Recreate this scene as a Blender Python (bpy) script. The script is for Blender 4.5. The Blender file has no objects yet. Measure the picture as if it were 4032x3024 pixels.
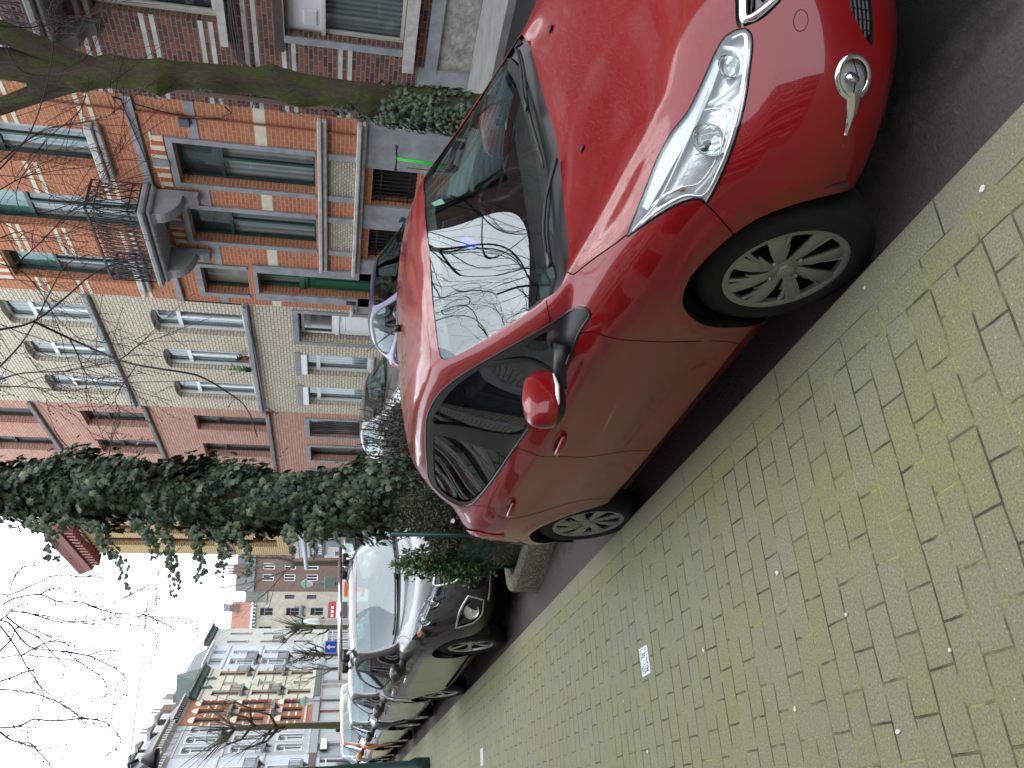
import bpy, bmesh, math, random
import numpy as np
from mathutils import Vector, Matrix, Quaternion
from mathutils.geometry import tessellate_polygon
random.seed(7)
C=bpy.context.scene.collection
PI=math.pi; R=math.radians

# ---------------------------------------------------------------- camera, sky, sun, exposure
# the photograph was taken with the phone held sideways: world up points to the left of the picture
CAM_H=1.763
RIGHT=Vector((-0.04585315,-0.19046876,-0.98062181)); DOWN=Vector((-0.88080478,0.47080452,-0.05025983)); FWD=Vector((0.47125411,0.86143181,-0.18935367))
cam_d=bpy.data.cameras.new('camera'); cam=bpy.data.objects.new('camera',cam_d); C.objects.link(cam)
M=Matrix.Identity(4)
for i in range(3):
    M[i][0]=RIGHT[i]; M[i][1]=-DOWN[i]; M[i][2]=-FWD[i]
M[2][3]=CAM_H
cam.matrix_world=M
cam_d.sensor_width=36; cam_d.sensor_fit='HORIZONTAL'; cam_d.lens=3270/4032*36; cam_d.clip_start=0.05; cam_d.clip_end=600
sc=bpy.context.scene; sc.camera=cam
sc.view_settings.view_transform='Standard'; sc.view_settings.look='None'; sc.view_settings.gamma=1
sc.view_settings.exposure=0.82
w=bpy.data.worlds.new('World'); sc.world=w; w.use_nodes=True
nt=w.node_tree; bg=nt.nodes['Background']; bg.inputs['Strength'].default_value=0.15
sky=nt.nodes.new('ShaderNodeTexSky'); sky.sky_type='NISHITA'; sky.sun_disc=False; sky.sun_elevation=R(55); sky.sun_rotation=R(60)
sky.air_density=1.2; sky.dust_density=3.0
bw=nt.nodes.new('ShaderNodeRGBToBW'); nt.links.new(sky.outputs['Color'],bw.inputs[0])
# an even cloud layer: the clear sky's colour washed out to a bright near-white
mix=nt.nodes.new('ShaderNodeMix'); mix.data_type='RGBA'; mix.inputs['Factor'].default_value=0.9
nt.links.new(sky.outputs['Color'],mix.inputs['A']); mix.inputs['B'].default_value=(11.2,12.0,12.8,1)
nt.links.new(mix.outputs['Result'],bg.inputs['Color'])
sd=bpy.data.lights.new('sun','SUN'); sd.energy=0.5; sd.angle=R(40); sd.color=(1,0.97,0.93)
sun=bpy.data.objects.new('sun',sd); C.objects.link(sun)
# shines from above the street (east side), elevation 55
el,azm=R(55),R(60)
sdir=Vector((math.cos(el)*math.sin(azm),math.cos(el)*math.cos(azm),math.sin(el)))
sun.rotation_euler=(-sdir).to_track_quat('-Z','Y').to_euler(); sun.location=sdir*50

def atz(x,y,z):
    v=FWD+RIGHT*((x-2016)/3270)+DOWN*((y-1512)/3270); o=Vector((0,0,CAM_H)); return o+v*((z-CAM_H)/v.z)
def atY(x,y,Y):
    v=FWD+RIGHT*((x-2016)/3270)+DOWN*((y-1512)/3270); o=Vector((0,0,CAM_H)); return o+v*(Y/v.y)

# ---------------------------------------------------------------- helpers
def tag(o,label=None,cat=None,group=None,kind=None):
    if label: o['label']=label
    if cat: o['category']=cat
    if group: o['group']=group
    if kind: o['kind']=kind
    return o
def empty(name,loc=(0,0,0),rz=0,label=None,cat=None,group=None):
    o=bpy.data.objects.new(name,None); C.objects.link(o); o.location=loc; o.rotation_euler=(0,0,rz); o.empty_display_size=.2
    return tag(o,label,cat,group)
def dup(root,loc=None,rz=None,label=None,group=None,scale=None):
    def cp(o,par):
        c=o.copy(); C.objects.link(c)
        if par: c.parent=par
        for ch in kids[o.name]: cp(ch,c)
        return c
    kids={}
    def walk(o):
        kids[o.name]=[x for x in o.children]
        for x in o.children: walk(x)
    walk(root)
    r=cp(root,None)
    if loc is not None: r.location=loc
    if rz is not None: r.rotation_euler[2]=rz
    if scale: r.scale=scale
    if label: r['label']=label
    if group: r['group']=group
    return r
class MB:
    def __init__(s): s.v=[];s.f=[];s.m=[];s.n=None;s.isl=[]
    def add(s,vs,fs,m=0):
        k=len(s.v); s.isl.append((k,len(s.f))); s.v+= [tuple(x) for x in vs]; s.f+=[tuple(i+k for i in f) for f in fs]; s.m+=[m]*len(fs); return s
    def box(s,x0,x1,y0,y1,z0,z1,m=0):
        vs=[(x,y,z) for z in (z0,z1) for y in (y0,y1) for x in (x0,x1)]
        return s.add(vs,[(0,2,3,1),(4,5,7,6),(0,1,5,4),(2,6,7,3),(0,4,6,2),(1,3,7,5)],m)
    def bbox(s,x0,x1,y0,y1,z0,z1,b=.01,m=0):
        # box with chamfered vertical and horizontal edges
        xs=(x0,x0+b,x1-b,x1);ys=(y0,y0+b,y1-b,y1);zs=(z0,z0+b,z1-b,z1)
        vs=[]
        for (zz,ins) in ((z0,b),(z0+b,0),(z1-b,0),(z1,b)):
            a0,a1,c0,c1=x0+ins,x1-ins,y0+ins,y1-ins
            vs+=[(a0+b,c0,zz),(a1-b,c0,zz),(a1,c0+b,zz),(a1,c1-b,zz),(a1-b,c1,zz),(a0+b,c1,zz),(a0,c1-b,zz),(a0,c0+b,zz)]
        fs=[tuple(range(7,-1,-1)),tuple(range(24,32))]
        for l in range(3):
            for i in range(8):
                j=(i+1)%8; fs.append((l*8+i,l*8+j,l*8+8+j,l*8+8+i))
        return s.add(vs,fs,m)
    def quad(s,a,b,c,d,m=0): return s.add([a,b,c,d],[(0,1,2,3)],m)
    def tube(s,pts,rad,n=6,m=0,caps=True):
        pts=[Vector(p) for p in pts]
        if not hasattr(rad,'__len__'): rad=[rad]*len(pts)
        up=None; vs=[];fs=[]
        for i,p in enumerate(pts):
            t=(pts[min(i+1,len(pts)-1)]-pts[max(i-1,0)])
            if t.length<1e-9: t=Vector((0,0,1))
            t.normalize()
            if up is None:
                up=t.orthogonal().normalized()
            up=(up-t*up.dot(t))
            if up.length<1e-6: up=t.orthogonal()
            up.normalize(); sd=t.cross(up)
            for k in range(n):
                a=2*PI*k/n; vs.append(p+(up*math.cos(a)+sd*math.sin(a))*rad[i])
        for i in range(len(pts)-1):
            for k in range(n):
                j=(k+1)%n; fs.append((i*n+k,i*n+j,i*n+n+j,i*n+n+k))
        if caps and n>2:
            fs.append(tuple(range(n-1,-1,-1))); fs.append(tuple((len(pts)-1)*n+k for k in range(n)))
        return s.add(vs,fs,m)
    def lathe(s,prof,n=24,axis='z',c=(0,0,0),m=0,cap=True):
        # prof: (radius, height) pairs
        vs=[];fs=[]
        for r,h in prof:
            for k in range(n):
                a=2*PI*k/n; x,y=r*math.cos(a),r*math.sin(a)
                q={'z':(x,y,h),'y':(x,h,y),'x':(h,x,y)}[axis]
                vs.append((q[0]+c[0],q[1]+c[1],q[2]+c[2]))
        for i in range(len(prof)-1):
            for k in range(n):
                j=(k+1)%n; fs.append((i*n+k,i*n+j,i*n+n+j,i*n+n+k))
        if cap:
            fs.append(tuple(range(n-1,-1,-1))); fs.append(tuple((len(prof)-1)*n+k for k in range(n)))
        return s.add(vs,fs,m)
    def prism(s,poly,z0,z1,f=lambda x,y,z:(x,y,z),m=0):
        n=len(poly); a=[f(x,y,z0) for x,y in poly]; b=[f(x,y,z1) for x,y in poly]
        tr=tessellate_polygon([[Vector((x,y,0)) for x,y in poly]])
        fs=[tuple(t) for t in tr]+[tuple(i+n for i in reversed(t)) for t in tr]
        fs+=[(i,(i+1)%n,n+(i+1)%n,n+i) for i in range(n)]
        return s.add(a+b,fs,m)
    def ball(s,c,r,n=8,m=0,sq=(1,1,1)):
        vs=[];fs=[];h=n//2
        for i in range(h+1):
            a=PI*i/h
            for k in range(n):
                b=2*PI*k/n; vs.append((c[0]+r*sq[0]*math.sin(a)*math.cos(b),c[1]+r*sq[1]*math.sin(a)*math.sin(b),c[2]+r*sq[2]*math.cos(a)))
        for i in range(h):
            for k in range(n):
                j=(k+1)%n; fs.append((i*n+k,i*n+j,i*n+n+j,i*n+n+k)[::-1])
        return s.add(vs,fs,m)
    def build(s,name,mats,parent=None,smooth=False,loc=None,fix=True,angle=None,split=True):
        if split and parent is not None and 1<len(s.isl)<=60 and s.isl[0]==(0,0):
            # pieces that do not touch become objects of their own
            n=len(s.isl); E=[q for q in s.isl]+[(len(s.v),len(s.f))]; B=[]
            for i in range(n):
                P=s.v[E[i][0]:E[i+1][0]]
                B.append([min(p[k] for p in P)-.004 for k in range(3)]+[max(p[k] for p in P)+.004 for k in range(3)])
            g=list(range(n))
            def fd(i):
                while g[i]!=i: i=g[i]
                return i
            for i in range(n):
                for j in range(i):
                    if all(B[i][k]<=B[j][k+3] and B[j][k]<=B[i][k+3] for k in range(3)): g[fd(i)]=fd(j)
            roots=sorted({fd(i) for i in range(n)})
            if 1<len(roots)<=60:
                first=None
                for r in roots:
                    m_=MB()
                    for i in range(n):
                        if fd(i)==r: m_.add(s.v[E[i][0]:E[i+1][0]],[tuple(a-E[i][0] for a in f) for f in s.f[E[i][1]:E[i+1][1]]]); m_.m[-(E[i+1][1]-E[i][1]):]=s.m[E[i][1]:E[i+1][1]]
                    o=m_.build(name,mats,parent,smooth,loc,fix,angle,False); first=first or o
                return first
        me=bpy.data.meshes.new(name); me.from_pydata(s.v,[],s.f)
        if not isinstance(mats,(list,tuple)): mats=[mats]
        for mm in mats: me.materials.append(mm)
        if any(s.m): me.polygons.foreach_set('material_index',s.m)
        if smooth: me.polygons.foreach_set('use_smooth',[True]*len(s.f))
        me.validate(); me.update()
        if fix:
            bm=bmesh.new(); bm.from_mesh(me); bmesh.ops.recalc_face_normals(bm,faces=bm.faces)
            if angle is not None:
                for e in bm.edges:
                    if len(e.link_faces)==2 and e.calc_face_angle(0)>R(angle): e.smooth=False
            bm.to_mesh(me); bm.free()
        o=bpy.data.objects.new(name,me); C.objects.link(o)
        if parent: o.parent=parent
        if loc: o.location=loc
        return o

# ---------------------------------------------------------------- materials
MT={}
def nodes(name):
    m=bpy.data.materials.new(name); m.use_nodes=True; n=m.node_tree; return m,n,n.nodes['Principled BSDF']
def pm(name,col,rough=.6,metal=0,spec=.5,coat=0,nz=0,nscale=8,bump=0,bscale=60,trans=0,coords='Object',c2=None,dist=.01):
    if name in MT: return MT[name]
    m,n,b=nodes(name); c=(*col,1)
    b.inputs['Base Color'].default_value=c; b.inputs['Roughness'].default_value=rough; b.inputs['Metallic'].default_value=metal
    b.inputs['Specular IOR Level'].default_value=spec; b.inputs['Coat Weight'].default_value=coat; b.inputs['Coat Roughness'].default_value=.04
    if nz or bump:
        tc=n.nodes.new('ShaderNodeTexCoord')
    if nz:
        t=n.nodes.new('ShaderNodeTexNoise'); t.inputs['Scale'].default_value=nscale; t.inputs['Detail'].default_value=6; t.inputs['Roughness'].default_value=.65
        n.links.new(tc.outputs[coords],t.inputs['Vector'])
        r=n.nodes.new('ShaderNodeValToRGB'); r.color_ramp.elements[0].position=.3; r.color_ramp.elements[1].position=.7
        lo=tuple(x*(1-nz) for x in col); hi=tuple(min(1,x*(1+nz)) for x in col) if c2 is None else c2
        if c2 is not None: lo=col
        r.color_ramp.elements[0].color=(*lo,1); r.color_ramp.elements[1].color=(*hi,1)
        n.links.new(t.outputs['Fac'],r.inputs['Fac']); n.links.new(r.outputs['Color'],b.inputs['Base Color'])
    if bump:
        t=n.nodes.new('ShaderNodeTexNoise'); t.inputs['Scale'].default_value=bscale; t.inputs['Detail'].default_value=5
        n.links.new(tc.outputs[coords],t.inputs['Vector'])
        bp=n.nodes.new('ShaderNodeBump'); bp.inputs['Strength'].default_value=bump; bp.inputs['Distance'].default_value=dist
        n.links.new(t.outputs['Fac'],bp.inputs['Height']); n.links.new(bp.outputs['Normal'],b.inputs['Normal'])
    MT[name]=m; return m
def glass(name,tint=(.75,.85,.82),refl=1.0,rough=.0,ior=1.5):
    if name in MT: return MT[name]
    m,n,b=nodes(name); out=n.nodes['Material Output']; n.nodes.remove(b)
    tr=n.nodes.new('ShaderNodeBsdfTransparent'); tr.inputs[0].default_value=(*tint,1)
    gl=n.nodes.new('ShaderNodeBsdfGlossy'); gl.inputs['Roughness'].default_value=rough; gl.inputs[0].default_value=(.80*refl,.90*refl,.96*refl,1)
    g=n.nodes.new('ShaderNodeNewGeometry'); dp=n.nodes.new('ShaderNodeVectorMath'); dp.operation='DOT_PRODUCT'
    n.links.new(g.outputs['Normal'],dp.inputs[0]); n.links.new(g.outputs['Incoming'],dp.inputs[1])
    f0=((ior-1)/(ior+1))**2*1.9; om=mth(n,'SUBTRACT',1.0,mth(n,'ABSOLUTE',dp.outputs['Value'])); fz=mth(n,'ADD',mth(n,'MULTIPLY',mth(n,'POWER',om,4.2),1-f0),f0)
    mx=n.nodes.new('ShaderNodeMixShader'); n.links.new(fz,mx.inputs[0]); n.links.new(tr.outputs[0],mx.inputs[1]); n.links.new(gl.outputs[0],mx.inputs[2])
    n.links.new(mx.outputs[0],out.inputs[0]); MT[name]=m; return m
def ramp(n,stops):
    r=n.nodes.new('ShaderNodeValToRGB'); e=r.color_ramp.elements
    while len(e)<len(stops): e.new(.5)
    for i,(p,c) in enumerate(stops): e[i].position=p; e[i].color=(*c,1) if len(c)==3 else c
    return r
def mixc(n,f,a,b,mode='MIX'):
    x=n.nodes.new('ShaderNodeMix'); x.data_type='RGBA'; x.blend_type=mode
    for s_,v in (('Factor',f),('A',a),('B',b)):
        if isinstance(v,(int,float)): x.inputs[s_].default_value=v
        elif isinstance(v,tuple): x.inputs[s_].default_value=(*v,1) if len(v)==3 else v
        else: n.links.new(v,x.inputs[s_])
    return x.outputs['Result']
def noise(n,vec,scale,detail=5,rough=.6):
    t=n.nodes.new('ShaderNodeTexNoise'); t.inputs['Scale'].default_value=scale; t.inputs['Detail'].default_value=detail; t.inputs['Roughness'].default_value=rough
    n.links.new(vec,t.inputs['Vector']); return t.outputs['Fac']
def mth(n,op,a,b=0.0):
    x=n.nodes.new('ShaderNodeMath'); x.operation=op
    for i,v in enumerate((a,b)):
        if isinstance(v,(int,float)): x.inputs[i].default_value=v
        else: n.links.new(v,x.inputs[i])
    return x.outputs[0]
def paint(name,col,rough=.32,metal=0.0,wet=1.0,flake=0):
    """car lacquer with fine rain droplets on the upward faces"""
    if name in MT: return MT[name]
    m,n,b=nodes(name); b.inputs['Roughness'].default_value=rough; b.inputs['Metallic'].default_value=metal
    b.inputs['Coat Weight'].default_value=1; b.inputs['Coat Roughness'].default_value=.03; b.inputs['Coat IOR'].default_value=1.48; b.inputs['Specular IOR Level'].default_value=.12 if metal<.2 else .4
    tc=n.nodes.new('ShaderNodeTexCoord'); ob=tc.outputs['Object']
    nf=noise(n,ob,1.7,3); cc=mixc(n,nf,tuple(c*.86 for c in col),tuple(min(1,c*1.1) for c in col))
    n.links.new(cc,b.inputs['Base Color'])
    g=n.nodes.new('ShaderNodeNewGeometry'); sx=n.nodes.new('ShaderNodeSeparateXYZ'); n.links.new(g.outputs['Normal'],sx.inputs[0])
    up=n.nodes.new('ShaderNodeMapRange'); up.inputs[1].default_value=.35; up.inputs[2].default_value=.8; n.links.new(sx.outputs[2],up.inputs[0])
    vo=n.nodes.new('ShaderNodeTexVoronoi'); vo.inputs['Scale'].default_value=170; n.links.new(ob,vo.inputs['Vector'])
    dr=ramp(n,[(0.0,(1,1,1)),(.28,(0,0,0))]); n.links.new(vo.outputs['Distance'],dr.inputs[0])
    patch=noise(n,ob,5,4); pr=ramp(n,[(.35,(.15,.15,.15)),(.65,(1,1,1))]); n.links.new(patch,pr.inputs[0])
    h=mth(n,'MULTIPLY',mth(n,'MULTIPLY',dr.outputs[0],pr.outputs[0]),up.outputs[0])
    wide=noise(n,ob,2.2,2)
    h2=mth(n,'ADD',mth(n,'MULTIPLY',h,.0016*wet),mth(n,'MULTIPLY',wide,.0009))
    bp=n.nodes.new('ShaderNodeBump'); bp.inputs['Strength'].default_value=1; bp.inputs['Distance'].default_value=1
    n.links.new(h2,bp.inputs['Height']); n.links.new(bp.outputs['Normal'],b.inputs['Coat Normal'])
    cr=mth(n,'ADD',mth(n,'MULTIPLY',up.outputs[0],.06*wet),.02); n.links.new(cr,b.inputs['Coat Roughness'])
    MT[name]=m; return m
def brick(name,cols,mortar,bw_=.22,bh=.075,ms=.009,bump=.5,stain=0.3,axis='xz',squash=1,stainc=(.05,.045,.04),off=(0,0)):
    if name in MT: return MT[name]
    m,n,b=nodes(name); b.inputs['Roughness'].default_value=.85; b.inputs['Specular IOR Level'].default_value=.25
    tc=n.nodes.new('ShaderNodeTexCoord'); sx=n.nodes.new('ShaderNodeSeparateXYZ'); n.links.new(tc.outputs['Object'],sx.inputs[0])
    cb=n.nodes.new('ShaderNodeCombineXYZ')
    xx=mth(n,'ADD',sx.outputs[0],sx.outputs[1]) if axis=='xz' else sx.outputs[0]
    n.links.new(mth(n,'ADD',xx,off[0]+50),cb.inputs[0]); n.links.new(mth(n,'ADD',sx.outputs[2] if axis=='xz' else sx.outputs[1],off[1]+30*bh),cb.inputs[1])
    br=n.nodes.new('ShaderNodeTexBrick'); br.inputs['Scale'].default_value=1; br.inputs['Brick Width'].default_value=bw_; br.inputs['Row Height'].default_value=bh
    br.inputs['Mortar Size'].default_value=ms; br.inputs['Mortar Smooth'].default_value=.1; br.inputs['Bias'].default_value=0
    n.links.new(cb.outputs[0],br.inputs['Vector']); br.inputs['Color1'].default_value=(0,0,0,1); br.inputs['Color2'].default_value=(1,1,1,1); br.inputs['Mortar'].default_value=(.5,.5,.5,1)
    rp=ramp(n,[(i/(len(cols)-1),c) for i,c in enumerate(cols)]); n.links.new(br.outputs['Color'],rp.inputs[0])
    c1=mixc(n,br.outputs['Fac'],rp.outputs[0],mortar)
    nf=noise(n,tc.outputs['Object'],1.1,8,.7); sr=ramp(n,[(.5,(0,0,0)),(.75,(stain,)*3)]); n.links.new(nf,sr.inputs[0])
    c2=mixc(n,sr.outputs[0],c1,stainc)
    nf2=noise(n,tc.outputs['Object'],35,4); c3=mixc(n,.35,c2,mixc(n,nf2,(.35,.35,.35),(1,1,1)),'MULTIPLY'); c3=mixc(n,.12,c3,(1,1,1))if 0 else c3
    n.links.new(c3,b.inputs['Base Color'])
    bp=n.nodes.new('ShaderNodeBump'); bp.inputs['Strength'].default_value=bump; bp.inputs['Distance'].default_value=.01
    inv=mth(n,'SUBTRACT',1.0,br.outputs['Fac']); n.links.new(mth(n,'ADD',inv,mth(n,'MULTIPLY',nf2,.3)),bp.inputs['Height']); n.links.new(bp.outputs['Normal'],b.inputs['Normal'])
    MT[name]=m; return m
# ---------------------------------------------------------------- car body surface: rails running from front centre round the side to rear centre, one per level
SX='''0:-0.74,0.000,0.149;-0.72,0.251,0.156;-0.655,0.421,0.160;-0.55,0.561,0.169;-0.36,0.691,0.187;-0.02,0.761,0.199;0.33,0.791,0.205;0.8,0.791,0.215;1.4,0.791,0.225;2,0.786,0.240;2.5,0.751,0.249;2.9,0.700,0.267;3.05,0.550,0.263;3.1,0.300,0.257;3.11,0.000,0.249
1:-0.785,0.000,0.229;-0.77,0.251,0.236;-0.705,0.466,0.241;-0.6,0.636,0.251;-0.4,0.775,0.264;-0.03,0.830,0.281;0.33,0.825,0.271;0.8,0.825,0.276;1.4,0.825,0.281;2,0.820,0.291;2.5,0.825,0.311;2.93,0.770,0.329;3.1,0.580,0.324;3.17,0.300,0.317;3.18,0.000,0.309
2:-0.79,0.000,0.369;-0.775,0.249,0.376;-0.72,0.469,0.381;-0.625,0.649,0.386;-0.43,0.799,0.400;-0.03,0.859,0.422;0.34,0.851,0.401;0.8,0.841,0.401;1.4,0.841,0.411;2,0.844,0.421;2.5,0.859,0.442;2.95,0.788,0.460;3.13,0.598,0.455;3.2,0.298,0.447;3.21,0.000,0.439
3:-0.765,0.000,0.499;-0.75,0.248,0.506;-0.68,0.458,0.516;-0.575,0.638,0.536;-0.4,0.787,0.550;-0.03,0.867,0.562;0.36,0.864,0.542;0.8,0.856,0.542;1.4,0.856,0.547;2,0.859,0.562;2.5,0.869,0.572;2.95,0.797,0.580;3.11,0.607,0.575;3.17,0.297,0.567;3.18,0.000,0.559
4:-0.72,0.000,0.584;-0.7,0.247,0.601;-0.61,0.427,0.620;-0.505,0.596,0.645;-0.36,0.766,0.679;-0.03,0.864,0.692;0.36,0.868,0.672;0.8,0.862,0.672;1.4,0.862,0.682;2,0.862,0.692;2.5,0.864,0.702;2.93,0.786,0.700;3.06,0.616,0.695;3.1,0.296,0.687;3.11,0.000,0.679
5:-0.655,0.000,0.659;-0.62,0.246,0.681;-0.52,0.416,0.710;-0.43,0.565,0.759;-0.3,0.725,0.798;-0.04,0.835,0.816;0.36,0.857,0.802;0.8,0.851,0.791;1.4,0.851,0.811;2,0.847,0.836;2.5,0.839,0.861;2.88,0.769,0.869;3,0.614,0.865;3.05,0.294,0.857;3.06,0.000,0.849
6:-0.55,0.000,0.724;-0.52,0.235,0.750;-0.44,0.385,0.784;-0.34,0.525,0.828;-0.21,0.659,0.866;0,0.764,0.904;0.35,0.806,0.905;0.8,0.812,0.890;1.4,0.820,0.916;2,0.811,0.950;2.5,0.793,0.980;2.78,0.728,0.998;2.9,0.593,0.995;2.95,0.293,0.987;2.96,0.000,0.979
7:-0.4,0.000,0.789;-0.38,0.215,0.805;-0.32,0.349,0.828;-0.23,0.474,0.862;-0.1,0.594,0.900;0.08,0.698,0.943;0.38,0.768,0.944;0.8,0.794,0.922;1.4,0.799,0.955;2,0.783,0.990;2.45,0.753,1.024;2.7,0.682,1.047;2.82,0.552,1.044;2.87,0.292,1.047;2.88,0.000,1.039
8:-0.1,0.000,0.857;-0.09,0.204,0.870;-0.05,0.334,0.888;0.02,0.454,0.914;0.1,0.563,0.947;0.22,0.663,0.982;0.43,0.733,0.963;0.8,0.778,0.945;1.4,0.781,0.980;2,0.761,1.014;2.42,0.727,1.048;2.64,0.662,1.077;2.77,0.542,1.083;2.82,0.292,1.087;2.83,0.000,1.079
9:0.255,0.000,0.914;0.26,0.203,0.927;0.265,0.353,0.943;0.275,0.473,0.960;0.3,0.583,0.985;0.345,0.673,1.017;0.5,0.721,1.008;0.82,0.758,0.984;1.4,0.758,1.014;1.97,0.737,1.044;2.38,0.702,1.078;2.59,0.647,1.106;2.71,0.532,1.113;2.76,0.291,1.117;2.77,0.000,1.109
10:0.5,0.000,1.059;0.505,0.212,1.065;0.515,0.362,1.072;0.535,0.482,1.082;0.56,0.572,1.099;0.605,0.639,1.121;0.7,0.682,1.112;0.92,0.714,1.093;1.4,0.720,1.108;1.92,0.696,1.128;2.29,0.663,1.152;2.5,0.616,1.185;2.62,0.516,1.193;2.67,0.291,1.197;2.68,0.000,1.189
11:0.77,0.000,1.214;0.775,0.200,1.220;0.785,0.345,1.221;0.8,0.465,1.223;0.83,0.540,1.228;0.865,0.595,1.238;0.93,0.628,1.234;1.07,0.652,1.226;1.4,0.668,1.237;1.86,0.645,1.236;2.17,0.615,1.240;2.38,0.575,1.264;2.5,0.490,1.277;2.55,0.270,1.286;2.56,0.000,1.284
12:1.02,0.000,1.373;1.02,0.189,1.376;1.03,0.329,1.372;1.04,0.439,1.365;1.06,0.504,1.359;1.09,0.547,1.355;1.15,0.569,1.353;1.26,0.589,1.359;1.5,0.599,1.367;1.82,0.589,1.359;2.07,0.564,1.346;2.26,0.524,1.342;2.37,0.439,1.350;2.42,0.249,1.360;2.43,0.000,1.358
13:1.13,0.000,1.416;1.13,0.160,1.419;1.14,0.288,1.416;1.15,0.378,1.409;1.17,0.438,1.403;1.19,0.474,1.399;1.24,0.493,1.401;1.33,0.513,1.410;1.52,0.523,1.420;1.8,0.513,1.413;2,0.489,1.399;2.16,0.454,1.388;2.25,0.379,1.389;2.29,0.209,1.392;2.3,0.000,1.391
14:1.35,0.000,1.447;1.35,0.085,1.448;1.35,0.150,1.449;1.36,0.208,1.449;1.37,0.248,1.448;1.39,0.278,1.448;1.42,0.298,1.449;1.47,0.308,1.451;1.6,0.313,1.454;1.76,0.303,1.450;1.9,0.278,1.444;2,0.248,1.437;2.05,0.188,1.433;2.08,0.094,1.432;2.09,0.000,1.429
15:1.5,0.000,1.457;1.51,0.000,1.457;1.52,0.000,1.457;1.53,0.000,1.457;1.54,0.000,1.457;1.55,0.000,1.457;1.57,0.000,1.457;1.6,0.000,1.457;1.66,0.000,1.456;1.72,0.000,1.455;1.77,0.000,1.453;1.8,0.000,1.451;1.82,0.000,1.450;1.84,0.000,1.450;1.85,0.000,1.449'''
GR=np.array([[[float(v) for v in p.split(',')] for p in l.split(':')[1].split(';')] for l in SX.split('\n')])  # [level,station,3]
def make_table(G,N=12,sig=.30):
    def cr(P,N):  # Catmull-Rom along axis 0 (already padded by one point each end)
        n=P.shape[0]-3; out=[]
        for i in range(n):
            p0,p1,p2,p3=P[i],P[i+1],P[i+2],P[i+3]
            for k in range(N):
                t=k/N; out.append(.5*((2*p1)+(-p0+p2)*t+(2*p0-5*p1+4*p2-p3)*t*t+(-p0+3*p1-3*p2+p3)*t**3))
        out.append(P[-2]); return np.array(out)
    def sm(T,s):   # gaussian along axis 0, data padded outside
        k=np.arange(-int(3*s),int(3*s)+1); wgt=np.exp(-k*k/(2*s*s)); wgt/=wgt.sum(); h=len(k)//2
        return sum(w_*T[h+j:T.shape[0]-h+j] for w_,j in zip(wgt,k))
    S=np.array([1,-1,1.]); pad=3
    A=G.transpose(1,0,2)
    A=np.concatenate([[A[pad-i]*S for i in range(pad)],A,[A[-2-i]*S for i in range(pad)]])   # mirrored past the centre planes
    T=cr(A,N); e=(pad-1)*N
    T=sm(T,sig*N); h=int(3*sig*N); e-=h; T=T[e:T.shape[0]-e]
    B=T.transpose(1,0,2)
    lo=[B[0]*2-B[1], B[0]*3-2*B[1]][::-1]; lo=[B[0]-(B[1]-B[0])*k for k in (2,1)]
    hi=[B[-1]*np.array([1,1,1])+(B[-1]-B[-2])*k*np.array([1,1,0]) for k in (1,2)]
    B=np.concatenate([lo,B,hi]); T=cr(B,N); e=N; T=sm(T,sig*N); h=int(3*sig*N); e-=h; T=T[e:T.shape[0]-e] if e>0 else T
    T=T.transpose(1,0,2)
    T[0,:,1]=0;T[-1,:,1]=0;T[:,-1,1]=0
    return T   # [a*N, b*N, 3]
class Surf:
    def __init__(s,G,N=12,warp=None,sig=.30):
        s.N=N; s.T=make_table(G,N,sig)
        if warp is not None: s.T=warp(s.T)
        da=np.gradient(s.T,axis=0); db=np.gradient(s.T,axis=1); nn=np.cross(da,db); l=np.linalg.norm(nn,axis=2,keepdims=True); 
        bad=(l[...,0]<1e-9); nn=nn/np.maximum(l,1e-12); nn[bad]=(0,0,1)
        nn[:,-1]=(0,0,1)
        if nn[60,40,1]<0: nn=-nn
        nn[:,-1]=(0,0,1)
        s.Nn=nn
    def _bl(s,T,a,b):
        a=np.clip(np.asarray(a)*s.N,0,T.shape[0]-1.0001); b=np.clip(np.asarray(b)*s.N,0,T.shape[1]-1.0001)
        i=a.astype(int);j=b.astype(int);u=(a-i)[...,None];v=(b-j)[...,None]
        return T[i,j]*(1-u)*(1-v)+T[i+1,j]*u*(1-v)+T[i,j+1]*(1-u)*v+T[i+1,j+1]*u*v
    def pt(s,a,b,off=0):
        p=s._bl(s.T,a,b)
        if np.any(off): p=p+s.nm(a,b)*np.asarray(off)[...,None]
        return p
    def nm(s,a,b):
        n=s._bl(s.Nn,a,b); return n/np.maximum(np.linalg.norm(n,axis=-1,keepdims=True),1e-9)
# ---------------------------------------------------------------- cutting the body surface into parts
def inpoly(x,y,P):
    c=False;n=len(P);j=n-1
    for i in range(n):
        xi,yi=P[i];xj,yj=P[j]
        if (yi>y)!=(yj>y) and x<(xj-xi)*(y-yi)/(yj-yi)+xi: c=not c
        j=i
    return c
def crv(P,closed=False,n=5,sharp=()):
    """Catmull-Rom through points, corners listed in sharp kept"""
    P=[Vector(p) for p in P]; N=len(P); out=[]
    for i in range(N if closed else N-1):
        p1,p2=P[i],P[(i+1)%N]
        p0=P[i-1] if (i>0 or closed) else p1*2-p2
        p3=P[(i+2)%N] if (i+2<N or closed) else p2*2-p1
        if i in sharp: p0=p1*2-p2
        if (i+1)%N in sharp: p3=p2*2-p1
        for k in range(n):
            t=k/n; out.append(.5*((2*p1)+(p2-p0)*t+(2*p0-5*p1+4*p2-p3)*t*t+(p1*3-p0-p2*3+p3)*t**3))
    if not closed: out.append(P[-1])
    return [tuple(p) for p in out]
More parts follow.
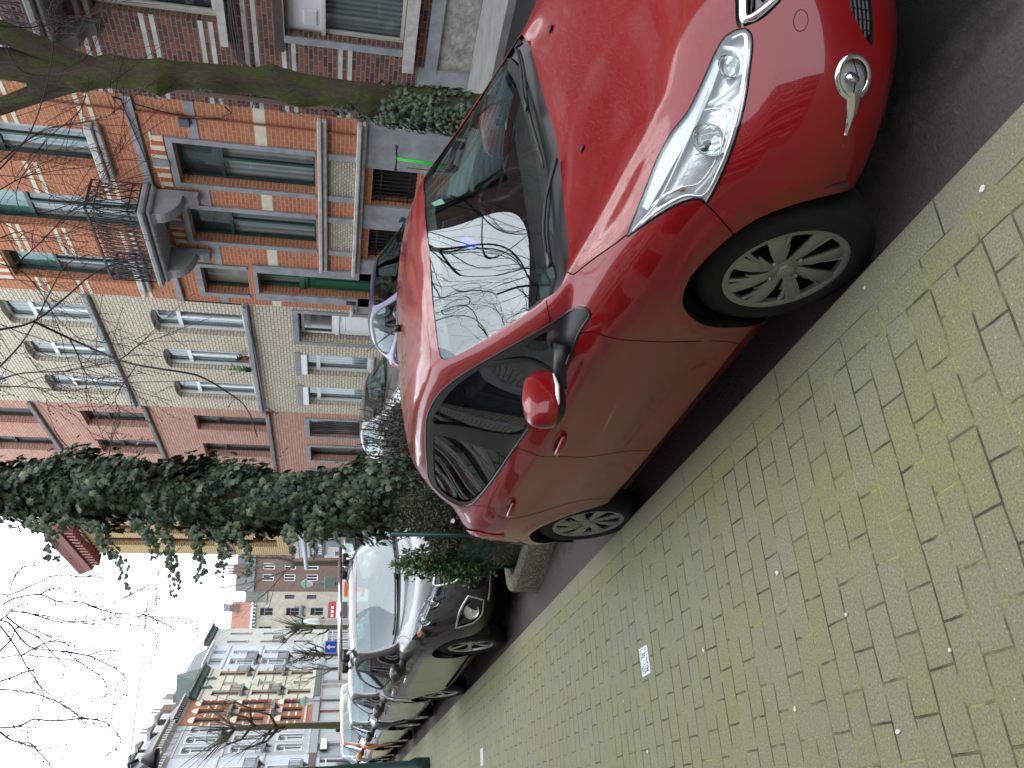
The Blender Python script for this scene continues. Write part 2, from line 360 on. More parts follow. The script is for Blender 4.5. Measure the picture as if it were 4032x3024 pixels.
def cut_param(polys,n=8,amax=14,bmax=15):
    """grid in (a,b), cut along every polygon; returns verts [(a,b)], faces by region"""
    bm=bmesh.new(); V={}
    for i in range(amax*n+1):
        for j in range(bmax*n+1): V[i,j]=bm.verts.new((i/n,j/n,0))
    for i in range(amax*n):
        for j in range(bmax*n): bm.faces.new((V[i,j],V[i+1,j],V[i+1,j+1],V[i,j+1]))
    eps=.02
    for name,P in polys:
        xs=[p[0] for p in P];ys=[p[1] for p in P]; bb=(min(xs)-.3,max(xs)+.3,min(ys)-.3,max(ys)+.3)
        near=[f for f in bm.faces if bb[0]<f.verts[0].co.x<bb[1] and bb[2]<f.verts[0].co.y<bb[3]]
        for k in range(len(P)):
            a=Vector((*P[k],0)); b=Vector((*P[(k+1)%len(P)],0)); d=b-a
            if d.length<1e-6: continue
            no=Vector((-d.y,d.x,0)).normalized()
            x0,x1=min(a.x,b.x)-eps,max(a.x,b.x)+eps;y0,y1=min(a.y,b.y)-eps,max(a.y,b.y)+eps
            sel=[]
            for f in near:
                if not f.is_valid: continue
                vx=[v.co.x for v in f.verts];vy=[v.co.y for v in f.verts]
                if max(vx)<x0 or min(vx)>x1 or max(vy)<y0 or min(vy)>y1: continue
                sel.append(f)
            if not sel: continue
            geom=set(sel)
            for f in sel: geom.update(f.edges); geom.update(f.verts)
            r=bmesh.ops.bisect_plane(bm,geom=list(geom),dist=1e-5,plane_co=a,plane_no=no)
            newf=[g for g in r['geom'] if isinstance(g,bmesh.types.BMFace)]
            s_=set(near); near+=[f for f in newf if f not in s_]
    reg={}
    bm.verts.index_update(); bm.verts.ensure_lookup_table()
    vs=[(v.co.x,v.co.y) for v in bm.verts]
    bbs=[(nm,P,min(p[0] for p in P),max(p[0] for p in P),min(p[1] for p in P),max(p[1] for p in P)) for nm,P in polys]
    for f in bm.faces:
        c=f.calc_center_median(); r='body'
        for nm,P,xa,xb,ya,yb in bbs:
            if xa<=c.x<=xb and ya<=c.y<=yb and inpoly(c.x,c.y,P): r=nm;break
        reg.setdefault(r,[]).append([v.index for v in f.verts])
    bm.free(); return vs,reg
def surf_obj(S,vs,faces,name,mat,parent,sides=(1,-1),off=0.0,thick=0.0,fair=None):
    used=sorted({i for f in faces for i in f}); ix={v:k for k,v in enumerate(used)}
    ab=np.array([vs[i] for i in used]); P=S.pt(ab[:,0],ab[:,1],off); Nn=S.nm(ab[:,0],ab[:,1])
    if fair:
        # glass is rolled smooth: low order surface through the cut region
        if fair=='ws': x,y,d=P[:,1],P[:,2]-1.2,0; ex=[(i,j) for i in (0,2,4) for j in (0,1,2)]
        else: x,y,d=P[:,0]-1.4,P[:,2]-1.1,1; ex=[(i,j) for i in (0,1,2,3) for j in (0,1,2)]
        A=np.stack([x**i*y**j for i,j in ex],1); co=np.linalg.lstsq(A,P[:,d],rcond=None)[0]; f=A@co
        gx=sum(c*i*x**max(i-1,0)*y**j for c,(i,j) in zip(co,ex)); gy=sum(c*j*x**i*y**max(j-1,0) for c,(i,j) in zip(co,ex))
        P=P.copy(); P[:,d]=f; one=np.ones_like(f)
        G=np.stack([one,-gx,-gy],1)*(-1) if d==0 else np.stack([-gx,one,-gy],1)
        G/=np.linalg.norm(G,axis=1,keepdims=True); Nn=G*np.sign((G*Nn).sum(1).mean())
    V=[];F=[];NN=[]
    for sd in sides:
        k=len(V); m=np.array([1,sd,1.])
        V+= (P*m).tolist(); NN+=(Nn*m).tolist()
        for f in faces:
            g=[ix[i]+k for i in f]; F.append(g if sd>0 else g[::-1])
    # orientation: outward
    f0=F[0]; a,b,c=[Vector(V[i]) for i in f0[:3]]; nn=(b-a).cross(c-a)
    if nn.dot(Vector(NN[f0[0]]))<0: F=[f[::-1] for f in F]
    me=bpy.data.meshes.new(name); me.from_pydata(V,[],F); me.materials.append(mat)
    me.polygons.foreach_set('use_smooth',[True]*len(F)); me.update()
    me.normals_split_custom_set_from_vertices(NN)
    o=bpy.data.objects.new(name,me); C.objects.link(o); o.parent=parent
    return o
def ribbon(S,path,w_,off=.001,sides=(1,),closed=False,mb=None,thick=.0,m=0):
    """flat strip on the body surface; path in (a,b), width in metres"""
    mb=mb or MB()
    # densify
    P=[]
    n=len(path)
    for i in range(n if closed else n-1):
        a=path[i];b=path[(i+1)%n]; L=max(abs(a[0]-b[0]),abs(a[1]-b[1])); k=max(1,int(L/.12))
        for q in range(k): P.append((a[0]+(b[0]-a[0])*q/k,a[1]+(b[1]-a[1])*q/k))
    if not closed: P.append(path[-1])
    ab=np.array(P); X=S.pt(ab[:,0],ab[:,1],off); Nn=S.nm(ab[:,0],ab[:,1])
    if closed: T=np.roll(X,-1,0)-np.roll(X,1,0)
    else: T=np.gradient(X,axis=0)
    T/=np.maximum(np.linalg.norm(T,axis=1,keepdims=True),1e-9); Sd=np.cross(Nn,T)
    ww=np.array(w_ if hasattr(w_,'__len__') else [w_,w_]);
    wv=np.interp(np.linspace(0,1,len(X)),np.linspace(0,1,len(ww)),ww)[:,None]
    A=X+Sd*wv/2;B=X-Sd*wv/2; Cc=X+Nn*thick
    for sd in sides:
        m_=np.array([1,sd,1.]); k=len(X)
        if thick: vs=(A*m_).tolist()+(Cc*m_).tolist()+(B*m_).tolist()
        else: vs=(A*m_).tolist()+(B*m_).tolist()
        fs=[]
        rows=3 if thick else 2
        for r in range(rows-1):
            for i in range(k if closed else k-1):
                j=(i+1)%k; f=(r*k+i,r*k+j,(r+1)*k+j,(r+1)*k+i); fs.append(f if sd>0 else f[::-1])
        mb.add(vs,fs,m)
    return mb
def wheel_mesh(kind,R_,rr,wd):
    """returns (tyre MB, rim MB, dark MB) with axis along +y outward; face at y=0"""
    t=MB(); t.lathe([(rr-.01,-.03),(rr+.002,-.004),(rr+.012,.004),(R_-.055,.010),(R_-.03,.002),(R_-.012,-.012),(R_-.002,-.032),(R_,-.06),(R_,-wd+.05),(R_-.015,-wd+.015),(rr,-wd)],48,'y',cap=False)
    for k in range(4): pass
    rim=MB(); dk=MB()
    dk.lathe([(0.0,-.085),(rr-.012,-.085),(rr-.012,-.03)],40,'y',cap=False)
    dk.lathe([(0,-.05),(.06,-.05),(.075,-.07)],20,'y',cap=False)
    rim.lathe([(rr-.022,-.022),(rr-.02,-.006),(rr-.008,.0),(rr+.004,-.001),(rr+.006,-.010)],48,'y',cap=False)
    def blade(a0,a1,r0,r1,w0,w1,y0,y1,th=.012):
        # radial bar from angle a0 at r0 to a1 at r1
        n=6; top=[];bot=[]
        for i in range(n+1):
            u=i/n; r=r0+(r1-r0)*u; a=a0+(a1-a0)*u; wv=(w0+(w1-w0)*u)/2; y=y0+(y1-y0)*u+.008*math.sin(PI*u)
            c=Vector((r*math.cos(a),0,r*math.sin(a))); tn=Vector((-math.sin(a),0,math.cos(a)))
            top.append((c+tn*wv+Vector((0,y-.004,0)),c+Vector((0,y+.002,0)),c-tn*wv+Vector((0,y-.003,0)))); bot.append((c+tn*wv*.9+Vector((0,y-th,0)),c-tn*wv*.9+Vector((0,y-th,0))))
        vs=[];fs=[]
        for tq,bq in zip(top,bot): vs+=[tq[0],tq[1],tq[2],bq[1],bq[0]]
        for i in range(n):
            for k in range(5):
                j=(k+1)%5; fs.append((i*5+k,i*5+j,i*5+5+j,i*5+5+k))
        fs+=[(4,3,2,1,0),tuple(n*5+k for k in range(5))]
        rim.add(vs,fs)
    if kind=='cover8':
        for k in range(8):
            a=2*PI*k/8+.2
            blade(a-.10,a,.045,rr-.012,.036,.060,-.010,-.004)
            blade(a+.06,a+.245,.06,rr-.012,.012,.020,-.014,-.008)
            blade(a+.03,a+.14,.05,rr*.62,.02,.04,-.013,-.012)
        for k in range(4):
            a=2*PI*k/4+.55; rim.ball((.062*math.cos(a),-.008,.062*math.sin(a)),.011,8)
        rim.lathe([(0,.008),(.022,.0075),(.031,.004),(.034,-.006),(.05,-.014)],24,'y',cap=False)
    elif kind=='alloy5':
        for k in range(5):
            a=2*PI*k/5+.3
            blade(a-.02,a-.13,.04,rr-.01,.03,.026,-.03,-.006,.02); blade(a+.02,a+.13,.04,rr-.01,.03,.026,-.03,-.006,.02)
        rim.lathe([(0,-.012),(.03,-.014),(.04,-.03),(.06,-.045)],24,'y',cap=False)
    elif kind=='alloy7':
        for k in range(7):
            a=2*PI*k/7; blade(a,a+.05,.04,rr-.01,.04,.035,-.02,-.006,.02)
        rim.lathe([(0,-.008),(.03,-.01),(.05,-.03)],24,'y',cap=False)
    return t,rim,dk
WH={}
def add_wheel(parent,s_,t_,side,R_=.31,rr=.212,wd=.19,kind='cover8',steer=0,u0=None):
    key=(kind,R_,rr)
    if key not in WH:
        t,rim,dk=wheel_mesh(kind,R_,rr,wd)
        o=empty_child=None
        ty=t.build('tyre',M_TYRE,None,True); ri=rim.build('rim',M_RIM if kind!='cover8' else M_COVER,None,True,angle=35); d=dk.build('brake_disc',M_DARK,None,True)
        WH[key]=(ty.data,ri.data,d.data)
        for o in (ty,ri,d): bpy.data.objects.remove(o)
    a,b,c=WH[key]
    w_=bpy.data.objects.new('wheel',c); C.objects.link(w_); w_.parent=parent
    # outward is +y for side=1 ; local car frame: s, t, u
    w_.location=(s_,t_*side,R_ if u0 is None else u0)
    w_.rotation_euler=(0,random.uniform(0,1),0) if side>0 else (0,random.uniform(0,1),PI)
    if side>0: w_.rotation_euler=(0,random.uniform(0,1),steer)
    for nm,me in (('tyre',a),('rim',b)):
        o=bpy.data.objects.new(nm,me); C.objects.link(o); o.parent=w_
    return w_
M_TYRE=pm('rubber',(.012,.012,.013),.75,spec=.3,nz=.3,nscale=30,bump=.3,bscale=90,dist=.002)
M_COVER=pm('wheel_cover_grey',(.30,.30,.29),.42,metal=.5,nz=.12,nscale=25)
M_RIM=pm('alloy_silver',(.5,.5,.5),.3,metal=.8)
M_DARK=pm('dark_metal',(.012,.011,.01),.8)
M_BLACK=pm('black_plastic',(.012,.012,.013),.42,bump=.15,bscale=500,dist=.0005)
M_GLOSSBLACK=pm('gloss_black',(.006,.006,.007),.08,coat=1)
M_CHROME=pm('chrome',(.82,.83,.85),.07,metal=1)
M_SEAM=pm('seam_gap',(.004,.003,.003),.9,spec=.1)
M_GLASS=glass('car_glass',(.50,.62,.59),1.0,0,1.5)
M_SCREEN=glass('windscreen_glass',(.60,.72,.69),1.0,.0,1.52)
M_LENS=glass('lamp_lens',(.93,.95,.96),1.0,0,1.45)
M_SEAT=pm('seat_fabric',(.035,.035,.04),.9,nz=.3,nscale=20)
M_REDLAMP=pm('red_lamp',(.45,.01,.01),.15,coat=1)
M_AMBER=pm('amber_lamp',(.7,.18,.02),.2)
M_WHITELAMP=pm('white_lamp',(.8,.82,.82),.15,coat=1)
M_REFLECTOR=pm('lamp_reflector',(.80,.81,.82),.28,metal=.55,bump=.5,bscale=45,dist=.004)
M_BOWL=pm('lamp_bowl_silver',(.85,.86,.87),.12,metal=.9,bump=.3,bscale=60,dist=.002)
# outlines in (a,b)
ARCH_F=crv([(4.03,.2),(4.11,1.43),(4.3,2.71),(4.53,3.35),(4.83,3.77),(5.13,3.93),(5.44,3.69),(5.72,2.89),(5.87,2.07),(5.98,.6),(6.0,-1),(4.0,-1)],True,3,(9,10,11,0))
ARCH_R=crv([(9.3,-.2),(9.28,1.42),(9.37,2.48),(9.58,3.31),(9.87,3.76),(10.13,3.75),(10.43,3.26),(10.66,2.31),(10.81,1.15),(10.85,-.2),(10.85,-1),(9.3,-1)],True,3,(9,10,11,0))
DLO=crv([(9.66,8.1),(8.88,7.8),(8.08,7.56),(7.53,7.1),(6.9,6.72),(6.2,6.56),(5.86,6.28),(5.80,7.2),(5.86,8.64),(5.9,9.6),(6.0,10.4),(6.28,11.14),(6.85,11.75),(7.78,12.08),(8.7,11.93),(9.7,11.66),(10.45,11.36),(10.78,10.83),(10.6,9.9),(10.15,8.85)],True,4,(0,))
GL_F=crv([(6.40,7.95),(6.05,8.9),(6.07,9.6),(6.17,10.3),(6.5,11.0),(7.02,11.5),(7.85,11.82),(8.10,11.78),(8.0,10),(7.84,7.85),(7.5,7.45),(6.9,7.15),(6.5,7.1)],True,4,(0,7,9,12))
GL_R=crv([(8.42,11.66),(9.5,11.38),(10.2,11.06),(10.5,10.6),(10.35,9.9),(9.85,8.9),(9.45,8.4),(8.95,8.12),(8.20,7.90),(8.33,10)],True,4,(0,6,8))
WS=crv([(-.5,12.0),(2,12.02),(3.8,12.02),(4.6,11.85),(4.78,11.3),(4.78,10.4),(4.84,9.7),(4.82,9.35),(4.4,9.26),(2,9.34),(-.5,9.36)],True,4,(0,10))
COWL=crv([(-.5,9.1),(1.93,9.06),(3.3,8.92),(4.3,8.74),(4.75,8.64),(4.95,8.9),(4.82,9.35),(4.4,9.26),(2,9.34),(-.5,9.36)],True,3,(0,4,6,9))
RW=crv([(11.7,9.4),(12.5,9.35),(14.5,9.3),(14.5,12.0),(12.4,12.05),(11.5,11.9),(11.45,10.7)],True,3,(2,3))
HL=crv([(4.71,5.98),(4.40,5.97),(3.93,5.92),(3.6,5.85),(3.21,5.62),(2.95,5.30),(2.73,5.16),(2.3,5.0),(1.98,4.86),(1.80,4.66),(1.80,4.30),(1.90,4.08),(2.10,3.98),(2.55,3.97),(3.0,3.97),(3.6,4.05),(4.0,4.16),(4.22,4.25),(4.16,4.42),(4.19,4.74),(4.34,5.2)],True,4,(0,17))
FOG=[(2.76+.29*math.cos(t),1.84+.36*math.sin(t)) for t in [2*PI*k/20 for k in range(20)]]
LOWG=crv([(-.5,1.95),(1.2,1.96),(1.68,1.91),(1.89,1.84),(2.16,1.62),(2.31,1.43),(2.09,1.37),(1.63,1.36),(-.5,1.36)],True,3,(0,5,8))
GRL=crv([(-.5,4.58),(1.0,4.55),(1.31,4.52),(1.6,4.46),(1.76,4.36),(1.79,4.12),(1.76,3.74),(1.55,3.3),(1.25,2.9),(.8,2.75),(-.5,2.72)],True,3,(0,4,10))
# ---------------------------------------------------------------- the red hatchback
def red_creases(T):
    da=np.gradient(T,axis=0); db=np.gradient(T,axis=1); n=np.cross(da,db); n/=np.maximum(np.linalg.norm(n,axis=2,keepdims=True),1e-9)
    if n[60,40,1]<0: n=-n
    n[:,-2:]=(0,0,1)
    a=np.arange(T.shape[0])[:,None]/12.; b=np.arange(T.shape[1])[None,:]/12.
    fade=lambda x,x0,x1,w_: 1/(1+np.exp(-(x-x0)/w_))*1/(1+np.exp((x-x1)/w_))
    b0=np.interp(a,[2.3,2.57,3.13,3.54,4.1,4.59,5],[6.0,6.1,6.41,6.9,7.25,7.6,8.3])
    d=.0045*np.tanh((b-b0)/.22)*fade(a,2.55,4.75,.10)*np.exp(-((b-b0)/1.3)**2)
    d=d-.011*np.exp(-((b-4.55)/.6)**2)*fade(a,6.1,9.2,.25)+.004*np.exp(-((b-5.55)/.25)**2)*fade(a,5.9,9.9,.25)
    d=d+.010*np.exp(-((b-1.25)/.38)**2)*fade(a,6.1,9.0,.12)-.006*np.exp(-((b-2.3)/.45)**2)*fade(a,6.1,9.0,.2)
    d=d-.007*(1/(1+np.exp((b-3.3)/.09)))*(1/(1+np.exp(-(b-1.2)/.2)))*fade(a,1.9,3.7,.12)
    # flared lip round the wheel openings
    for P,cs in ((ARCH_F,-.03),(ARCH_R,2.515)):
        r=np.hypot(T[...,0]-cs,T[...,2]-.31); d=d+.007*np.exp(-((r-.40)/.022)**2)*np.clip((T[...,1]-.62)/.12,0,1)*np.clip((T[...,2]-.3)/.12,0,1)
    return T+n*d[...,None]
def red_car():
    S=Surf(GR,12,red_creases)
    root=empty('parked_car',(2.46650415,2.10101684,0.07656032),0,'glossy red hatchback beaded with rain, nearest car at the kerb','car','cars parked along the near kerb')
    ex=Vector((-0.01856271,0.9998277,0)); ey=Vector((-0.99739217,-0.01851750,-0.06975647)); ez=ex.cross(ey)
    sgn=1 if ez.z>0 else -1   # car frame is s (back), t (towards kerb), u (up)
    m=Matrix.Identity(4)
    for i in range(3): m[i][0]=ex[i]; m[i][1]=ey[i]; m[i][2]=ez[i]*sgn
    for i,v in enumerate((2.46650415,2.10101684,0.07656032)): m[i][3]=v
    root.matrix_world=m
    polys=[('arch',ARCH_F),('arch',ARCH_R),('glassF',GL_F),('glassR',GL_R),('dlo',DLO),('ws',WS),('cowl',COWL),('rw',RW),('hl',HL),('fog',FOG),('lowg',LOWG),('grl',GRL)]
    vs,rg=cut_param(polys,9)
    red=paint('red_lacquer',(.215,.003,.0055))
    body=surf_obj(S,vs,rg['body'],'body',red,root)
    surf_obj(S,vs,rg['glassF'],'side_window',M_GLASS,root,(1,),-.006,fair='side'); surf_obj(S,vs,rg['glassF'],'side_window',M_GLASS,root,(-1,),-.006,fair='side')
    surf_obj(S,vs,rg['glassR'],'side_window',M_GLASS,root,(1,),-.006,fair='side'); surf_obj(S,vs,rg['glassR'],'side_window',M_GLASS,root,(-1,),-.006,fair='side')
    surf_obj(S,vs,rg['dlo'],'window_frame',M_BLACK,root,(1,),.002); surf_obj(S,vs,rg['dlo'],'window_frame',M_BLACK,root,(-1,),.002)
    ws=surf_obj(S,vs,rg['ws'],'windscreen',M_SCREEN,root,(1,-1),-.003,fair='ws')
    cowl=surf_obj(S,vs,rg['cowl'],'cowl_panel',M_BLACK,root,(1,-1),-.018)
    surf_obj(S,vs,rg['rw'],'rear_window',M_GLASS,root,(1,-1),-.003)
    # dark band printed round the top and edges of the screen
    b=ribbon(S,crv([(-.0,11.86),(2,11.88),(3.8,11.84),(4.5,11.7)],False,6),.07,-.009,(1,-1)); b=ribbon(S,crv([(4.5,11.8),(4.68,11.3),(4.70,10.4),(4.74,9.7),(4.7,9.4)],False,6),.022,-.009,(1,-1),mb=b)
    b=ribbon(S,crv([(4.7,9.42),(4.3,9.38),(2,9.46),(0,9.48)],False,6),.05,-.009,(1,-1),mb=b)
    b.build('screen_border',M_BLACK,ws,True,split=False)
    # chrome/black edging round the windows
    e=ribbon(S,DLO,.010,.003,(1,-1),True,thick=.003); e.build('window_seal',pm('satin_trim',(.03,.03,.032),.25,metal=.3),root,True)
    # panel gaps
    g=MB()
    L1=[crv([(4.69,6.02),(4.84,6.34),(4.98,6.83),(5.06,7.4),(5.04,8.06),(4.70,8.58)]),
        crv([(4.22,4.25),(4.35,3.85),(4.53,3.33)]),
        crv([(6.2,6.56),(6.08,5.9),(6.05,5.27),(6.02,4.1),(6.03,2.98),(6.12,1.9),(6.25,1.0)]),
        crv([(6.25,1.0),(7.0,.93),(8.0,.92),(9.1,.95)]),
        crv([(8.06,7.35),(8.03,5.79),(8.06,5.21),(8.03,4.0),(8.0,3.04),(8.01,2.33),(8.0,.92)]),
        crv([(9.68,7.85),(9.55,7.2),(9.40,6.5),(9.36,6.0),(9.50,5.4),(9.5,4.9),(9.35,4.3),(9.12,3.5),(9.03,2.5),(9.1,.95)]),
        crv([(10.2,4.75),(10.3,4.3),(10.3,3.7)]),
        crv([(4.95,9.25),(5.4,9.15),(5.84,9.0)],False,3),
        ]
    tc_=MB(); ribbon(S,[(1.91+.15*math.cos(t),2.94+.15*math.sin(t)) for t in [2*PI*k/20 for k in range(21)]],.0018,.0008,(1,-1),mb=tc_); tc_.build('towing_cover_edge',M_SEAM,body,True)
    for l in L1: ribbon(S,l,.0042,.0009,(1,-1),mb=g)
    g.build('panel_gap',M_SEAM,body,True)
    # headlight seal, dark
    for sd in (1,-1):
        hl=surf_obj(S,vs,rg['hl'],'headlight',M_LENS,root,(sd,),.002)
        ribbon(S,HL,.008,.0012,(sd,),True).build('lamp_seal',M_SEAM,hl,True)
        ab=np.array(HL); 
        hs=surf_obj(S,vs,rg['hl'],'lamp_housing',M_REFLECTOR,hl,(sd,),-.04)
        # side walls of the housing
        A=S.pt(ab[:,0],ab[:,1],.001)*np.array([1,sd,1]);Bq=S.pt(ab[:,0],ab[:,1],-.04)*np.array([1,sd,1]); mb=MB(); k=len(A)
        mb.add(A.tolist()+Bq.tolist(),[(i,(i+1)%k,k+(i+1)%k,k+i) for i in range(k)]); mb.build('lamp_wall',pm('lamp_grey',(.62,.63,.64),.3,metal=.3),hl,True)
        wl=MB()
        # light guides: two white hooks and the long ridge
        ribbon(S,crv([(1.9,4.75),(2.08,4.35),(2.35,4.17),(2.6,4.24),(2.75,4.5),(2.82,4.8)],False,6),.014,-.014,(sd,),mb=wl,thick=.006)
        ribbon(S,crv([(2.85,4.45),(3.0,4.2),(3.4,4.18),(3.85,4.3),(4.1,4.55)],False,6),.013,-.014,(sd,),mb=wl,thick=.006)
        pass
        ribbon(S,crv([(4.62,5.85),(4.2,5.4),(3.7,5.18),(3.2,5.0),(2.6,4.86)],False,6),.006,.003,(sd,),mb=wl,thick=.003)
        wl.build('light_guide',M_WHITELAMP,hl,True)
        ch=MB(); ribbon(S,crv([(1.86,4.5),(1.93,4.16),(2.5,4.08),(3.2,4.09),(3.8,4.19),(4.12,4.34),(4.14,4.8),(4.3,5.3),(4.55,5.75)],False,6),.011,-.004,(sd,),mb=ch,thick=.004); ribbon(S,crv([(2.9,4.95),(3.0,4.4),(3.5,4.28),(3.95,4.5),(4.02,4.9)],False,6),.006,-.012,(sd,),mb=ch,thick=.004); ribbon(S,crv([(4.3,5.72),(4.12,5.3),(4.02,4.9)],False,4),.012,-.012,(sd,),mb=ch,thick=.004)
        for kk in range(5): ribbon(S,[(3.2+kk*.09,4.42),(3.22+kk*.09,4.85)],.004,-.017,(sd,),mb=ch,thick=.004)
        ch.build('lamp_trim',M_CHROME,hl,True,split=False)
        # frosted upper strip of the lens
        fr=MB(); ribbon(S,crv([(2.1,4.82),(2.6,5.0),(3.0,5.22),(3.4,5.5),(3.9,5.72),(4.3,5.8)],False,6),[.03,.05,.07,.08,.06,.03],-.006,(sd,),mb=fr); fr.build('lamp_strip',pm('frosted_strip',(.62,.66,.70),.35,coat=.6,bump=.4,bscale=240,dist=.002),hl,True)
        for (a,bb,r_) in ((3.45,4.62,.052),(2.35,4.5,.036)):
            c=S.pt(np.array(a),np.array(bb),-.018)*np.array([1,sd,1]); ax=Vector((-1,sd*.22,.05)).normalized()
            q=Vector((0,0,1)).rotation_difference(ax).to_matrix()
            mb=MB(); mb.lathe([(r_,.022),(r_*.97,.018),(r_*.8,.0),(r_*.45,-.012),(0,-.016)],24,'z',cap=False); mb.lathe([(r_+.006,.024),(r_,.024),(r_,.016)],24,'z',cap=False)
            mb.v=[tuple(q@Vector(v)+Vector(c)) for v in mb.v]; mb.build('reflector_bowl',M_BOWL,hl,True)
            mb=MB(); mb.lathe([(0,.016),(.007,.014),(.011,.004),(.011,-.012)],12,'z',cap=False); mb.v=[tuple(q@Vector(v)+Vector(c)) for v in mb.v]; mb.build('bulb',M_GLOSSBLACK if r_>.04 else M_WHITELAMP,hl,True)
        c=S.pt(np.array(4.05),np.array(4.95),-.025)*np.array([1,sd,1]); mb=MB(); mb.ball(tuple(c),.011,8); mb.build('indicator_bulb',M_AMBER,hl,True)
        fg=surf_obj(S,vs,rg['fog'],'fog_lamp',M_LENS,root,(sd,),.001)
        surf_obj(S,vs,rg['fog'],'lamp_bowl',M_REFLECTOR,fg,(sd,),-.014); c=S.pt(np.array(2.76),np.array(1.86),-.006); mb=MB(); mb.ball((c[0],c[1]*sd,c[2]),.022,10,sq=(.5,1,1)); mb.build('bulb',M_CHROME,fg,True)
        mb=MB(); ribbon(S,FOG,.016,.002,(sd,),True,mb=mb,thick=.006)
        ribbon(S,crv([(2.98,1.82),(3.2,1.80),(3.5,1.83)],False,4),[.05,.036,.004],.002,(sd,),mb=mb,thick=.008)
        mb.build('fog_lamp_ring',M_CHROME,fg,True)
        mb=MB(); ribbon(S,[(2.5,1.9),(2.7,1.78),(3.0,1.82)],.004,-.001,(sd,),mb=mb); mb.build('lamp_divider',M_SEAM,fg,True)
    gr=surf_obj(S,vs,rg['grl'],'grille',M_GLOSSBLACK,root,(1,-1),-.03)
    mb=MB(); ribbon(S,crv([(-.2,4.36),(1.0,4.34),(1.5,4.30),(1.66,4.2),(1.65,3.9),(1.48,3.45),(1.1,3.0),(.6,2.88),(-.2,2.85)],False,5,),.026,-.004,(1,-1),mb=mb,thick=.012); mb.build('grille_frame',M_CHROME,gr,True)
    mb=MB()
    for k in range(5):
        bb=4.1-k*.26; ribbon(S,[(-.2,bb),(1.5-k*.12,bb)],.012,-.018,(1,-1),mb=mb,thick=.01)
    mb.build('grille_bar',M_BLACK,gr,True)
    lg=surf_obj(S,vs,rg['lowg'],'lower_grille',M_DARK,root,(1,-1),-.03)
    mb=MB()
    for k in range(5): ribbon(S,[(-.2,1.42+k*.1),(2.2-abs(k-1)*.1,1.42+k*.1)],.008,-.012,(1,-1),mb=mb,thick=.006)
    for k in range(14): ribbon(S,[(.1+k*.15,1.4),(.1+k*.15,1.9 if k<12 else 1.7)],.006,-.013,(1,-1),mb=mb,thick=.006)
    mb.build('grille_mesh',M_BLACK,lg,True)
    # edge returns of openings so that the sheet metal has thickness
    mb=MB()
    for P in (ARCH_F,ARCH_R,GRL,LOWG):
        P2=[p for p in P if p[1]>-.05 and p[0]>-.05]
        ribbonwall(S,P2,mb)
    mb.build('inner_edge',M_BLACK,body,True)
    # wheel liners, underbody
    mb=MB()
    for sc_,r_ in ((-.03,.375),(2.515,.375)):
        for sd in (1,-1):
            n=20; vs_=[];fs=[]
            for i in range(n+1):
                a=-.02+ (PI+.04)*i/n
                for t in (.80,.30): vs_.append((sc_+r_*math.cos(a),sd*t,.31+r_*math.sin(a)))
            for i in range(n): fs.append((2*i,2*i+2,2*i+3,2*i+1))
            mb.add(vs_,fs); k=len(vs_)
            mb.add([(sc_+r_*math.cos(-.02+(PI+.04)*i/n),sd*.30,.31+r_*math.sin(-.02+(PI+.04)*i/n)) for i in range(n+1)],[tuple(range(n+1))])
    mb.box(-.66,3.0,-.42,.42,.17,.24); mb.box(.42,2.1,-.76,.76,.19,.25)
    mb.build('underbody',M_DARK,root)
    for s_,R0 in ((0,0),(2.515,0)):
        add_wheel(root,s_,.815,1,u0=.31); add_wheel(root,s_,.815,-1,u0=.31)
    # handles
    for (a,b) in ((7.80,4.95),(9.2,5.22)):
        for sd in (1,-1):
            mb=MB(); c=Vector(S.pt(np.array(a),np.array(b))*np.array([1,sd,1])); 
            pts=[(-.085,.004,0),(-.06,.022,.004),(0,.032,.006),(.06,.026,.004),(.095,.004,0)]
            mb.tube([c+Vector((x,y*sd,z)) for x,y,z in pts],[.012,.015,.017,.016,.010],10)
            mb.build('door_handle',red,root,True)
            mb=MB(); mb.ball((c.x-.0,c.y-.004*sd,c.z),.05,12,sq=(1.1,.12,.5)); mb.build('handle_recess',M_BLACK,root,True)
    # mirrors
    for sd in (1,-1):
        mr=MB(); mr.v=[];
        def blob(cx,cy,cz,rx,ry,rz,mbx,z0=-1,z1=1,n=18,m_=12,taper=.25):
            vs_=[];fs=[]
            for i in range(m_+1):
                h=z0+(z1-z0)*i/m_; w_=max(0,1-abs(h)**2.6)**(1/2.6)
                for k in range(n):
                    a=2*PI*k/n; ca,sa=math.cos(a),math.sin(a)
                    x=math.copysign(abs(ca)**.85,ca)*rx*w_; y=math.copysign(abs(sa)**.85,sa)*ry*w_
                    vs_.append((cx+x*(1-.15*h)-y*.28, cy+sd*(y), cz+rz*h-abs(y)*.05*0+ .10*y))
            for i in range(m_):
                for k in range(n):
                    j=(k+1)%n; fs.append((i*n+k,i*n+j,i*n+n+j,i*n+n+k))
            fs.append(tuple(range(n))[::-1]); fs.append(tuple(m_*n+k for k in range(n)))
            mbx.add(vs_,fs)
        c=(.66,.945*sd,1.035) if sd>0 else (.98,-.80,.97)
        cap=MB(); blob(*c,.080,.135,.082,cap,-.42,1); mo=cap.build('mirror_cap',red,root,True,angle=50)
        lo=MB(); blob(c[0],c[1],c[2]-.004,.076,.130,.080,lo,-1,-.40); lo.build('mirror_housing',M_BLACK,mo,True,angle=50)
        st=MB(); st.tube([(c[0]-.075,c[1]-.07*sd,c[2]-.035),(c[0]-.09,c[1]-.01*sd,c[2]-.037),(c[0]-.085,c[1]+.06*sd,c[2]-.03),(c[0]-.05,c[1]+.105*sd,c[2]-.025)],[.004,.008,.008,.004],8); st.build('indicator_strip',M_WHITELAMP,mo,True)
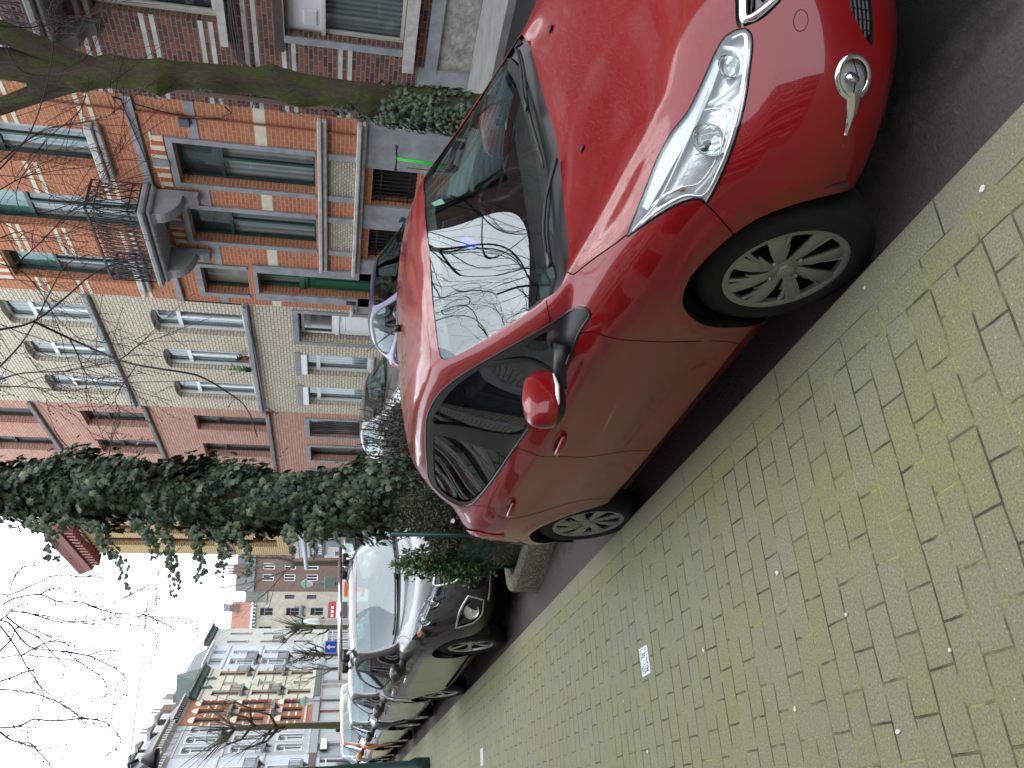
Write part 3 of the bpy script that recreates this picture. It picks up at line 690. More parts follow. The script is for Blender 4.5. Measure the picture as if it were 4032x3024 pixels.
        ar=MB(); ar.tube([(.56,.76*sd,.955),(.60,.82*sd,.965),(c[0],.90*sd if sd>0 else -.78,.96)],[.035,.024,.03],10); ar.build('mirror_arm',M_BLACK,mo,True)
        gm=MB(); gm.add([(c[0]+.073,c[1]+sd*.09,c[2]+.055),(c[0]+.073,c[1]-sd*.09,c[2]+.055),(c[0]+.073,c[1]-sd*.085,c[2]-.045),(c[0]+.073,c[1]+sd*.085,c[2]-.045)],[(0,1,2,3)]); gm.build('mirror_glass',M_CHROME,mo)
    # quarter light divider
    mb=MB(); ribbon(S,crv([(6.3,10.7),(6.55,9.7),(6.8,8.8),(6.95,7.2)],False,5),.024,-.002,(1,-1),mb=mb,thick=.004)
    mb.build('window_divider',M_BLACK,root,True)
    # wipers
    def onS(a,b,off): return Vector(S.pt(np.array(abs(a)),np.array(b),off)*np.array([1,1 if a>=0 else -1,1]))
    for P in ([(-4.2,9.0),(-3.76,9.06),(-1.85,9.34),(-.77,9.40),(.27,9.38)],[(.40,9.22),(1.97,9.38),(3.3,9.28),(3.99,9.12),(4.55,8.98)]):
        n=10; Q=crv(P,False,4); pts=[onS(q[0],q[1],.020+.008*math.sin(PI*i/len(Q))) for i,q in enumerate(Q)]
        st=pts if P[0][0]<0 else pts
        wp=MB(); h=len(pts)*6//10; wp.tube([pts[0]+Vector((-.035,0,-.014))]+[p+Vector((-.010,0,.010)) for p in pts[2:h]],[.013]+[.0065]*(h-2),8); c=pts[h-1]; wp.bbox(c.x-.022,c.x+.008,c.y-.03,c.y+.03,c.z-.004,c.z+.014,.005)
        wa=wp.build('wiper',M_BLACK,root,True,angle=40)
        q=MB(); q.tube([p+Vector((.004,0,-.008)) for p in pts[1:]],[.004]+[.0065]*(len(pts)-3)+[.004],6); q.build('wiper_blade',M_BLACK,wa,True)
    q=MB(); ribbon(S,[(.25,11.22),(.45,11.05),(.72,10.92)],.045,-.004,(1,),mb=q); q.build('blue_sticker',pm('sticker_blue',(.01,.03,.5),.6),ws,split=False)
    q=MB(); ribbon(S,[(-1.68,11.75),(-1.4,11.55)],.04,-.004,(1,),mb=q) if 0 else None
    aa=[onS(-1.72,11.80,-.005),onS(-1.42,11.70,-.005),onS(-1.18,11.45,-.005),onS(-1.5,11.52,-.005)]; q=MB(); q.add(aa,[(0,1,2,3)]); q.build('pale_sticker',pm('sticker_pale',(.45,.62,.50),.6),ws,fix=False)
    for t in (.178,-.50):
        mb=MB(); 
        aa=(.9 if t>0 else 3.1); c=onS(aa if t>0 else -aa,8.57 if t>0 else 8.3,.004); mb.ball(tuple(c),.014,8,sq=(1.5,.8,.55)); mb.build('washer_nozzle',M_BLACK,root,True)
    # aerial
    mb=MB(); mb.tube([(1.62,0,1.46),(1.64,0,1.485)],[.022,.012],10); mb.tube([(1.64,0,1.48),(1.86,0,1.62)],[.004,.0025],6); mb.build('aerial',M_BLACK,root,True)
    # tail lamp and rear lamp edge
    for sd in (1,-1):
        mb=MB(); ribbon(S,crv([(10.15,4.75),(10.3,5.1),(10.45,5.5),(10.9,5.7),(11.4,5.6)],False,4),[.02,.07,.11,.12,.10],.004,(sd,),mb=mb,thick=.012); mb.build('tail_light',M_REDLAMP,root,True)
    # cabin
    car_interior(root,1.0)
    return root
def ribbonwall(S,P,mb,depth=.03):
    ab=np.array(P); 
    for sd in (1,-1):
        A=S.pt(ab[:,0],ab[:,1],.0004)*np.array([1,sd,1]);B=A+np.array([0,0,0]); B=S.pt(ab[:,0],ab[:,1],-depth)*np.array([1,sd,1]); k=len(A)
        mb.add(A.tolist()+B.tolist(),[(i,i+1,k+i+1,k+i) for i in range(k-1) if abs(P[i][0]-P[i+1][0])+abs(P[i][1]-P[i+1][1])<1.2])
def car_interior(root,hs=1.0,full=True):
    mb=MB(); mb.bbox(.42,.86,-.66,.66,.62,.93*hs,.05); mb.box(.5,2.6,-.7,.7,.35,.45); mb.box(.5,2.55,-.74,-.70,.4,.90); mb.box(.5,2.55,.70,.74,.4,.90); mb.box(2.5,2.56,-.66,.66,.4,1.0)
    mb.build('dashboard',pm('dash',(.02,.02,.022),.7),root)
    for y in (.36,-.36):
        mb=MB(); mb.bbox(1.15,1.62,y-.24,y+.24,.48,.62,.05); 
        mb.prism([(1.58,.55),(1.72,.55),(1.88,1.08),(1.80,1.10)],y-.22,y+.22,lambda a,b,c:(a,c,b)); mb.bbox(1.80,1.89,y-.12,y+.12,1.10,1.28,.03)
        mb.build('front_seat',M_SEAT,root,True,angle=40)
    mb=MB(); mb.prism([(2.15,.5),(2.3,.5),(2.48,1.02),(2.40,1.04)],-.6,.6,lambda a,b,c:(a,c,b)); mb.bbox(1.9,2.3,-.6,.6,.5,.6,.04); mb.bbox(2.42,2.48,.25,.47,1.03,1.15,.02); mb.bbox(2.42,2.48,-.47,-.25,1.03,1.15,.02); mb.build('rear_seat',M_SEAT,root)
    if full:
        mb=MB(); c=Vector((.98,-.36,.93)); q=Euler_y(R(-62)); n=28
        ring=[c+q@Vector((.17*math.cos(2*PI*k/n),.17*math.sin(2*PI*k/n),0)) for k in range(n+1)]; mb.tube(ring,.014,8)
        mb.tube([c+q@Vector((-.16,0,0)),c+q@Vector((.16,0,0))],.02,6); mb.tube([c,c+Vector((-.2,0,-.12))],.03,6); mb.build('steering_wheel',M_BLACK,root,True)
        mb=MB(); mb.bbox(1.06,1.10,-.12,.12,1.255,1.315,.012); mb.tube([(1.07,0,1.3),(1.02,0,1.37)],.01,6); mb.build('rear_view_mirror',M_BLACK,root,True)
def Euler_y(a): return Matrix.Rotation(a,3,'Y')
# ---------------------------------------------------------------- materials of the street
M_STONE=pm('blue_stone',(.24,.25,.265),.7,nz=.3,nscale=3,bump=.3,bscale=120,dist=.003)
M_STONE_L=pm('pale_stone',(.42,.41,.39),.75,nz=.3,nscale=4,bump=.3,bscale=90,dist=.003)
M_STONE_D=pm('grimy_stone',(.16,.155,.15),.8,nz=.4,nscale=3,bump=.4,bscale=60,dist=.004)
M_WHITEF=pm('white_frame',(.72,.73,.74),.35,nz=.05)
M_CREAMF=pm('cream_frame',(.50,.50,.44),.4,nz=.08)
M_GREENF=pm('green_frame',(.012,.05,.045),.35,nz=.2)
M_GREEND=pm('green_door',(.008,.09,.055),.4,nz=.25,nscale=5)
M_BROWNF=pm('brown_frame',(.035,.028,.027),.45,nz=.2)
M_IRON=pm('wrought_iron',(.012,.012,.014),.45,metal=.3)
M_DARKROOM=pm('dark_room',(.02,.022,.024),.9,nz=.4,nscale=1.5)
M_BLUEPANEL=pm('blue_panel',(.028,.055,.065),.3,nz=.35,nscale=2.5)
M_TEAL=pm('teal_glass',(.06,.22,.20),.15,nz=.3,nscale=4)
M_WINGLASS=glass('window_glass',(.82,.88,.88),1.0,0,1.5)
M_PLASTER=pm('plaster',(.46,.46,.45),.8,nz=.12,nscale=2)
M_SLATE=pm('slate_roof',(.07,.075,.085),.55,nz=.25,nscale=6,bump=.3,bscale=30)
M_ZINC=pm('zinc',(.16,.21,.20),.45,metal=.4,nz=.2)
M_ROOFRED=pm('red_tile',(.26,.115,.08),.8,nz=.3,nscale=10)
def window_backing(name,col,fold_shade=14,lo=.55):
    if name in MT: return MT[name]
    m,n,b=nodes(name); b.inputs['Roughness'].default_value=.9
    tc=n.nodes.new('ShaderNodeTexCoord'); wv=n.nodes.new('ShaderNodeTexWave'); wv.inputs['Scale'].default_value=fold_shade/6; wv.inputs['Distortion'].default_value=1.6; wv.inputs['Detail'].default_value=1.5  # the sheet is flat: shade of the folds is painted in as darker bands
    mp=n.nodes.new('ShaderNodeMapping'); mp.inputs['Scale'].default_value=(1,1,.12); n.links.new(tc.outputs['Object'],mp.inputs[0]); n.links.new(mp.outputs[0],wv.inputs['Vector'])
    n.links.new(mixc(n,wv.outputs['Fac'],tuple(c*lo for c in col),col),b.inputs['Base Color']); MT[name]=m; return m
M_NET=window_backing('net_curtain',(.42,.43,.43)); M_NETD=window_backing('grey_curtain',(.24,.25,.25),20,.5); M_BEIGE=window_backing('beige_blind',(.42,.38,.33),3,.85)
B_DARK=brick('brick_dark',[(.075,.03,.03),(.13,.05,.04),(.20,.075,.05),(.10,.055,.05),(.26,.09,.055),(.12,.06,.055)],(.20,.18,.16),stain=.5)
B_ORANGE=brick('brick_orange',[(.45,.15,.068),(.49,.175,.082),(.42,.135,.062),(.51,.19,.095)],(.48,.34,.25),ms=.007,stain=.12)
B_CREAM=brick('brick_cream',[(.60,.54,.42),(.66,.60,.48),(.56,.50,.38)],(.20,.17,.14),ms=.009,stain=.14,bh=.078)
B_PINK=brick('brick_pink',[(.52,.30,.23),(.56,.33,.26),(.48,.26,.20),(.54,.27,.20)],(.22,.16,.13),ms=.008,stain=.35,stainc=(.36,.09,.045),bh=.078)
B_YELLOW=brick('brick_yellow',[(.50,.36,.17),(.54,.40,.20)],(.20,.13,.06),ms=.010,stain=.1,bh=.09)
B_PANEL=brick('brick_panel',[(.50,.46,.36),(.40,.37,.30),(.55,.50,.40)],(.10,.09,.08),bw_=.11,bh=.05,ms=.005,stain=.3)
B_BROWN=brick('brick_brown',[(.17,.10,.08),(.22,.13,.10),(.14,.085,.07)],(.22,.20,.18),stain=.2)
B_RED=brick('brick_far_red',[(.36,.11,.05),(.42,.14,.06)],(.30,.2,.15),stain=.1)
B_GREYW=pm('grey_render',(.33,.33,.355),.8,nz=.12,nscale=1.5); B_WHITE=pm('white_render',(.45,.47,.52),.8,nz=.08,nscale=1.5)
B_CREAMR=pm('cream_render',(.48,.455,.355),.8,nz=.1,nscale=1.5); B_OFFW=pm('offwhite_render',(.42,.42,.38),.8,nz=.12,nscale=1.2)
B_BEIGE=pm('beige_render',(.40,.37,.30),.85,nz=.2,nscale=1.5)
B_TILEW=brick('white_tile',[(.66,.66,.64),(.72,.72,.70)],(.35,.34,.32),bw_=.4,bh=.16,ms=.008,stain=.08)
M_CORNICE=pm('painted_cornice',(.20,.055,.04),.5,nz=.2); M_BANDC=pm('cream_band',(.60,.55,.44),.8,nz=.15,nscale=6)
class House:
    """terraced house; local x along the facade, y out to the street, z up; origin at the facade's lower corner"""
    def __init__(s,name,label,loc,rz,W,Hh,wall,depth=7,group='terraced houses',cat='house',z0=.1,roof=None):
        s.e=empty(name,loc,rz,label,cat,group); s.W=W;s.H=Hh;s.wall=wall;s.op=[];s.depth=depth;s.z0=z0;s.dress=MB();s.roofm=roof
        s.trim={}
    def t(s,mat,nm='stone_trim'):
        if (mat.name,nm) not in s.trim: s.trim[mat.name,nm]=(MB(),mat,nm)
        return s.trim[mat.name,nm][0]
    def band(s,z0,z1,mat,pr=.03,x0=None,x1=None,nm='stone_trim',skip=True,m=.0):
        x0=0.002 if x0 is None else x0; x1=s.W-.002 if x1 is None else x1
        iv=[(x0,x1)]
        if skip:
            for o in s.op:
                if o[3]>z0+.001 and o[2]<z1-.001:
                    new=[]
                    for a,b in iv:
                        if o[1]+m<=a or o[0]-m>=b: new.append((a,b)); continue
                        if a<o[0]-m: new.append((a,o[0]-m))
                        if b>o[1]+m: new.append((o[1]+m,b))
                    iv=new
        for a,b in iv: s.t(mat,nm).box(a,b,.0,pr,z0,z1)
    def hole(s,x0,x1,z0,z1): s.op.append((x0,x1,z0,z1))
    def window(s,x0,x1,z0,z1,frame=None,back=None,rec=.2,transom=None,mull=1,top=None,surround=None,sw=.13,sill=None,arch=0,fw=.06,sillp=.1,glassm=None,low=None,surz=True,simple=False):
        frame=frame or M_WHITEF; back=back or M_NET; s.op.append((x0,x1,z0,z1)); f=MB(); y=-rec
        f.box(x0,x0+fw,y-.06,y,z0,z1); f.box(x1-fw,x1,y-.06,y,z0,z1); f.box(x0+fw,x1-fw,y-.06,y,z1-fw,z1); f.box(x0+fw,x1-fw,y-.06,y,z0,z0+fw)
        zt=z1
        if transom: f.box(x0+fw,x1-fw,y-.055,y+.01,transom-fw/2,transom+fw/2+.02); zt=transom
        for k in range(1,mull+1):
            xm=x0+(x1-x0)*k/(mull+1); f.box(xm-fw*.55,xm+fw*.55,y-.05,y+.006,z0+fw,zt-fw/2)
        fo=f.build('window',frame,s.e)
        if not simple:
            g=MB(); g.quad((x0+.02,y-.03,z0+.02),(x1-.02,y-.03,z0+.02),(x1-.02,y-.03,z1-.02),(x0+.02,y-.03,z1-.02)); g.build('pane',glassm or M_WINGLASS,fo,fix=False)
        b=MB(); yb=y-.10
        b.quad((x0,yb,z0),(x1,yb,z0),(x1,yb,zt),(x0,yb,zt)); b.build('window_backing',back,fo,fix=False)  # dark_room backs put an unlit room's shade into the sheet's colour
        if transom:
            b=MB(); b.quad((x0,yb,zt),(x1,yb,zt),(x1,yb,z1),(x0,yb,z1)); b.build('upper_pane',top or back,fo,fix=False)
        if surround:
            q=MB(); q.box(x0-sw,x0,-.01,.03,z0,z1+sw); q.box(x1,x1+sw,-.01,.03,z0,z1+sw); q.box(x0,x1,-.01,.03,z1,z1+sw); q.build('window_surround',surround,fo)
        if sill: 
            q=MB(); q.bbox(x0-.08,x1+.08,-rec,sillp,z0-.09,z0,.012); q.build('sill',sill,fo)
        if arch:
            n=10; w_=x1-x0; q=MB(); pts=[(x0,z1)]+[(x0+w_*k/n,z1-arch+arch*(1-(2*k/n-1)**2)) for k in range(n+1)]+[(x1,z1)]
            # thin wall-coloured infill above the segmental arch
            for k in range(n):
                a=pts[k+1];b_=pts[k+2]; 
                q.add([(a[0],0.0,a[1]),(b_[0],0.0,b_[1]),(b_[0],0.0,z1),(a[0],0.0,z1),(a[0],-rec,a[1]),(b_[0],-rec,b_[1])],[(0,1,2,3),(0,4,5,1)])
            q.build('arch_head',s.wall,fo,fix=False)
        return fo
    def finish(s,cap=None):
        xs=sorted({0,s.W}|{o[0] for o in s.op}|{o[1] for o in s.op}); zs=sorted({s.z0,s.H}|{max(s.z0,o[2]) for o in s.op}|{min(s.H,o[3]) for o in s.op})
        m=MB(); V={}
        def v(i,j):
            if (i,j) not in V: V[i,j]=len(m.v); m.v.append((xs[i],0,zs[j]))
            return V[i,j]
        for i in range(len(xs)-1):
            for j in range(len(zs)-1):
                cx,cz=(xs[i]+xs[i+1])/2,(zs[j]+zs[j+1])/2
                if any(o[0]<cx<o[1] and o[2]<cz<o[3] for o in s.op): continue
                m.f.append((v(i+1,j),v(i,j),v(i,j+1),v(i+1,j+1))); m.m.append(0)
        rd=-.34
        for (x0,x1,z0,z1) in s.op:
            z0=max(z0,s.z0);z1=min(z1,s.H)
            m.add([(x0,0,z0),(x0,0,z1),(x0,rd,z1),(x0,rd,z0)],[(0,1,2,3)]); m.add([(x1,0,z0),(x1,0,z1),(x1,rd,z1),(x1,rd,z0)],[(3,2,1,0)])
            m.add([(x0,0,z1),(x1,0,z1),(x1,rd,z1),(x0,rd,z1)],[(0,1,2,3)]); m.add([(x0,0,z0),(x1,0,z0),(x1,rd,z0),(x0,rd,z0)],[(3,2,1,0)])
        d=-s.depth
        m.add([(0,0,s.z0),(0,0,s.H),(0,d,s.H),(0,d,s.z0)],[(0,1,2,3)]); m.add([(s.W,0,s.z0),(s.W,0,s.H),(s.W,d,s.H),(s.W,d,s.z0)],[(3,2,1,0)])
        m.add([(0,d,s.z0),(s.W,d,s.z0),(s.W,d,s.H),(0,d,s.H)],[(0,1,2,3)]); m.add([(0,0,s.H),(s.W,0,s.H),(s.W,d,s.H),(0,d,s.H)],[(0,1,2,3)])
        # an inner wall closes the rooms, coloured near-black for their shade
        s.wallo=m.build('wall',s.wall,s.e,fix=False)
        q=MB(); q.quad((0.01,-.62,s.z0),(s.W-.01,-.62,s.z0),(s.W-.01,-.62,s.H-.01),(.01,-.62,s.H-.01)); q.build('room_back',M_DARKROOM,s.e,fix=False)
        for k,(mb,mat,nm) in s.trim.items(): mb.build(nm,mat,s.e)
        return s.e
def scroll_rail(x0,x1,y,z0,z1,step=.16,axis='x',mb=None,fancy=True):
    """wrought iron balustrade run with curled panels"""
    mb=mb or MB(); P=(lambda a,z:(a,y,z)) if axis=='x' else (lambda a,z:(y,a,z))
    for z,r in ((z0,.018),(z0+(z1-z0)*.18,.011),(z1-(z1-z0)*.16,.011),(z1,.028)): mb.tube([P(x0,z),P(x1,z)],r,4)
    n=max(1,int(abs(x1-x0)/step)); 
    for k in range(n+1):
        a=x0+(x1-x0)*k/n; mb.tube([P(a,z0),P(a,z1)],.011,4)
        if fancy and k<n:
            am=a+(x1-x0)/n/2; h=z1-z0; w_=(x1-x0)/n*.42
            for sg in (1,-1):
                pts=[P(am+sg*w_*math.cos(t)*(.35+.65*q),z0+h*(.5+sg*.28)+h*.17*math.sin(t)*(.3+.7*q)) for t,q in [(-PI/2+2.2*PI*i/9,1-i/11) for i in range(10)]]
                mb.tube(pts,.011,4)
            mb.tube([P(am-w_,z0+h*.2),P(am+w_*.4,z0+h*.5),P(am-w_*.2,z0+h*.8)],.010,4)
    return mb
def far(Y): return (11.0,Y,0)
RZF=PI/2
def text_obj(name,txt,size,mat,parent,loc,rot,ext=.004,align='CENTER',font_scale=(1,1)):
    cu=bpy.data.curves.new(name,'FONT'); cu.body=txt; cu.size=size; cu.extrude=ext; cu.align_x=align; cu.align_y='CENTER'; cu.space_character=1.05
    t=bpy.data.objects.new(name,cu); C.objects.link(t)
    bpy.context.view_layer.update()
    me=bpy.data.meshes.new_from_object(t.evaluated_get(bpy.context.evaluated_depsgraph_get())); bpy.data.objects.remove(t)
    o=bpy.data.objects.new(name,me); C.objects.link(o); me.materials.clear(); me.materials.append(mat); o.parent=parent; o.location=loc; o.rotation_euler=rot; o.scale=(font_scale[0],font_scale[1],1)
    return o
# ---------------------------------------------------------------- far row of houses (facing the camera across the street)
def house_dark():
    W=6.6; Y0=4.2
    h=House('terraced_house','dark red brick house with paired pale brick bands, half hidden behind the mossy trunk',far(Y0),RZF,W,13,B_DARK)
    L=lambda y:y-Y0
    h.window(L(7.35),L(9.22),1.23,3.05,M_CREAMF,M_NETD,rec=.16,transom=None,mull=0,fw=.05,surround=M_STONE,sw=.12)
    f=MB(); f.box(L(7.35),L(9.22),-.17,-.10,2.44,2.5); f.build('window',M_CREAMF,h.e)
    p=MB(); p.box(L(7.42),L(9.16),-.19,-.13,2.5,3.0); po=p.build('blind_panel',pm('white_panel',(.62,.62,.66),.4),h.e)
    v=MB(); v.box(8.80-Y0,9.06-Y0,-.13,-.11,2.57,2.78)
    for k in range(7): v.box(8.81-Y0,9.05-Y0,-.11,-.10,2.585+k*.027,2.597+k*.027)
    v.build('vent_grille',M_WHITEF,po)
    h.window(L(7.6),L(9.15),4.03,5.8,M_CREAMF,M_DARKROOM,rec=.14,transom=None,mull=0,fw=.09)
    h.window(L(4.9),L(6.4),4.03,5.8,M_CREAMF,M_NET,rec=.14,mull=1)
    h.window(L(4.9),L(6.4),1.23,3.05,M_CREAMF,M_NETD,rec=.16,mull=1,surround=M_STONE)
    h.window(L(7.6),L(9.15),6.6,8.9,M_CREAMF,M_NET,rec=.14,mull=1); h.window(L(4.9),L(6.4),6.6,8.9,M_CREAMF,M_NET,rec=.14,mull=1)
    h.window(L(7.6),L(9.15),9.9,12,M_CREAMF,M_NET,rec=.14,mull=1); h.window(L(4.9),L(6.4),9.9,12,M_CREAMF,M_NET,rec=.14,mull=1)
    for z in (9.5,8.3,7.2,5.9,5.0,4.15,3.5,2.93,2.05):
        for dz in (0,.15): h.band(z+dz-.035,z+dz+.035,M_STONE_L,.004,nm='pale_brick_course')
    h.band(3.9,4.02,M_STONE_L,.10,L(7.3),L(9.5),skip=False,nm='stone_sill'); h.band(1.04,1.22,M_STONE_L,.14,L(6.9),L(9.55),skip=False,nm='stone_sill')
    h.t(pm('rusty_lintel',(.05,.03,.028),.6,nz=.4,nscale=15),'lintel').box(L(7.2),L(9.52),.0,.035,3.07,3.2)
    h.t(M_STONE,'plinth').box(L(6.9),L(9.6),0,.06,.66,.86); h.t(M_STONE,'plinth').box(L(9.5),L(10.78),0,.05,.12,.95); h.t(M_STONE,'plinth').box(.01,L(6.9),0,.05,.12,.95)
    h.t(pm('peeling_plaster',(.30,.285,.25),.9,nz=.45,nscale=5,bump=.8,bscale=14,dist=.03),'basement_panel').box(L(6.9),L(9.5),-.06,.012,.12,.66)
    # balcony and its consoles over the first floor
    b=MB(); b.bbox(L(7.0),L(9.85),0.01,.75,6.32,6.45,.03); b.bbox(L(7.05),L(9.8),0.01,.68,6.22,6.32,.03)
    for xx in (L(7.3),L(9.45)):
        b.prism([(0,5.75),(.12,5.8),(.2,5.95),(.42,6.0),(.5,6.1),(.6,6.22),(0,6.22)],xx-.1,xx+.1,lambda a,bb,c:(c,a,bb))
    bo=b.build('balcony',M_STONE_D,h.e,angle=40)
    r=scroll_rail(L(7.05),L(9.8),.7,6.47,7.35); scroll_rail(.05,.7,L(9.8),6.47,7.35,axis='y',mb=r); scroll_rail(.05,.7,L(7.05),6.47,7.35,axis='y',mb=r)
    r.build('railing',M_IRON,bo)
    # cables under the first floor sill
    c=MB()
    for k in range(4): c.tube([(L(4.3)+i*.6,.06+k*.015,3.84-k*.03+.02*math.sin(i*1.7+k)) for i in range(10)]+[(L(10.1),.04,3.5-k*.02),(L(10.75),.05,3.55+.1*k)],.011,5)
    c.build('cable',M_BLACK,h.e)
    p=MB(); p.tube([(L(10.55),.06,.3),(L(10.55),.06,12.9)],.045,8); p.build('downpipe',pm('pipe_grey',(.12,.07,.055),.6),h.e)
    h.finish(); return h
def house_orange():
    W=6.1;Y0=10.8; L=lambda y:y-Y0
    h=House('terraced_house','orange brick house with blue stone window frames, green door and iron balcony',far(Y0),RZF,W,13.2,B_ORANGE)
    for a,b in ((11.80,12.86),(13.59,14.6)):
        h.window(L(a),L(b),2.63,5.10,M_GREENF,M_NET,rec=.2,transom=4.33,mull=1,top=M_BLUEPANEL,surround=M_STONE,sw=.12,fw=.05)
        hd=MB(); st=MB(); n=11; x0,x1=L(a)-.12,L(b)+.12
        for k in range(n):
            u0=x0+(x1-x0)*k/n; u1=x0+(x1-x0)*(k+1)/n; c0=.12*(1-(2*(k+.5)/n-1)**2)
            (st if k%2 else hd).box(u0,u1,.001,.026,5.225+.02,5.40+c0)
        hd.box(x0-.08,x1+.08,.001,.018,5.43,5.47); hd.build('arch_stripe',M_BANDC,h.e); st.build('arch_brick',pm('arch_red',(.42,.11,.04),.8,nz=.2),h.e)
        kb=MB(); kb.prism([(-.07,5.22),(.07,5.22),(.1,5.5),(-.1,5.5)],0,.06,lambda p,q,r,c=(L(a)+L(b))/2:(c+p,r,q)); kb.build('keystone',M_STONE,h.e)
        pn=MB(); pn.box(L(a)+.03,L(b)-.03,.0,.012,1.90,2.38); pn.build('brick_panel',B_PANEL,h.e)
        fr=MB()
        for xx in (L(a)-.11,L(b)-.03): fr.box(xx,xx+.14,0,.05,1.89,2.41)
        fr.build('panel_frame',M_STONE,h.e)
    # balcony window, side windows upstairs
    for a,b,z0 in ((11.74,12.68,6.5),(13.53,14.56,5.95),(15.46,16.38,6.5)):
        h.window(L(a),L(b),z0,9.0,M_GREENF,M_NET,rec=.2,transom=8.1,mull=1,top=M_TEAL,fw=.05,surround=None)
        hd=MB(); st=MB(); n=9; x0,x1=L(a)-.1,L(b)+.1
        for k in range(n): (st if k%2 else hd).box(x0+(x1-x0)*k/n,x0+(x1-x0)*(k+1)/n,.001,.026,9.05,9.4)
        hd.build('arch_stripe',M_BANDC,h.e); st.build('arch_brick',MT['arch_red'],h.e)
    for a,b in ((11.5,12.9),(15.2,16.6)): 
        q=MB(); q.bbox(L(a),L(b),.0,.16,6.34,6.48,.02); q.bbox(L(a)+.04,L(b)-.04,0,.1,6.24,6.34,.02); q.build('stone_sill',M_STONE_L,h.e)
    for a,b in ((11.8,12.7),(13.6,14.5),(15.5,16.3)): h.window(L(a),L(b),10.2,12.3,M_GREENF,M_NET,rec=.2,mull=1)
    # door bay
    h.window(L(15.53),L(16.5),4.13,5.10,M_GREENF,M_BEIGE,rec=.2,mull=0,surround=M_STONE,sw=.12,fw=.05)
    h.hole(L(15.56),L(16.36),.3,3.92)
    d=MB(); d.box(L(15.56),L(16.36),-.3,-.24,3.0,3.92); 
    f=MB(); y=-.2
    f.box(L(15.56),L(15.64),-.26,y,.3,3.92); f.box(L(16.28),L(16.36),-.26,y,.3,3.92); f.box(L(15.64),L(16.28),-.26,y,3.84,3.92); f.box(L(15.56),L(16.36),-.26,y+.06,2.93,3.04); f.box(L(15.56),L(16.36),-.26,y+.03,2.86,2.93); f.box(L(15.94),L(15.98),-.26,y,3.04,3.84)
    fo=f.build('door_frame',M_GREEND,h.e); g=MB(); g.quad((L(15.64),-.23,3.04),(L(16.28),-.23,3.04),(L(16.28),-.23,3.84),(L(15.64),-.23,3.84)); g.build('pane',M_WINGLASS,fo,fix=False)
    g=MB(); g.quad((L(15.6),-.3,3.0),(L(16.32),-.3,3.0),(L(16.32),-.3,3.9),(L(15.6),-.3,3.9)); g.build('window_backing',M_NET,fo,fix=False)
    dr=MB(); dr.box(L(15.64),L(16.28),-.26,-.21,.3,2.86)
    for z0,z1 in ((.45,1.15),(1.3,2.7)):
        for a,b in ((15.70,15.93),(15.99,16.22)): dr.bbox(L(a),L(b),-.215,-.185,z0,z1,.02)
    do=dr.build('door',M_GREEND,h.e); ir=MB()
    for k in range(6): ir.tube([(L(15.71)+k*.045,-.17,1.32),(L(15.71)+k*.045,-.17,2.68)],.006,4)
    for z in (1.5,2.5): ir.tube([(L(15.68),-.17,z),(L(15.95),-.17,z)],.006,4)
    ir.build('door_grille',M_IRON,do)
    s=MB()
    s.box(L(15.30),L(15.56),0,.05,.3,4.0); s.box(L(16.36),L(16.62),0,.05,.3,4.0); s.box(L(15.56),L(16.36),0,.05,3.92,4.0); s.box(L(15.2),L(16.7),.0,.35,.1,.3); s.build('door_surround',M_STONE,h.e)
    bl=MB(); bl.box(L(16.43),L(16.55),.05,.075,1.78,1.98); bl.build('doorbell',M_BLACK,h.e)
    # basement windows with iron bars
    for a,b in ((11.94,13.0),(13.72,14.8)):
        h.window(L(a),L(b),.72,1.57,M_BROWNF,M_DARKROOM,rec=.25,mull=0,fw=.04,simple=True)
        ir=MB(); n=9
        for k in range(n+1):
            xx=L(a)+.04+(b-a-.08)*k/n; ir.tube([(xx,-.1,.72),(xx,-.1,1.5),(xx+.02,-.1,1.55)],.011,5)
        for z in (.85,1.4): ir.tube([(L(a),-.1,z),(L(b),-.1,z)],.012,5)
        ir.build('window_bars',M_IRON,h.e)
    h.band(.1,1.72,M_STONE,.05,nm='plinth',m=.0); 
    q=MB(); q.bbox(.003,L(15.28),.0,.20,1.80,1.89,.02); q.bbox(.003,L(15.28),0,.12,1.72,1.80,.02); q.bbox(L(16.63),W-.003,.0,.20,1.80,1.89,.02); q.bbox(L(16.63),W-.003,0,.12,1.72,1.80,.02); q.build('plinth_cornice',M_STONE_L,h.e)
    q=MB(); q.bbox(.05,L(15.28),.0,.14,2.50,2.58,.015); q.bbox(.05,L(15.28),0,.09,2.41,2.50,.015); q.build('stone_sill',M_STONE_L,h.e)
    h.band(3.46,3.66,M_BANDC,.006,m=.12,nm='cream_brick_course'); h.band(4.62,4.78,M_STONE,.012,m=.12)
    h.band(5.60,5.74,M_STONE,.05,skip=False)
    for z in (6.28,6.46,7.55,7.72,8.4,8.55): h.band(z,z+.07,M_BANDC,.006,m=.0,nm='cream_brick_course')
    # balcony
    x0,x1=L(12.9),L(15.25); b=MB(); b.bbox(x0,x1,.02,.80,5.66,5.78,.03); b.bbox(x0+.05,x1-.05,.02,.72,5.56,5.66,.03)
    for xx in (x0+.28,x1-.28):
        cur=[(0.05,4.80),(.16,4.82),(.2,4.95),(.16,5.08)]+[(.16+.5*math.sin(t),5.08+.42*(1-math.cos(t))) for t in [i*PI/16 for i in range(1,9)]]+[(.70,5.56),(0.05,5.56)]
        b.prism(cur,xx-.13,xx+.13,lambda p,q,c:(c,p,q))
    bo=b.build('balcony',M_STONE,h.e,angle=40)
    r=scroll_rail(x0+.06,x1-.06,.72,5.8,6.68,step=.14); scroll_rail(.05,.72,x0+.06,5.8,6.68,.14,'y',r); scroll_rail(.05,.72,x1-.06,5.8,6.68,.14,'y',r); r.build('railing',M_IRON,bo)
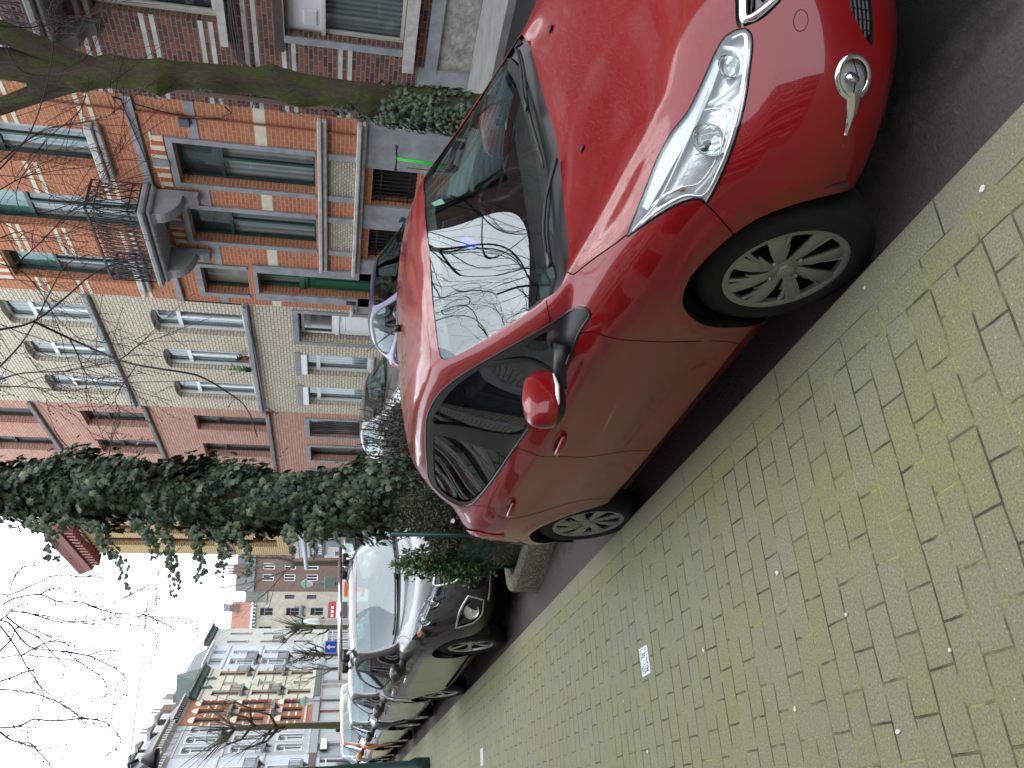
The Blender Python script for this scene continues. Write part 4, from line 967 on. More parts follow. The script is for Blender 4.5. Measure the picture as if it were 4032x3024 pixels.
    # cable and junction box
    c=MB()
    for k in range(2): c.tube([(.06,.03,5.9-k*.05),(.15,.04,5.6),(.25,.05,5.2),(.35,.05,4.6),(.28,.05,4.2),(.12,.05,4.0),(.0,.05,4.1)],.012,5)
    c.tube([(.06,.08,5.75),(1.5,.08,5.60),(3.0,.07,5.56),(5.0,.07,5.62),(6.0,.07,5.6)],.014,5); c.tube([(6.05,.05,5.6),(6.06,.05,4.35)],.016,5)
    c.build('cable',M_BLACK,h.e); c=MB(); c.bbox(.36,.54,.0,.09,4.72,4.9,.01); c.build('junction_box',pm('box_grey',(.06,.07,.085),.5),h.e)
    c=MB(); c.tube([(L(11.16),.03,1.9),(L(11.08),.03,13)],.02,6); c.build('downpipe',pm('pipe_red',(.25,.07,.03),.5),h.e)
    h.finish(); return h
def house_yellow():
    Y0=16.9;W=5.6;L=lambda y:y-Y0
    h=House('terraced_house','cream brick house with white framed arched windows and white door',far(Y0),RZF,W,12.6,B_CREAM)
    for a in (17.40,19.18,20.88):
        b=a+.98
        for z0,z1 in ((4.36,6.5),(7.80,9.72)):
            h.window(L(a),L(b),z0,z1,M_WHITEF,M_NET,rec=.16,transom=z1-.62,mull=1,arch=.09,fw=.075)
        h.window(L(a),L(b),10.7,12.1,M_WHITEF,M_NET,rec=.2,mull=1)
    for a,b in ((19.10,20.15),(20.88,21.95)):
        h.window(L(a),L(b),1.3,3.1,M_WHITEF,M_NET,rec=.16,transom=2.65,mull=0,sill=M_STONE_L,fw=.08)
        q=MB(); q.box(L(a)-.1,L(b)+.05,.0,.03,3.1,3.24); q.build('stone_lintel',M_STONE,h.e); q=MB(); q.bbox(L(a),L(b),-.15,.02,2.93,3.1,.01); q.build('shutter_box',M_WHITEF,h.e)
    # door
    h.hole(L(17.12),L(18.42),.2,3.1); d=MB(); d.box(L(17.2),L(18.3),-.25,-.19,.2,3.05); d.box(L(17.2),L(18.3),-.19,-.16,2.14,2.24)
    for z0,z1 in ((.35,1.0),(1.1,2.0)): d.bbox(L(17.4),L(18.1),-.20,-.17,z0,z1,.03)
    do=d.build('door',M_WHITEF,h.e); g=MB(); g.box(L(17.3),L(18.2),-.2,-.185,2.32,2.97); g.build('pane',M_GLOSSBLACK,do); g=MB(); g.tube([(L(18.12),-.16,1.35),(L(18.12),-.11,1.35),(L(18.02),-.11,1.35)],.012,6); g.build('door_handle',M_BROWNF,do)
    q=MB(); q.box(L(17.0),L(17.12),0,.03,.12,3.24); q.box(L(18.42),L(18.54),0,.03,.12,3.24); q.box(L(17.12),L(18.42),0,.03,3.1,3.24); q.build('door_surround',M_STONE,h.e)
    for z in (4.22,7.66): 
        q=MB(); q.bbox(.01,W-.01,0,.12,z,z+.13,.02); q.build('stone_sill',M_STONE,h.e)
    h.band(.12,.9,M_STONE,.03,nm='plinth')
    c=MB(); c.tube([(.0,.1,4.30),(2,.12,4.19),(4,.12,4.17),(5.6,.12,4.16)],.018,5); c.tube([(5.2,.1,4.1),(5.35,.14,3.9),(5.5,.1,3.98),(5.45,.12,3.8),(5.6,.1,3.9)],.012,5); c.build('cable',M_BLACK,h.e)
    h.finish()
    # pots on the middle first floor sill
    for (yy,ht,lab,leafc) in ((19.25,.16,'brown potted plant drying on the cream house window sill','d'),(19.86,.20,'leafy green potted plant on the cream house window sill','g')):
        e=empty('potted_plant',(10.88,yy,4.36),0,lab,'potted plant','pots on the sill')
        p=MB(); p.lathe([(.05,0),(.07,.13),(.075,.14),(.06,.14)],12); p.build('pot',pm('terracotta',(.30,.10,.05),.8) if leafc=='d' else pm('dark_pot',(.03,.035,.05),.6),e,True)
        l=MB()
        for k in range(26):
            a=random.uniform(0,2*PI); r=random.uniform(.03,.2 if leafc=='g' else .1); z=.14+random.uniform(.02,.4 if leafc=='g' else .14); q=Vector((r*math.cos(a),r*math.sin(a),z)); d_=Vector((math.cos(a),math.sin(a),.4))*.07; sdv=Vector((-math.sin(a),math.cos(a),0))*.03
            l.add([q-d_,q+sdv,q+d_*1.2,q-sdv],[(0,1,2,3)])
            l.tube([(0,0,.12),q],.004,3)
        l.build('leaves',pm('leaf_green',(.10,.22,.04),.6) if leafc=='g' else pm('leaf_brown',(.12,.07,.03),.8),e,fix=False)
    return h
def house_pink():
    Y0=22.5;W=5.9;L=lambda y:y-Y0
    h=House('terraced_house','pink brick house with rust stains under its dark framed windows',far(Y0),RZF,W,13.4,B_PINK)
    for a in (22.98,24.95,26.85):
        for z0,z1 in ((4.2,6.22),(7.56,9.3),(10.54,12.4)):
            h.window(L(a),L(a+.98),z0,z1,M_BROWNF,M_NETD,rec=.22,transom=z1-.6,mull=1,top=M_NET,fw=.07)
    h.window(L(22.95),L(24.1),1.0,2.95,M_STONE,M_NETD,rec=.2,mull=0,surround=M_STONE,sw=.12)
    ir=MB()
    for k in range(9): ir.tube([(L(22.98)+k*.135,-.06,1.0),(L(22.98)+(k+1)*.135,-.06,2.9)],.009,4); ir.tube([(L(22.98)+(k+1)*.135,-.06,1.0),(L(22.98)+k*.135,-.06,2.9)],.009,4)
    ir.build('window_bars',M_IRON,h.e)
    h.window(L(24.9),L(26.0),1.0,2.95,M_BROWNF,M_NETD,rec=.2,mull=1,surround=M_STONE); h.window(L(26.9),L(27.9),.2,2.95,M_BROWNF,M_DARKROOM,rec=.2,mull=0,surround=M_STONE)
    for z in (4.06,7.43,10.41): q=MB(); q.bbox(.01,W-.01,0,.10,z,z+.13,.02); q.build('stone_sill',M_STONE_D,h.e)
    h.band(.12,.95,M_STONE,.03,nm='plinth')
    h.finish(); return h
def house_corner():
    Y0=28.4;W=4.1
    h=House('terraced_house','brown brick house mostly hidden behind the ivy covered trunk',far(Y0),RZF,W,12.4,B_BROWN)
    for a in (.5,2.3):
        for z in (1.0,4.2,7.5): h.window(a,a+1,z,z+1.9,M_WHITEF,M_NETD,mull=1)
    h.finish()
    Y0=32.5;W=4.25
    h=House('corner_building','yellow brick corner building with a dark red wooden cornice over a tiled shop',far(Y0),RZF,W,12.05,B_YELLOW,cat='building')
    mr=pm('red_frame',(.16,.04,.03),.5)
    for a in (.55,2.1):
        for z in (4.5,7.0,9.6): 
            h.window(a,a+1.0,z,z+1.75,mr,M_NETD,rec=.2,mull=1,fw=.08)
    for z in (11.25,8.8,6.3): h.band(z,z+.2,mr,.03,nm='painted_band')
    q=MB(); q.prism([(0,12.0),(.55,12.15),(.62,12.35),(.75,12.6),(0,12.75)],-.3,W+.7,lambda a,b,c:(c,a,b)); 
    for k in range(12): q.box(.1+k*.38,.22+k*.38,.0,.5,11.75,12.05)
    q.build('cornice',M_CORNICE,h.e)
    h.band(3.62,3.8,M_STONE_L,.15,nm='shop_cornice'); h.t(B_TILEW,'shop_front').box(-.0,W,.0,.10,.12,3.62)
    s=MB(); s.box(.3,3.9,.10,.22,2.55,3.15); so=s.build('shop_sign',pm('sign_dark',(.03,.032,.04),.4),h.e)
    pass
    lt=MB()
    for z0_ in (2.66,2.92):
        for k,w_ in enumerate((.2,.16,.22,.12,.2,.18,.2)): lt.box(1.35+k*.3,1.35+k*.3+w_,.22,.225,z0_,z0_+.15)
    lt.build('sign_lettering',M_WHITELAMP,so)
    q=MB(); q.box(.5,1.2,.2,.24,2.6,3.1); q.build('logo_panel',pm('logo_red',(.6,.02,.03),.4),so)
    a=MB(); a.tube([(.1,.55,3.3),(W+.1,.55,3.3)],.09,8); a.build('awning_roll',pm('awning_blue',(.35,.42,.52),.6),h.e,True)
    n=MB(); n.box(3.35,3.8,.10,.13,1.3,2.1); no=n.build('notice_board',pm('notice_blue',(.03,.04,.12),.4),h.e); n=MB(); n.box(3.37,3.78,.13,.134,1.32,1.5); n.box(3.4,3.75,.13,.134,1.6,1.85); n.build('notice_print',pm('notice_gold',(.5,.32,.12),.5),no)
    w_=MB(); w_.box(.3,2.6,.08,.13,.4,2.4); w_.build('shop_window',M_GLOSSBLACK,h.e)
    # gable side facing the crossing
    h.finish(); return h
# ---------------------------------------------------------------- ground, road, pavements
def road_z(x):
    xs=(1.6,1.73,2.4,3.2,4.2,5.5,7.0,8.95); zs=(.008,.025,.078,.128,.16,.17,.13,.015)
    return float(np.interp(x,xs,zs))
def grass_mat():
    m,n,b=nodes('earth'); b.inputs['Base Color'].default_value=(.16,.15,.13,1); b.inputs['Roughness'].default_value=.95; return m
def asphalt(name,gutter=True):
    m,n,b=nodes(name); tc=n.nodes.new('ShaderNodeTexCoord'); ob=tc.outputs['Object']
    n1=noise(n,ob,90,6,.7); n2=noise(n,ob,1.2,5,.65); n3=noise(n,ob,9,5)
    base=mixc(n,n1,(.004,.004,.0045),(.034,.033,.031)); base=mixc(n,mth(n,'MULTIPLY',n2,.6),base,(.013,.013,.013))
    # pale grit chips
    vo=n.nodes.new('ShaderNodeTexVoronoi'); vo.inputs['Scale'].default_value=55; n.links.new(ob,vo.inputs['Vector']); r=ramp(n,[(0,(1,1,1)),(.11,(0,0,0))]); n.links.new(vo.outputs['Distance'],r.inputs[0])
    nz=noise(n,ob,14,3); r4=ramp(n,[(.55,(0,0,0)),(.65,(1,1,1))]); n.links.new(nz,r4.inputs[0])
    base=mixc(n,mth(n,'MULTIPLY',mth(n,'MULTIPLY',r.outputs[0],r4.outputs[0]),.6),base,(.22,.20,.17))
    rough=.55
    if gutter:
        sx=n.nodes.new('ShaderNodeSeparateXYZ'); n.links.new(ob,sx.inputs[0])
        xx=mth(n,'ADD',sx.outputs[0],mth(n,'MULTIPLY',mth(n,'SUBTRACT',n3,.5),.35)); mr=n.nodes.new('ShaderNodeMapRange'); mr.inputs[1].default_value=1.86; mr.inputs[2].default_value=2.05; mr.inputs[3].default_value=1; mr.inputs[4].default_value=0; n.links.new(xx,mr.inputs[0])
        dirt=mixc(n,n1,(.05,.043,.037),(.18,.16,.14)); base=mixc(n,mth(n,'MULTIPLY',mr.outputs[0],.85),base,dirt)
    n.links.new(base,b.inputs['Base Color']); b.inputs['Specular IOR Level'].default_value=.25; rr=mth(n,'ADD',mth(n,'MULTIPLY',n2,.3),.62); n.links.new(rr,b.inputs['Roughness'])
    bp=n.nodes.new('ShaderNodeBump'); bp.inputs['Strength'].default_value=1; bp.inputs['Distance'].default_value=.012; n.links.new(mth(n,'ADD',n1,mth(n,'MULTIPLY',n3,.6)),bp.inputs['Height']); n.links.new(bp.outputs['Normal'],b.inputs['Normal'])
    return m
def paver(name,bw_,bh,ox,oy,swap=False,ms=.0045,moss=1.0,off=.5):
    m,n,b=nodes(name); tc=n.nodes.new('ShaderNodeTexCoord'); ob=tc.outputs['Object']; sx=n.nodes.new('ShaderNodeSeparateXYZ'); n.links.new(ob,sx.inputs[0])
    # wobble so the joints are not ruler straight
    wn=n.nodes.new('ShaderNodeTexNoise'); wn.inputs['Scale'].default_value=5; wn.inputs['Detail'].default_value=3; n.links.new(ob,wn.inputs['Vector'])
    sv=n.nodes.new('ShaderNodeSeparateColor'); n.links.new(wn.outputs['Color'],sv.inputs[0])
    x=mth(n,'ADD',sx.outputs[0],mth(n,'MULTIPLY',mth(n,'SUBTRACT',sv.outputs[0],.5),.018)); y=mth(n,'ADD',sx.outputs[1],mth(n,'MULTIPLY',mth(n,'SUBTRACT',sv.outputs[1],.5),.018))
    cb=n.nodes.new('ShaderNodeCombineXYZ'); n.links.new(mth(n,'ADD',y if swap else x,-ox+20*bw_),cb.inputs[0]); n.links.new(mth(n,'ADD',x if swap else y,-oy+200*bh),cb.inputs[1])
    br=n.nodes.new('ShaderNodeTexBrick'); br.offset=off; br.inputs['Scale'].default_value=1; br.inputs['Brick Width'].default_value=bw_; br.inputs['Row Height'].default_value=bh; br.inputs['Mortar Size'].default_value=ms; br.inputs['Mortar Smooth'].default_value=.25
    br.inputs['Color1'].default_value=(0,0,0,1); br.inputs['Color2'].default_value=(1,1,1,1); br.inputs['Mortar'].default_value=(.5,.5,.5,1); n.links.new(cb.outputs[0],br.inputs['Vector'])
    fine=noise(n,ob,130,5,.75); mid=noise(n,ob,22,5,.6); big=noise(n,ob,1.6,5,.6)
    fr_=ramp(n,[(.36,(0,0,0)),(.64,(1,1,1))]); n.links.new(fine,fr_.inputs[0]); fine=fr_.outputs[0]; stone=mixc(n,fine,(.150,.144,.112),(.290,.278,.225)); stone=mixc(n,mth(n,'MULTIPLY',br.outputs['Color'],.45),stone,mixc(n,mid,(.155,.143,.137),(.21,.197,.186)))
    mo=ramp(n,[(.33,(0,0,0)),(.68,(1,1,1))]); n.links.new(mth(n,'ADD',mth(n,'MULTIPLY',big,.72),mth(n,'MULTIPLY',mid,.28)),mo.inputs[0])
    pb=mth(n,'ADD',mth(n,'MULTIPLY',br.outputs['Color'],.5),.5)
    mossf=mth(n,'MULTIPLY',mth(n,'MULTIPLY',mo.outputs[0],pb),.85*moss); mossf=mth(n,'ADD',mossf,.20*moss)
    stone=mixc(n,mossf,stone,mixc(n,fine,(.135,.143,.048),(.275,.285,.112)))
    # white flecks and grit
    vo=n.nodes.new('ShaderNodeTexVoronoi'); vo.inputs['Scale'].default_value=62; n.links.new(ob,vo.inputs['Vector']); r=ramp(n,[(0,(1,1,1)),(.17,(0,0,0))]); n.links.new(vo.outputs['Distance'],r.inputs[0])
    nz=noise(n,ob,45,2); r4=ramp(n,[(.50,(0,0,0)),(.58,(1,1,1))]); n.links.new(nz,r4.inputs[0])
    stone=mixc(n,mth(n,'MULTIPLY',r.outputs[0],r4.outputs[0]),stone,(.62,.60,.52))
    jn=noise(n,ob,7,4); jr=ramp(n,[(.40,(.04,.04,.03)),(.52,(.10,.105,.05)),(.60,(.26,.29,.10))]); n.links.new(jn,jr.inputs[0])
    # joints filled to differing degree: some almost vanish under the moss
    jf=noise(n,ob,3.3,4,.7); jfr=ramp(n,[(.38,(.62,.62,.62)),(.56,(1,1,1))]); n.links.new(jf,jfr.inputs[0])
    jm=mth(n,'MULTIPLY',br.outputs['Fac'],jfr.outputs[0])
    n.links.new(mixc(n,jm,stone,jr.outputs[0]),b.inputs['Base Color']); b.inputs['Roughness'].default_value=.78; b.inputs['Specular IOR Level'].default_value=.35
    hh=mth(n,'ADD',mth(n,'MULTIPLY',mth(n,'SUBTRACT',1.0,jm),1.0),mth(n,'MULTIPLY',mth(n,'ADD',fine,mth(n,'MULTIPLY',br.outputs['Color'],1.2)),.25))
    bp=n.nodes.new('ShaderNodeBump'); bp.inputs['Strength'].default_value=.8; bp.inputs['Distance'].default_value=.006; n.links.new(hh,bp.inputs['Height']); n.links.new(bp.outputs['Normal'],b.inputs['Normal'])
    return m
def build_ground():
    mb=MB(); mb.quad((-250,-120,-.06),(300,-120,-.06),(300,420,-.06),(-250,420,-.06)); tag(mb.build('ground',grass_mat(),fix=False),kind='structure')
    # cambered carriageway
    mb=MB(); xs=[1.594,1.73,2.0,2.4,2.8,3.2,4.2,5.5,7.0,8.0,8.96]; ys=[-24,-10,0,10,20,30,38.2]
    for y in ys:
        for x in xs: mb.v.append((x,y,road_z(x)))
    for j in range(len(ys)-1):
        for i in range(len(xs)-1): k=j*len(xs)+i; mb.f.append((k,k+1,k+1+len(xs),k+len(xs))); mb.m.append(0)
    tag(mb.build('road',asphalt('asphalt_worn'),None,True,fix=False),kind='structure')
    mb=MB(); mb.quad((-60,38.2,.006),(60,38.2,.006),(60,140,.006),(-60,140,.006)); tag(mb.build('crossing',asphalt('asphalt_crossing',False),fix=False),kind='structure')
    # near pavement: field of pavers, one course along the kerb, kerbstones
    mb=MB(); mb.quad((-1.5,-24,.10),(1.352,-24,.10),(1.352,38,.10),(-1.5,38,.10)); tag(mb.build('pavement',paver('pavers',.224,.1148,1.351,1.864),fix=False),kind='structure')
    mb=MB(); mb.quad((1.352,-24,.1005),(1.458,-24,.1005),(1.458,38,.1005),(1.352,38,.1005)); tag(mb.build('pavement_edge',paver('paver_course',.2275,.106,1.752,1.352,True,moss=1.25,off=0),fix=False),kind='structure')
    km=paver('kerb_stone',1.02,.30,1.628,1.40,True,ms=.004,moss=.85,off=0)
    mb=MB(); y0,y1=-24,38
    pr=[(1.458,.101),(1.585,.099),(1.593,.094),(1.597,.085),(1.600,-.02)]
    for y in (y0,y1):
        for x,z in pr: mb.v.append((x,y,z))
    for i in range(len(pr)-1): mb.f.append((i,i+1,len(pr)+i+1,len(pr)+i)); mb.m.append(0)
    k=mb.build('kerb',km,None,False,fix=False); tag(k,kind='structure')
    # far pavement
    mb=MB(); mb.box(8.95,11.0,-24,38,-.02,.115); tag(mb.build('far_pavement',pm('concrete_slab',(.25,.245,.235),.85,nz=.2,nscale=3,bump=.3),None),kind='structure')
    # distant pavement along the oblique row
    d=Vector((math.sin(R(29)),math.cos(R(29)),0)); n_=Vector((math.cos(R(29)),-math.sin(R(29)),0)); a=-29*n_
    mb=MB(); P=[a+d*40,a+d*40+n_*3.2,a+d*98+n_*3.2,a+d*98]; mb.add([(p.x,p.y,-.02) for p in P]+[(p.x,p.y,.13) for p in P],[(4,5,6,7),(0,1,5,4),(1,2,6,5),(2,3,7,6)]); tag(mb.build('row_pavement',MT['concrete_slab']),kind='structure')
    # little square: shrub beds and gravel between crossing and back row kept plain
    # numbered marker tile set in the pavers (pattern plaque)
    e=empty('plaque',(0,0,0),0,'small white and black patterned metal plaque set between the pavers','plaque')
    T=[(.854,4.591),(.854,4.462),(.706,4.452),(.703,4.582)]
    o0=Vector((.703,4.515,.1035)); 
    mb=MB(); mb.add([(x,y,.098) for x,y in T]+[(x,y,.1035) for x,y in T],[(4,5,6,7),(0,1,5,4),(1,2,6,5),(2,3,7,6),(3,0,4,7)]); po=mb.build('plate',pm('enamel_white',(.62,.66,.72),.35),e)
    mb=MB(); dk=MB()
    def q(u,v): # u across (x), v along y in 0..1 of plate
        a_=Vector(T[2]).lerp(Vector(T[1]),u); b_=Vector(T[3]).lerp(Vector(T[0]),u); return a_.lerp(b_,v)
    rr=random.Random(5)
    for i in range(26):
        for j in range(11):
            u=.06+i*.0345; v=.10+j*.074
            if abs(u-.45)<.13 and abs(v-.5)<.30: continue
            if .12<u-.66<.24 and abs(v-.45)<.2: continue
            if rr.random()<.68:
                A=[q(u,v),q(u+.033,v),q(u+.033,v+.07),q(u,v+.07)]; mb.add([(p.x,p.y,.1041) for p in A],[(0,1,2,3)])
    ring=[]
    for i in range(20):
        t=2*PI*i/20; ring.append((q(.45+.085*math.copysign(abs(math.cos(t))**.6,math.cos(t)),.5+.2*math.copysign(abs(math.sin(t))**.6,math.sin(t))),q(.45+.065*math.copysign(abs(math.cos(t))**.6,math.cos(t)),.5+.14*math.copysign(abs(math.sin(t))**.6,math.sin(t)))))
    k=len(mb.v); 
    mb.add([(a_.x,a_.y,.1042) for a_,b_ in ring]+[(b_.x,b_.y,.1042) for a_,b_ in ring],[(i,(i+1)%20,20+(i+1)%20,20+i) for i in range(20)])
    mb.build('pattern',pm('enamel_black',(.02,.015,.03),.35),po,fix=False)
    # second, plain tile further along
    c=atz(1300+945*.6329,1974+1590*.6329,.1); mb=MB(); mb.box(c.x-.09,c.x+.09,c.y-.10,c.y+.10,.098,.1035); t=mb.build('plaque',pm('enamel_grey',(.40,.40,.42),.4)); tag(t,'plain pale plaque set in the pavers far down the pavement','plaque')
    # litter and pale specks
    rr=random.Random(11); g='pale litter scraps on the pavers'
    LB=['on the paver course beside the front wheel','on the kerbstone just past the front wheel','on the kerb at the lower right of the picture','beside the patterned plaque','on the open pavers, larger than its neighbours','near the corner of the picture','midway between plaque and picture corner','well ahead of the patterned plaque','just behind the patterned plaque','on the kerb by the rear wheel','on a grey paver towards the picture edge','close to the lower picture edge, before the plaque']
    for (px,py),lb in zip(((2860,1140),(3405,1135),(3870,740),(2770,2560),(3740,2560),(3535,2880),(3330,2420),(3060,2255),(2455,2760),(2100,2130),(3130,2790),(2550,2960)),LB):
        p=atz(px,py,.104); s_=rr.uniform(.006,.011); mb=MB(); n=7; pts=[(p.x+s_*rr.uniform(.6,1.3)*math.cos(2*PI*k/n),p.y+s_*rr.uniform(.6,1.6)*math.sin(2*PI*k/n)) for k in range(n)]
        mb.prism(pts,.102,.106); tag(mb.build('litter_scrap',pm('chewing_gum',(.60,.57,.50),.8)),'tiny pale litter scrap '+lb,'litter',g)
def arch_house(): pass
# ---------------------------------------------------------------- trees, ivy, shrubs
def bark(name,c1,c2,moss,mossamt=.5,sc=6):
    m,n,b=nodes(name); tc=n.nodes.new('ShaderNodeTexCoord'); ob=tc.outputs['Object']; mp=n.nodes.new('ShaderNodeMapping'); mp.inputs['Scale'].default_value=(1,1,.22); n.links.new(ob,mp.inputs[0])
    n1=noise(n,mp.outputs[0],sc*5,7,.7); n2=noise(n,mp.outputs[0],sc*.7,5,.6); n3=noise(n,ob,2.2,5,.6)
    c=mixc(n,n1,c1,c2); r=ramp(n,[(.47 if sc>6.5 else .5-.18*mossamt,(0,0,0)),(.60,(1,1,1))]); n.links.new(mth(n,'ADD',mth(n,'MULTIPLY',n2,.6),mth(n,'MULTIPLY',n3,.4)),r.inputs[0])
    n.links.new(mixc(n,mth(n,'MULTIPLY',r.outputs[0],mossamt),c,mixc(n,n1,tuple(x*.45 for x in moss),moss)),b.inputs['Base Color']); b.inputs['Roughness'].default_value=.9; b.inputs['Specular IOR Level'].default_value=.2
    bp=n.nodes.new('ShaderNodeBump'); bp.inputs['Strength'].default_value=1; bp.inputs['Distance'].default_value=.05; n.links.new(mth(n,'ADD',n1,mth(n,'MULTIPLY',n2,1.2)),bp.inputs['Height']); n.links.new(bp.outputs['Normal'],b.inputs['Normal']); MT[name]=m; return m
M_BARK_A=bark('bark_brown',(.035,.028,.020),(.12,.10,.075),(.07,.085,.03),.5)
M_BARK_B=bark('bark_mossy',(.022,.019,.012),(.15,.13,.095),(.12,.165,.02),.85,9)
M_TWIG=pm('twig_bark',(.045,.032,.028),.85,nz=.4,nscale=20); M_TWIG_FAR=pm('twig_far',(.11,.095,.085),.9); M_BUD=pm('bud_red',(.13,.035,.028),.6)
def leafmat(name,c1,c2,c3=None,rough=.35,edge=None):
    m,n,b=nodes(name); tc=n.nodes.new('ShaderNodeTexCoord'); at=n.nodes.new('ShaderNodeAttribute'); at.attribute_name='tint'; at.attribute_type='GEOMETRY'
    r=ramp(n,[(0,c1),(.7,c2),(1,c3 or c2)]); n.links.new(at.outputs['Fac'],r.inputs[0]); n1=noise(n,tc.outputs['Object'],60,3)
    n.links.new(mixc(n,.3,r.outputs[0],mixc(n,n1,(.2,.2,.2),(1,1,1)),'MULTIPLY'),b.inputs['Base Color']); b.inputs['Roughness'].default_value=rough; b.inputs['Specular IOR Level'].default_value=.5
    MT[name]=m; return m
M_IVY=leafmat('ivy_leaf',(.012,.030,.016),(.055,.095,.045),(.17,.21,.11),.48); M_SHRUB=leafmat('shrub_leaf',(.02,.055,.012),(.06,.14,.025),(.15,.26,.05),.4); M_BUSH=leafmat('bush_leaf',(.02,.035,.018),(.045,.07,.03),(.09,.11,.055),.45); M_DEADLEAF=leafmat('dead_leaf',(.06,.035,.02),(.15,.09,.05),(.30,.24,.16),.7)
IVY=[(0,-.5),(.22,-.42),(.52,-.18),(.30,.02),(.34,.30),(.13,.22),(0,.55),(-.13,.22),(-.34,.30),(-.30,.02),(-.52,-.18),(-.22,-.42)]
OVAL=[(0,-.5),(.22,-.2),(.22,.15),(0,.5),(-.22,.15),(-.22,-.2)]
class Leaves:
    def __init__(s): s.v=[];s.f=[];s.t=[]
    def leaf(s,p,nrm,size,shape=IVY,rng=random,roll=None,droop=.25,tint=None):
        nrm=Vector(nrm).normalized(); dn=Vector((0,0,-1)); up=(dn-nrm*dn.dot(nrm)); 
        if up.length<1e-3: up=nrm.orthogonal()
        up.normalize(); a=rng.uniform(-.9,.9) if roll is None else roll
        up=Quaternion(nrm,a)@up; sd=nrm.cross(up); k=len(s.v)
        for x,y in shape: s.v.append(tuple(Vector(p)+sd*x*size+up*y*size-nrm*(abs(x)*.35+ (y*y)*.3)*size))
        s.v.append(tuple(Vector(p)+nrm*.03*size)); n=len(shape)
        tn=rng.random() if tint is None else tint
        for i in range(n): s.f.append((k+i,k+(i+1)%n,k+n)); s.t.append(tn)
    def build(s,name,mat,parent):
        me=bpy.data.meshes.new(name); me.from_pydata(s.v,[],s.f); me.materials.append(mat)
        at=me.attributes.new('tint','FLOAT','FACE'); at.data.foreach_set('value',s.t)
        me.polygons.foreach_set('use_smooth',[False]*len(s.f)); o=bpy.data.objects.new(name,me); C.objects.link(o); o.parent=parent; return o
def spline(P,n=5): return [Vector(p) for p in crv3(P,n)]
def crv3(P,n=5):
    P=[Vector(p) for p in P]; N=len(P); out=[]
    for i in range(N-1):
        p1,p2=P[i],P[i+1]; p0=P[i-1] if i else p1*2-p2; p3=P[i+2] if i+2<N else p2*2-p1
        for k in range(n):
            t=k/n; out.append(.5*((2*p1)+(p2-p0)*t+(2*p0-5*p1+4*p2-p3)*t*t+(p1*3-p0-p2*3+p3)*t**3))
    out.append(P[-1]); return out
def trunk_mesh(mb,pts,rads,n=20,lump=.06,rng=random,knots=()):
    pts=spline(pts,8); m=len(pts); rr=np.interp(np.linspace(0,1,m),np.linspace(0,1,len(rads)),rads)
    k0=len(mb.v); ph=[rng.uniform(0,6) for _ in range(6)]
    for i,p in enumerate(pts):
        for k in range(n):
            a=2*PI*k/n; r=rr[i]*(1+.02*math.sin(17*a+p.z*3)+lump*(math.sin(3*a+ph[0]+p.z*1.3)+.6*math.sin(5*a+ph[1]-p.z*2.1)+.5*math.sin(2*a+ph[2]+p.z*4)+.35*math.sin(9*a+ph[3]+p.z*7)))
            for (kz,ka,kr,kh) in knots:
                d=((p.z-kz)/kr)**2+((math.atan2(math.sin(a-ka),math.cos(a-ka))*rr[i])/kr)**2
                r+=kh*math.exp(-d)
            mb.v.append((p.x+r*math.cos(a),p.y+r*math.sin(a),p.z))
    for i in range(m-1):
        for k in range(n):
            j=(k+1)%n; mb.f.append((k0+i*n+k,k0+i*n+j,k0+(i+1)*n+j,k0+(i+1)*n+k)); mb.m.append(0)
def branchy(mb,bud,p,d,L,r,depth,rng,spread=.6,grav=0.0,nseg=4,nch=3,twig_r=.004,budr=.008,up=.1):
    pts=[Vector(p)];q=Vector(p);dd=Vector(d).normalized()
    for i in range(nseg):
        dd=(dd+Vector((rng.uniform(-1,1),rng.uniform(-1,1),rng.uniform(-1,1)))*.16+Vector((0,0,up-grav*(i+1)/nseg))).normalized(); q=q+dd*L/nseg; pts.append(q.copy())
    rads=[r*(1-.45*i/nseg) for i in range(nseg+1)]
    mb.tube(pts,rads,7 if r>.05 else 5 if r>.015 else 4 if r>.008 else 3,caps=False)
    if depth==0:
        if bud is not None:
            for i in range(1,nseg+1):
                if rng.random()<.8: bud.ball(tuple(pts[i]+Vector((rng.uniform(-1,1),rng.uniform(-1,1),0))*.008),budr,4)
        return
    for c in range(nch):
        t=rng.uniform(.35,1.0) if c else 1.0; i=min(nseg,max(1,int(t*nseg))); base=pts[i]
        dirc=(pts[i]-pts[i-1]).normalized(); perp=Vector((rng.uniform(-1,1),rng.uniform(-1,1),rng.uniform(-.4,.8))); perp=(perp-dirc*perp.dot(dirc)).normalized()
        nd=(dirc+perp*spread*rng.uniform(.6,1.4)).normalized()
        branchy(mb,bud,base,nd,L*rng.uniform(.6,.85),max(twig_r,rads[i]*rng.uniform(.5,.72)),depth-1,rng,spread,grav*1.3,nseg,nch,twig_r,budr,up)
def px2(o,x,y): return (o[0]+x*.63291,o[1]+y*.63291)
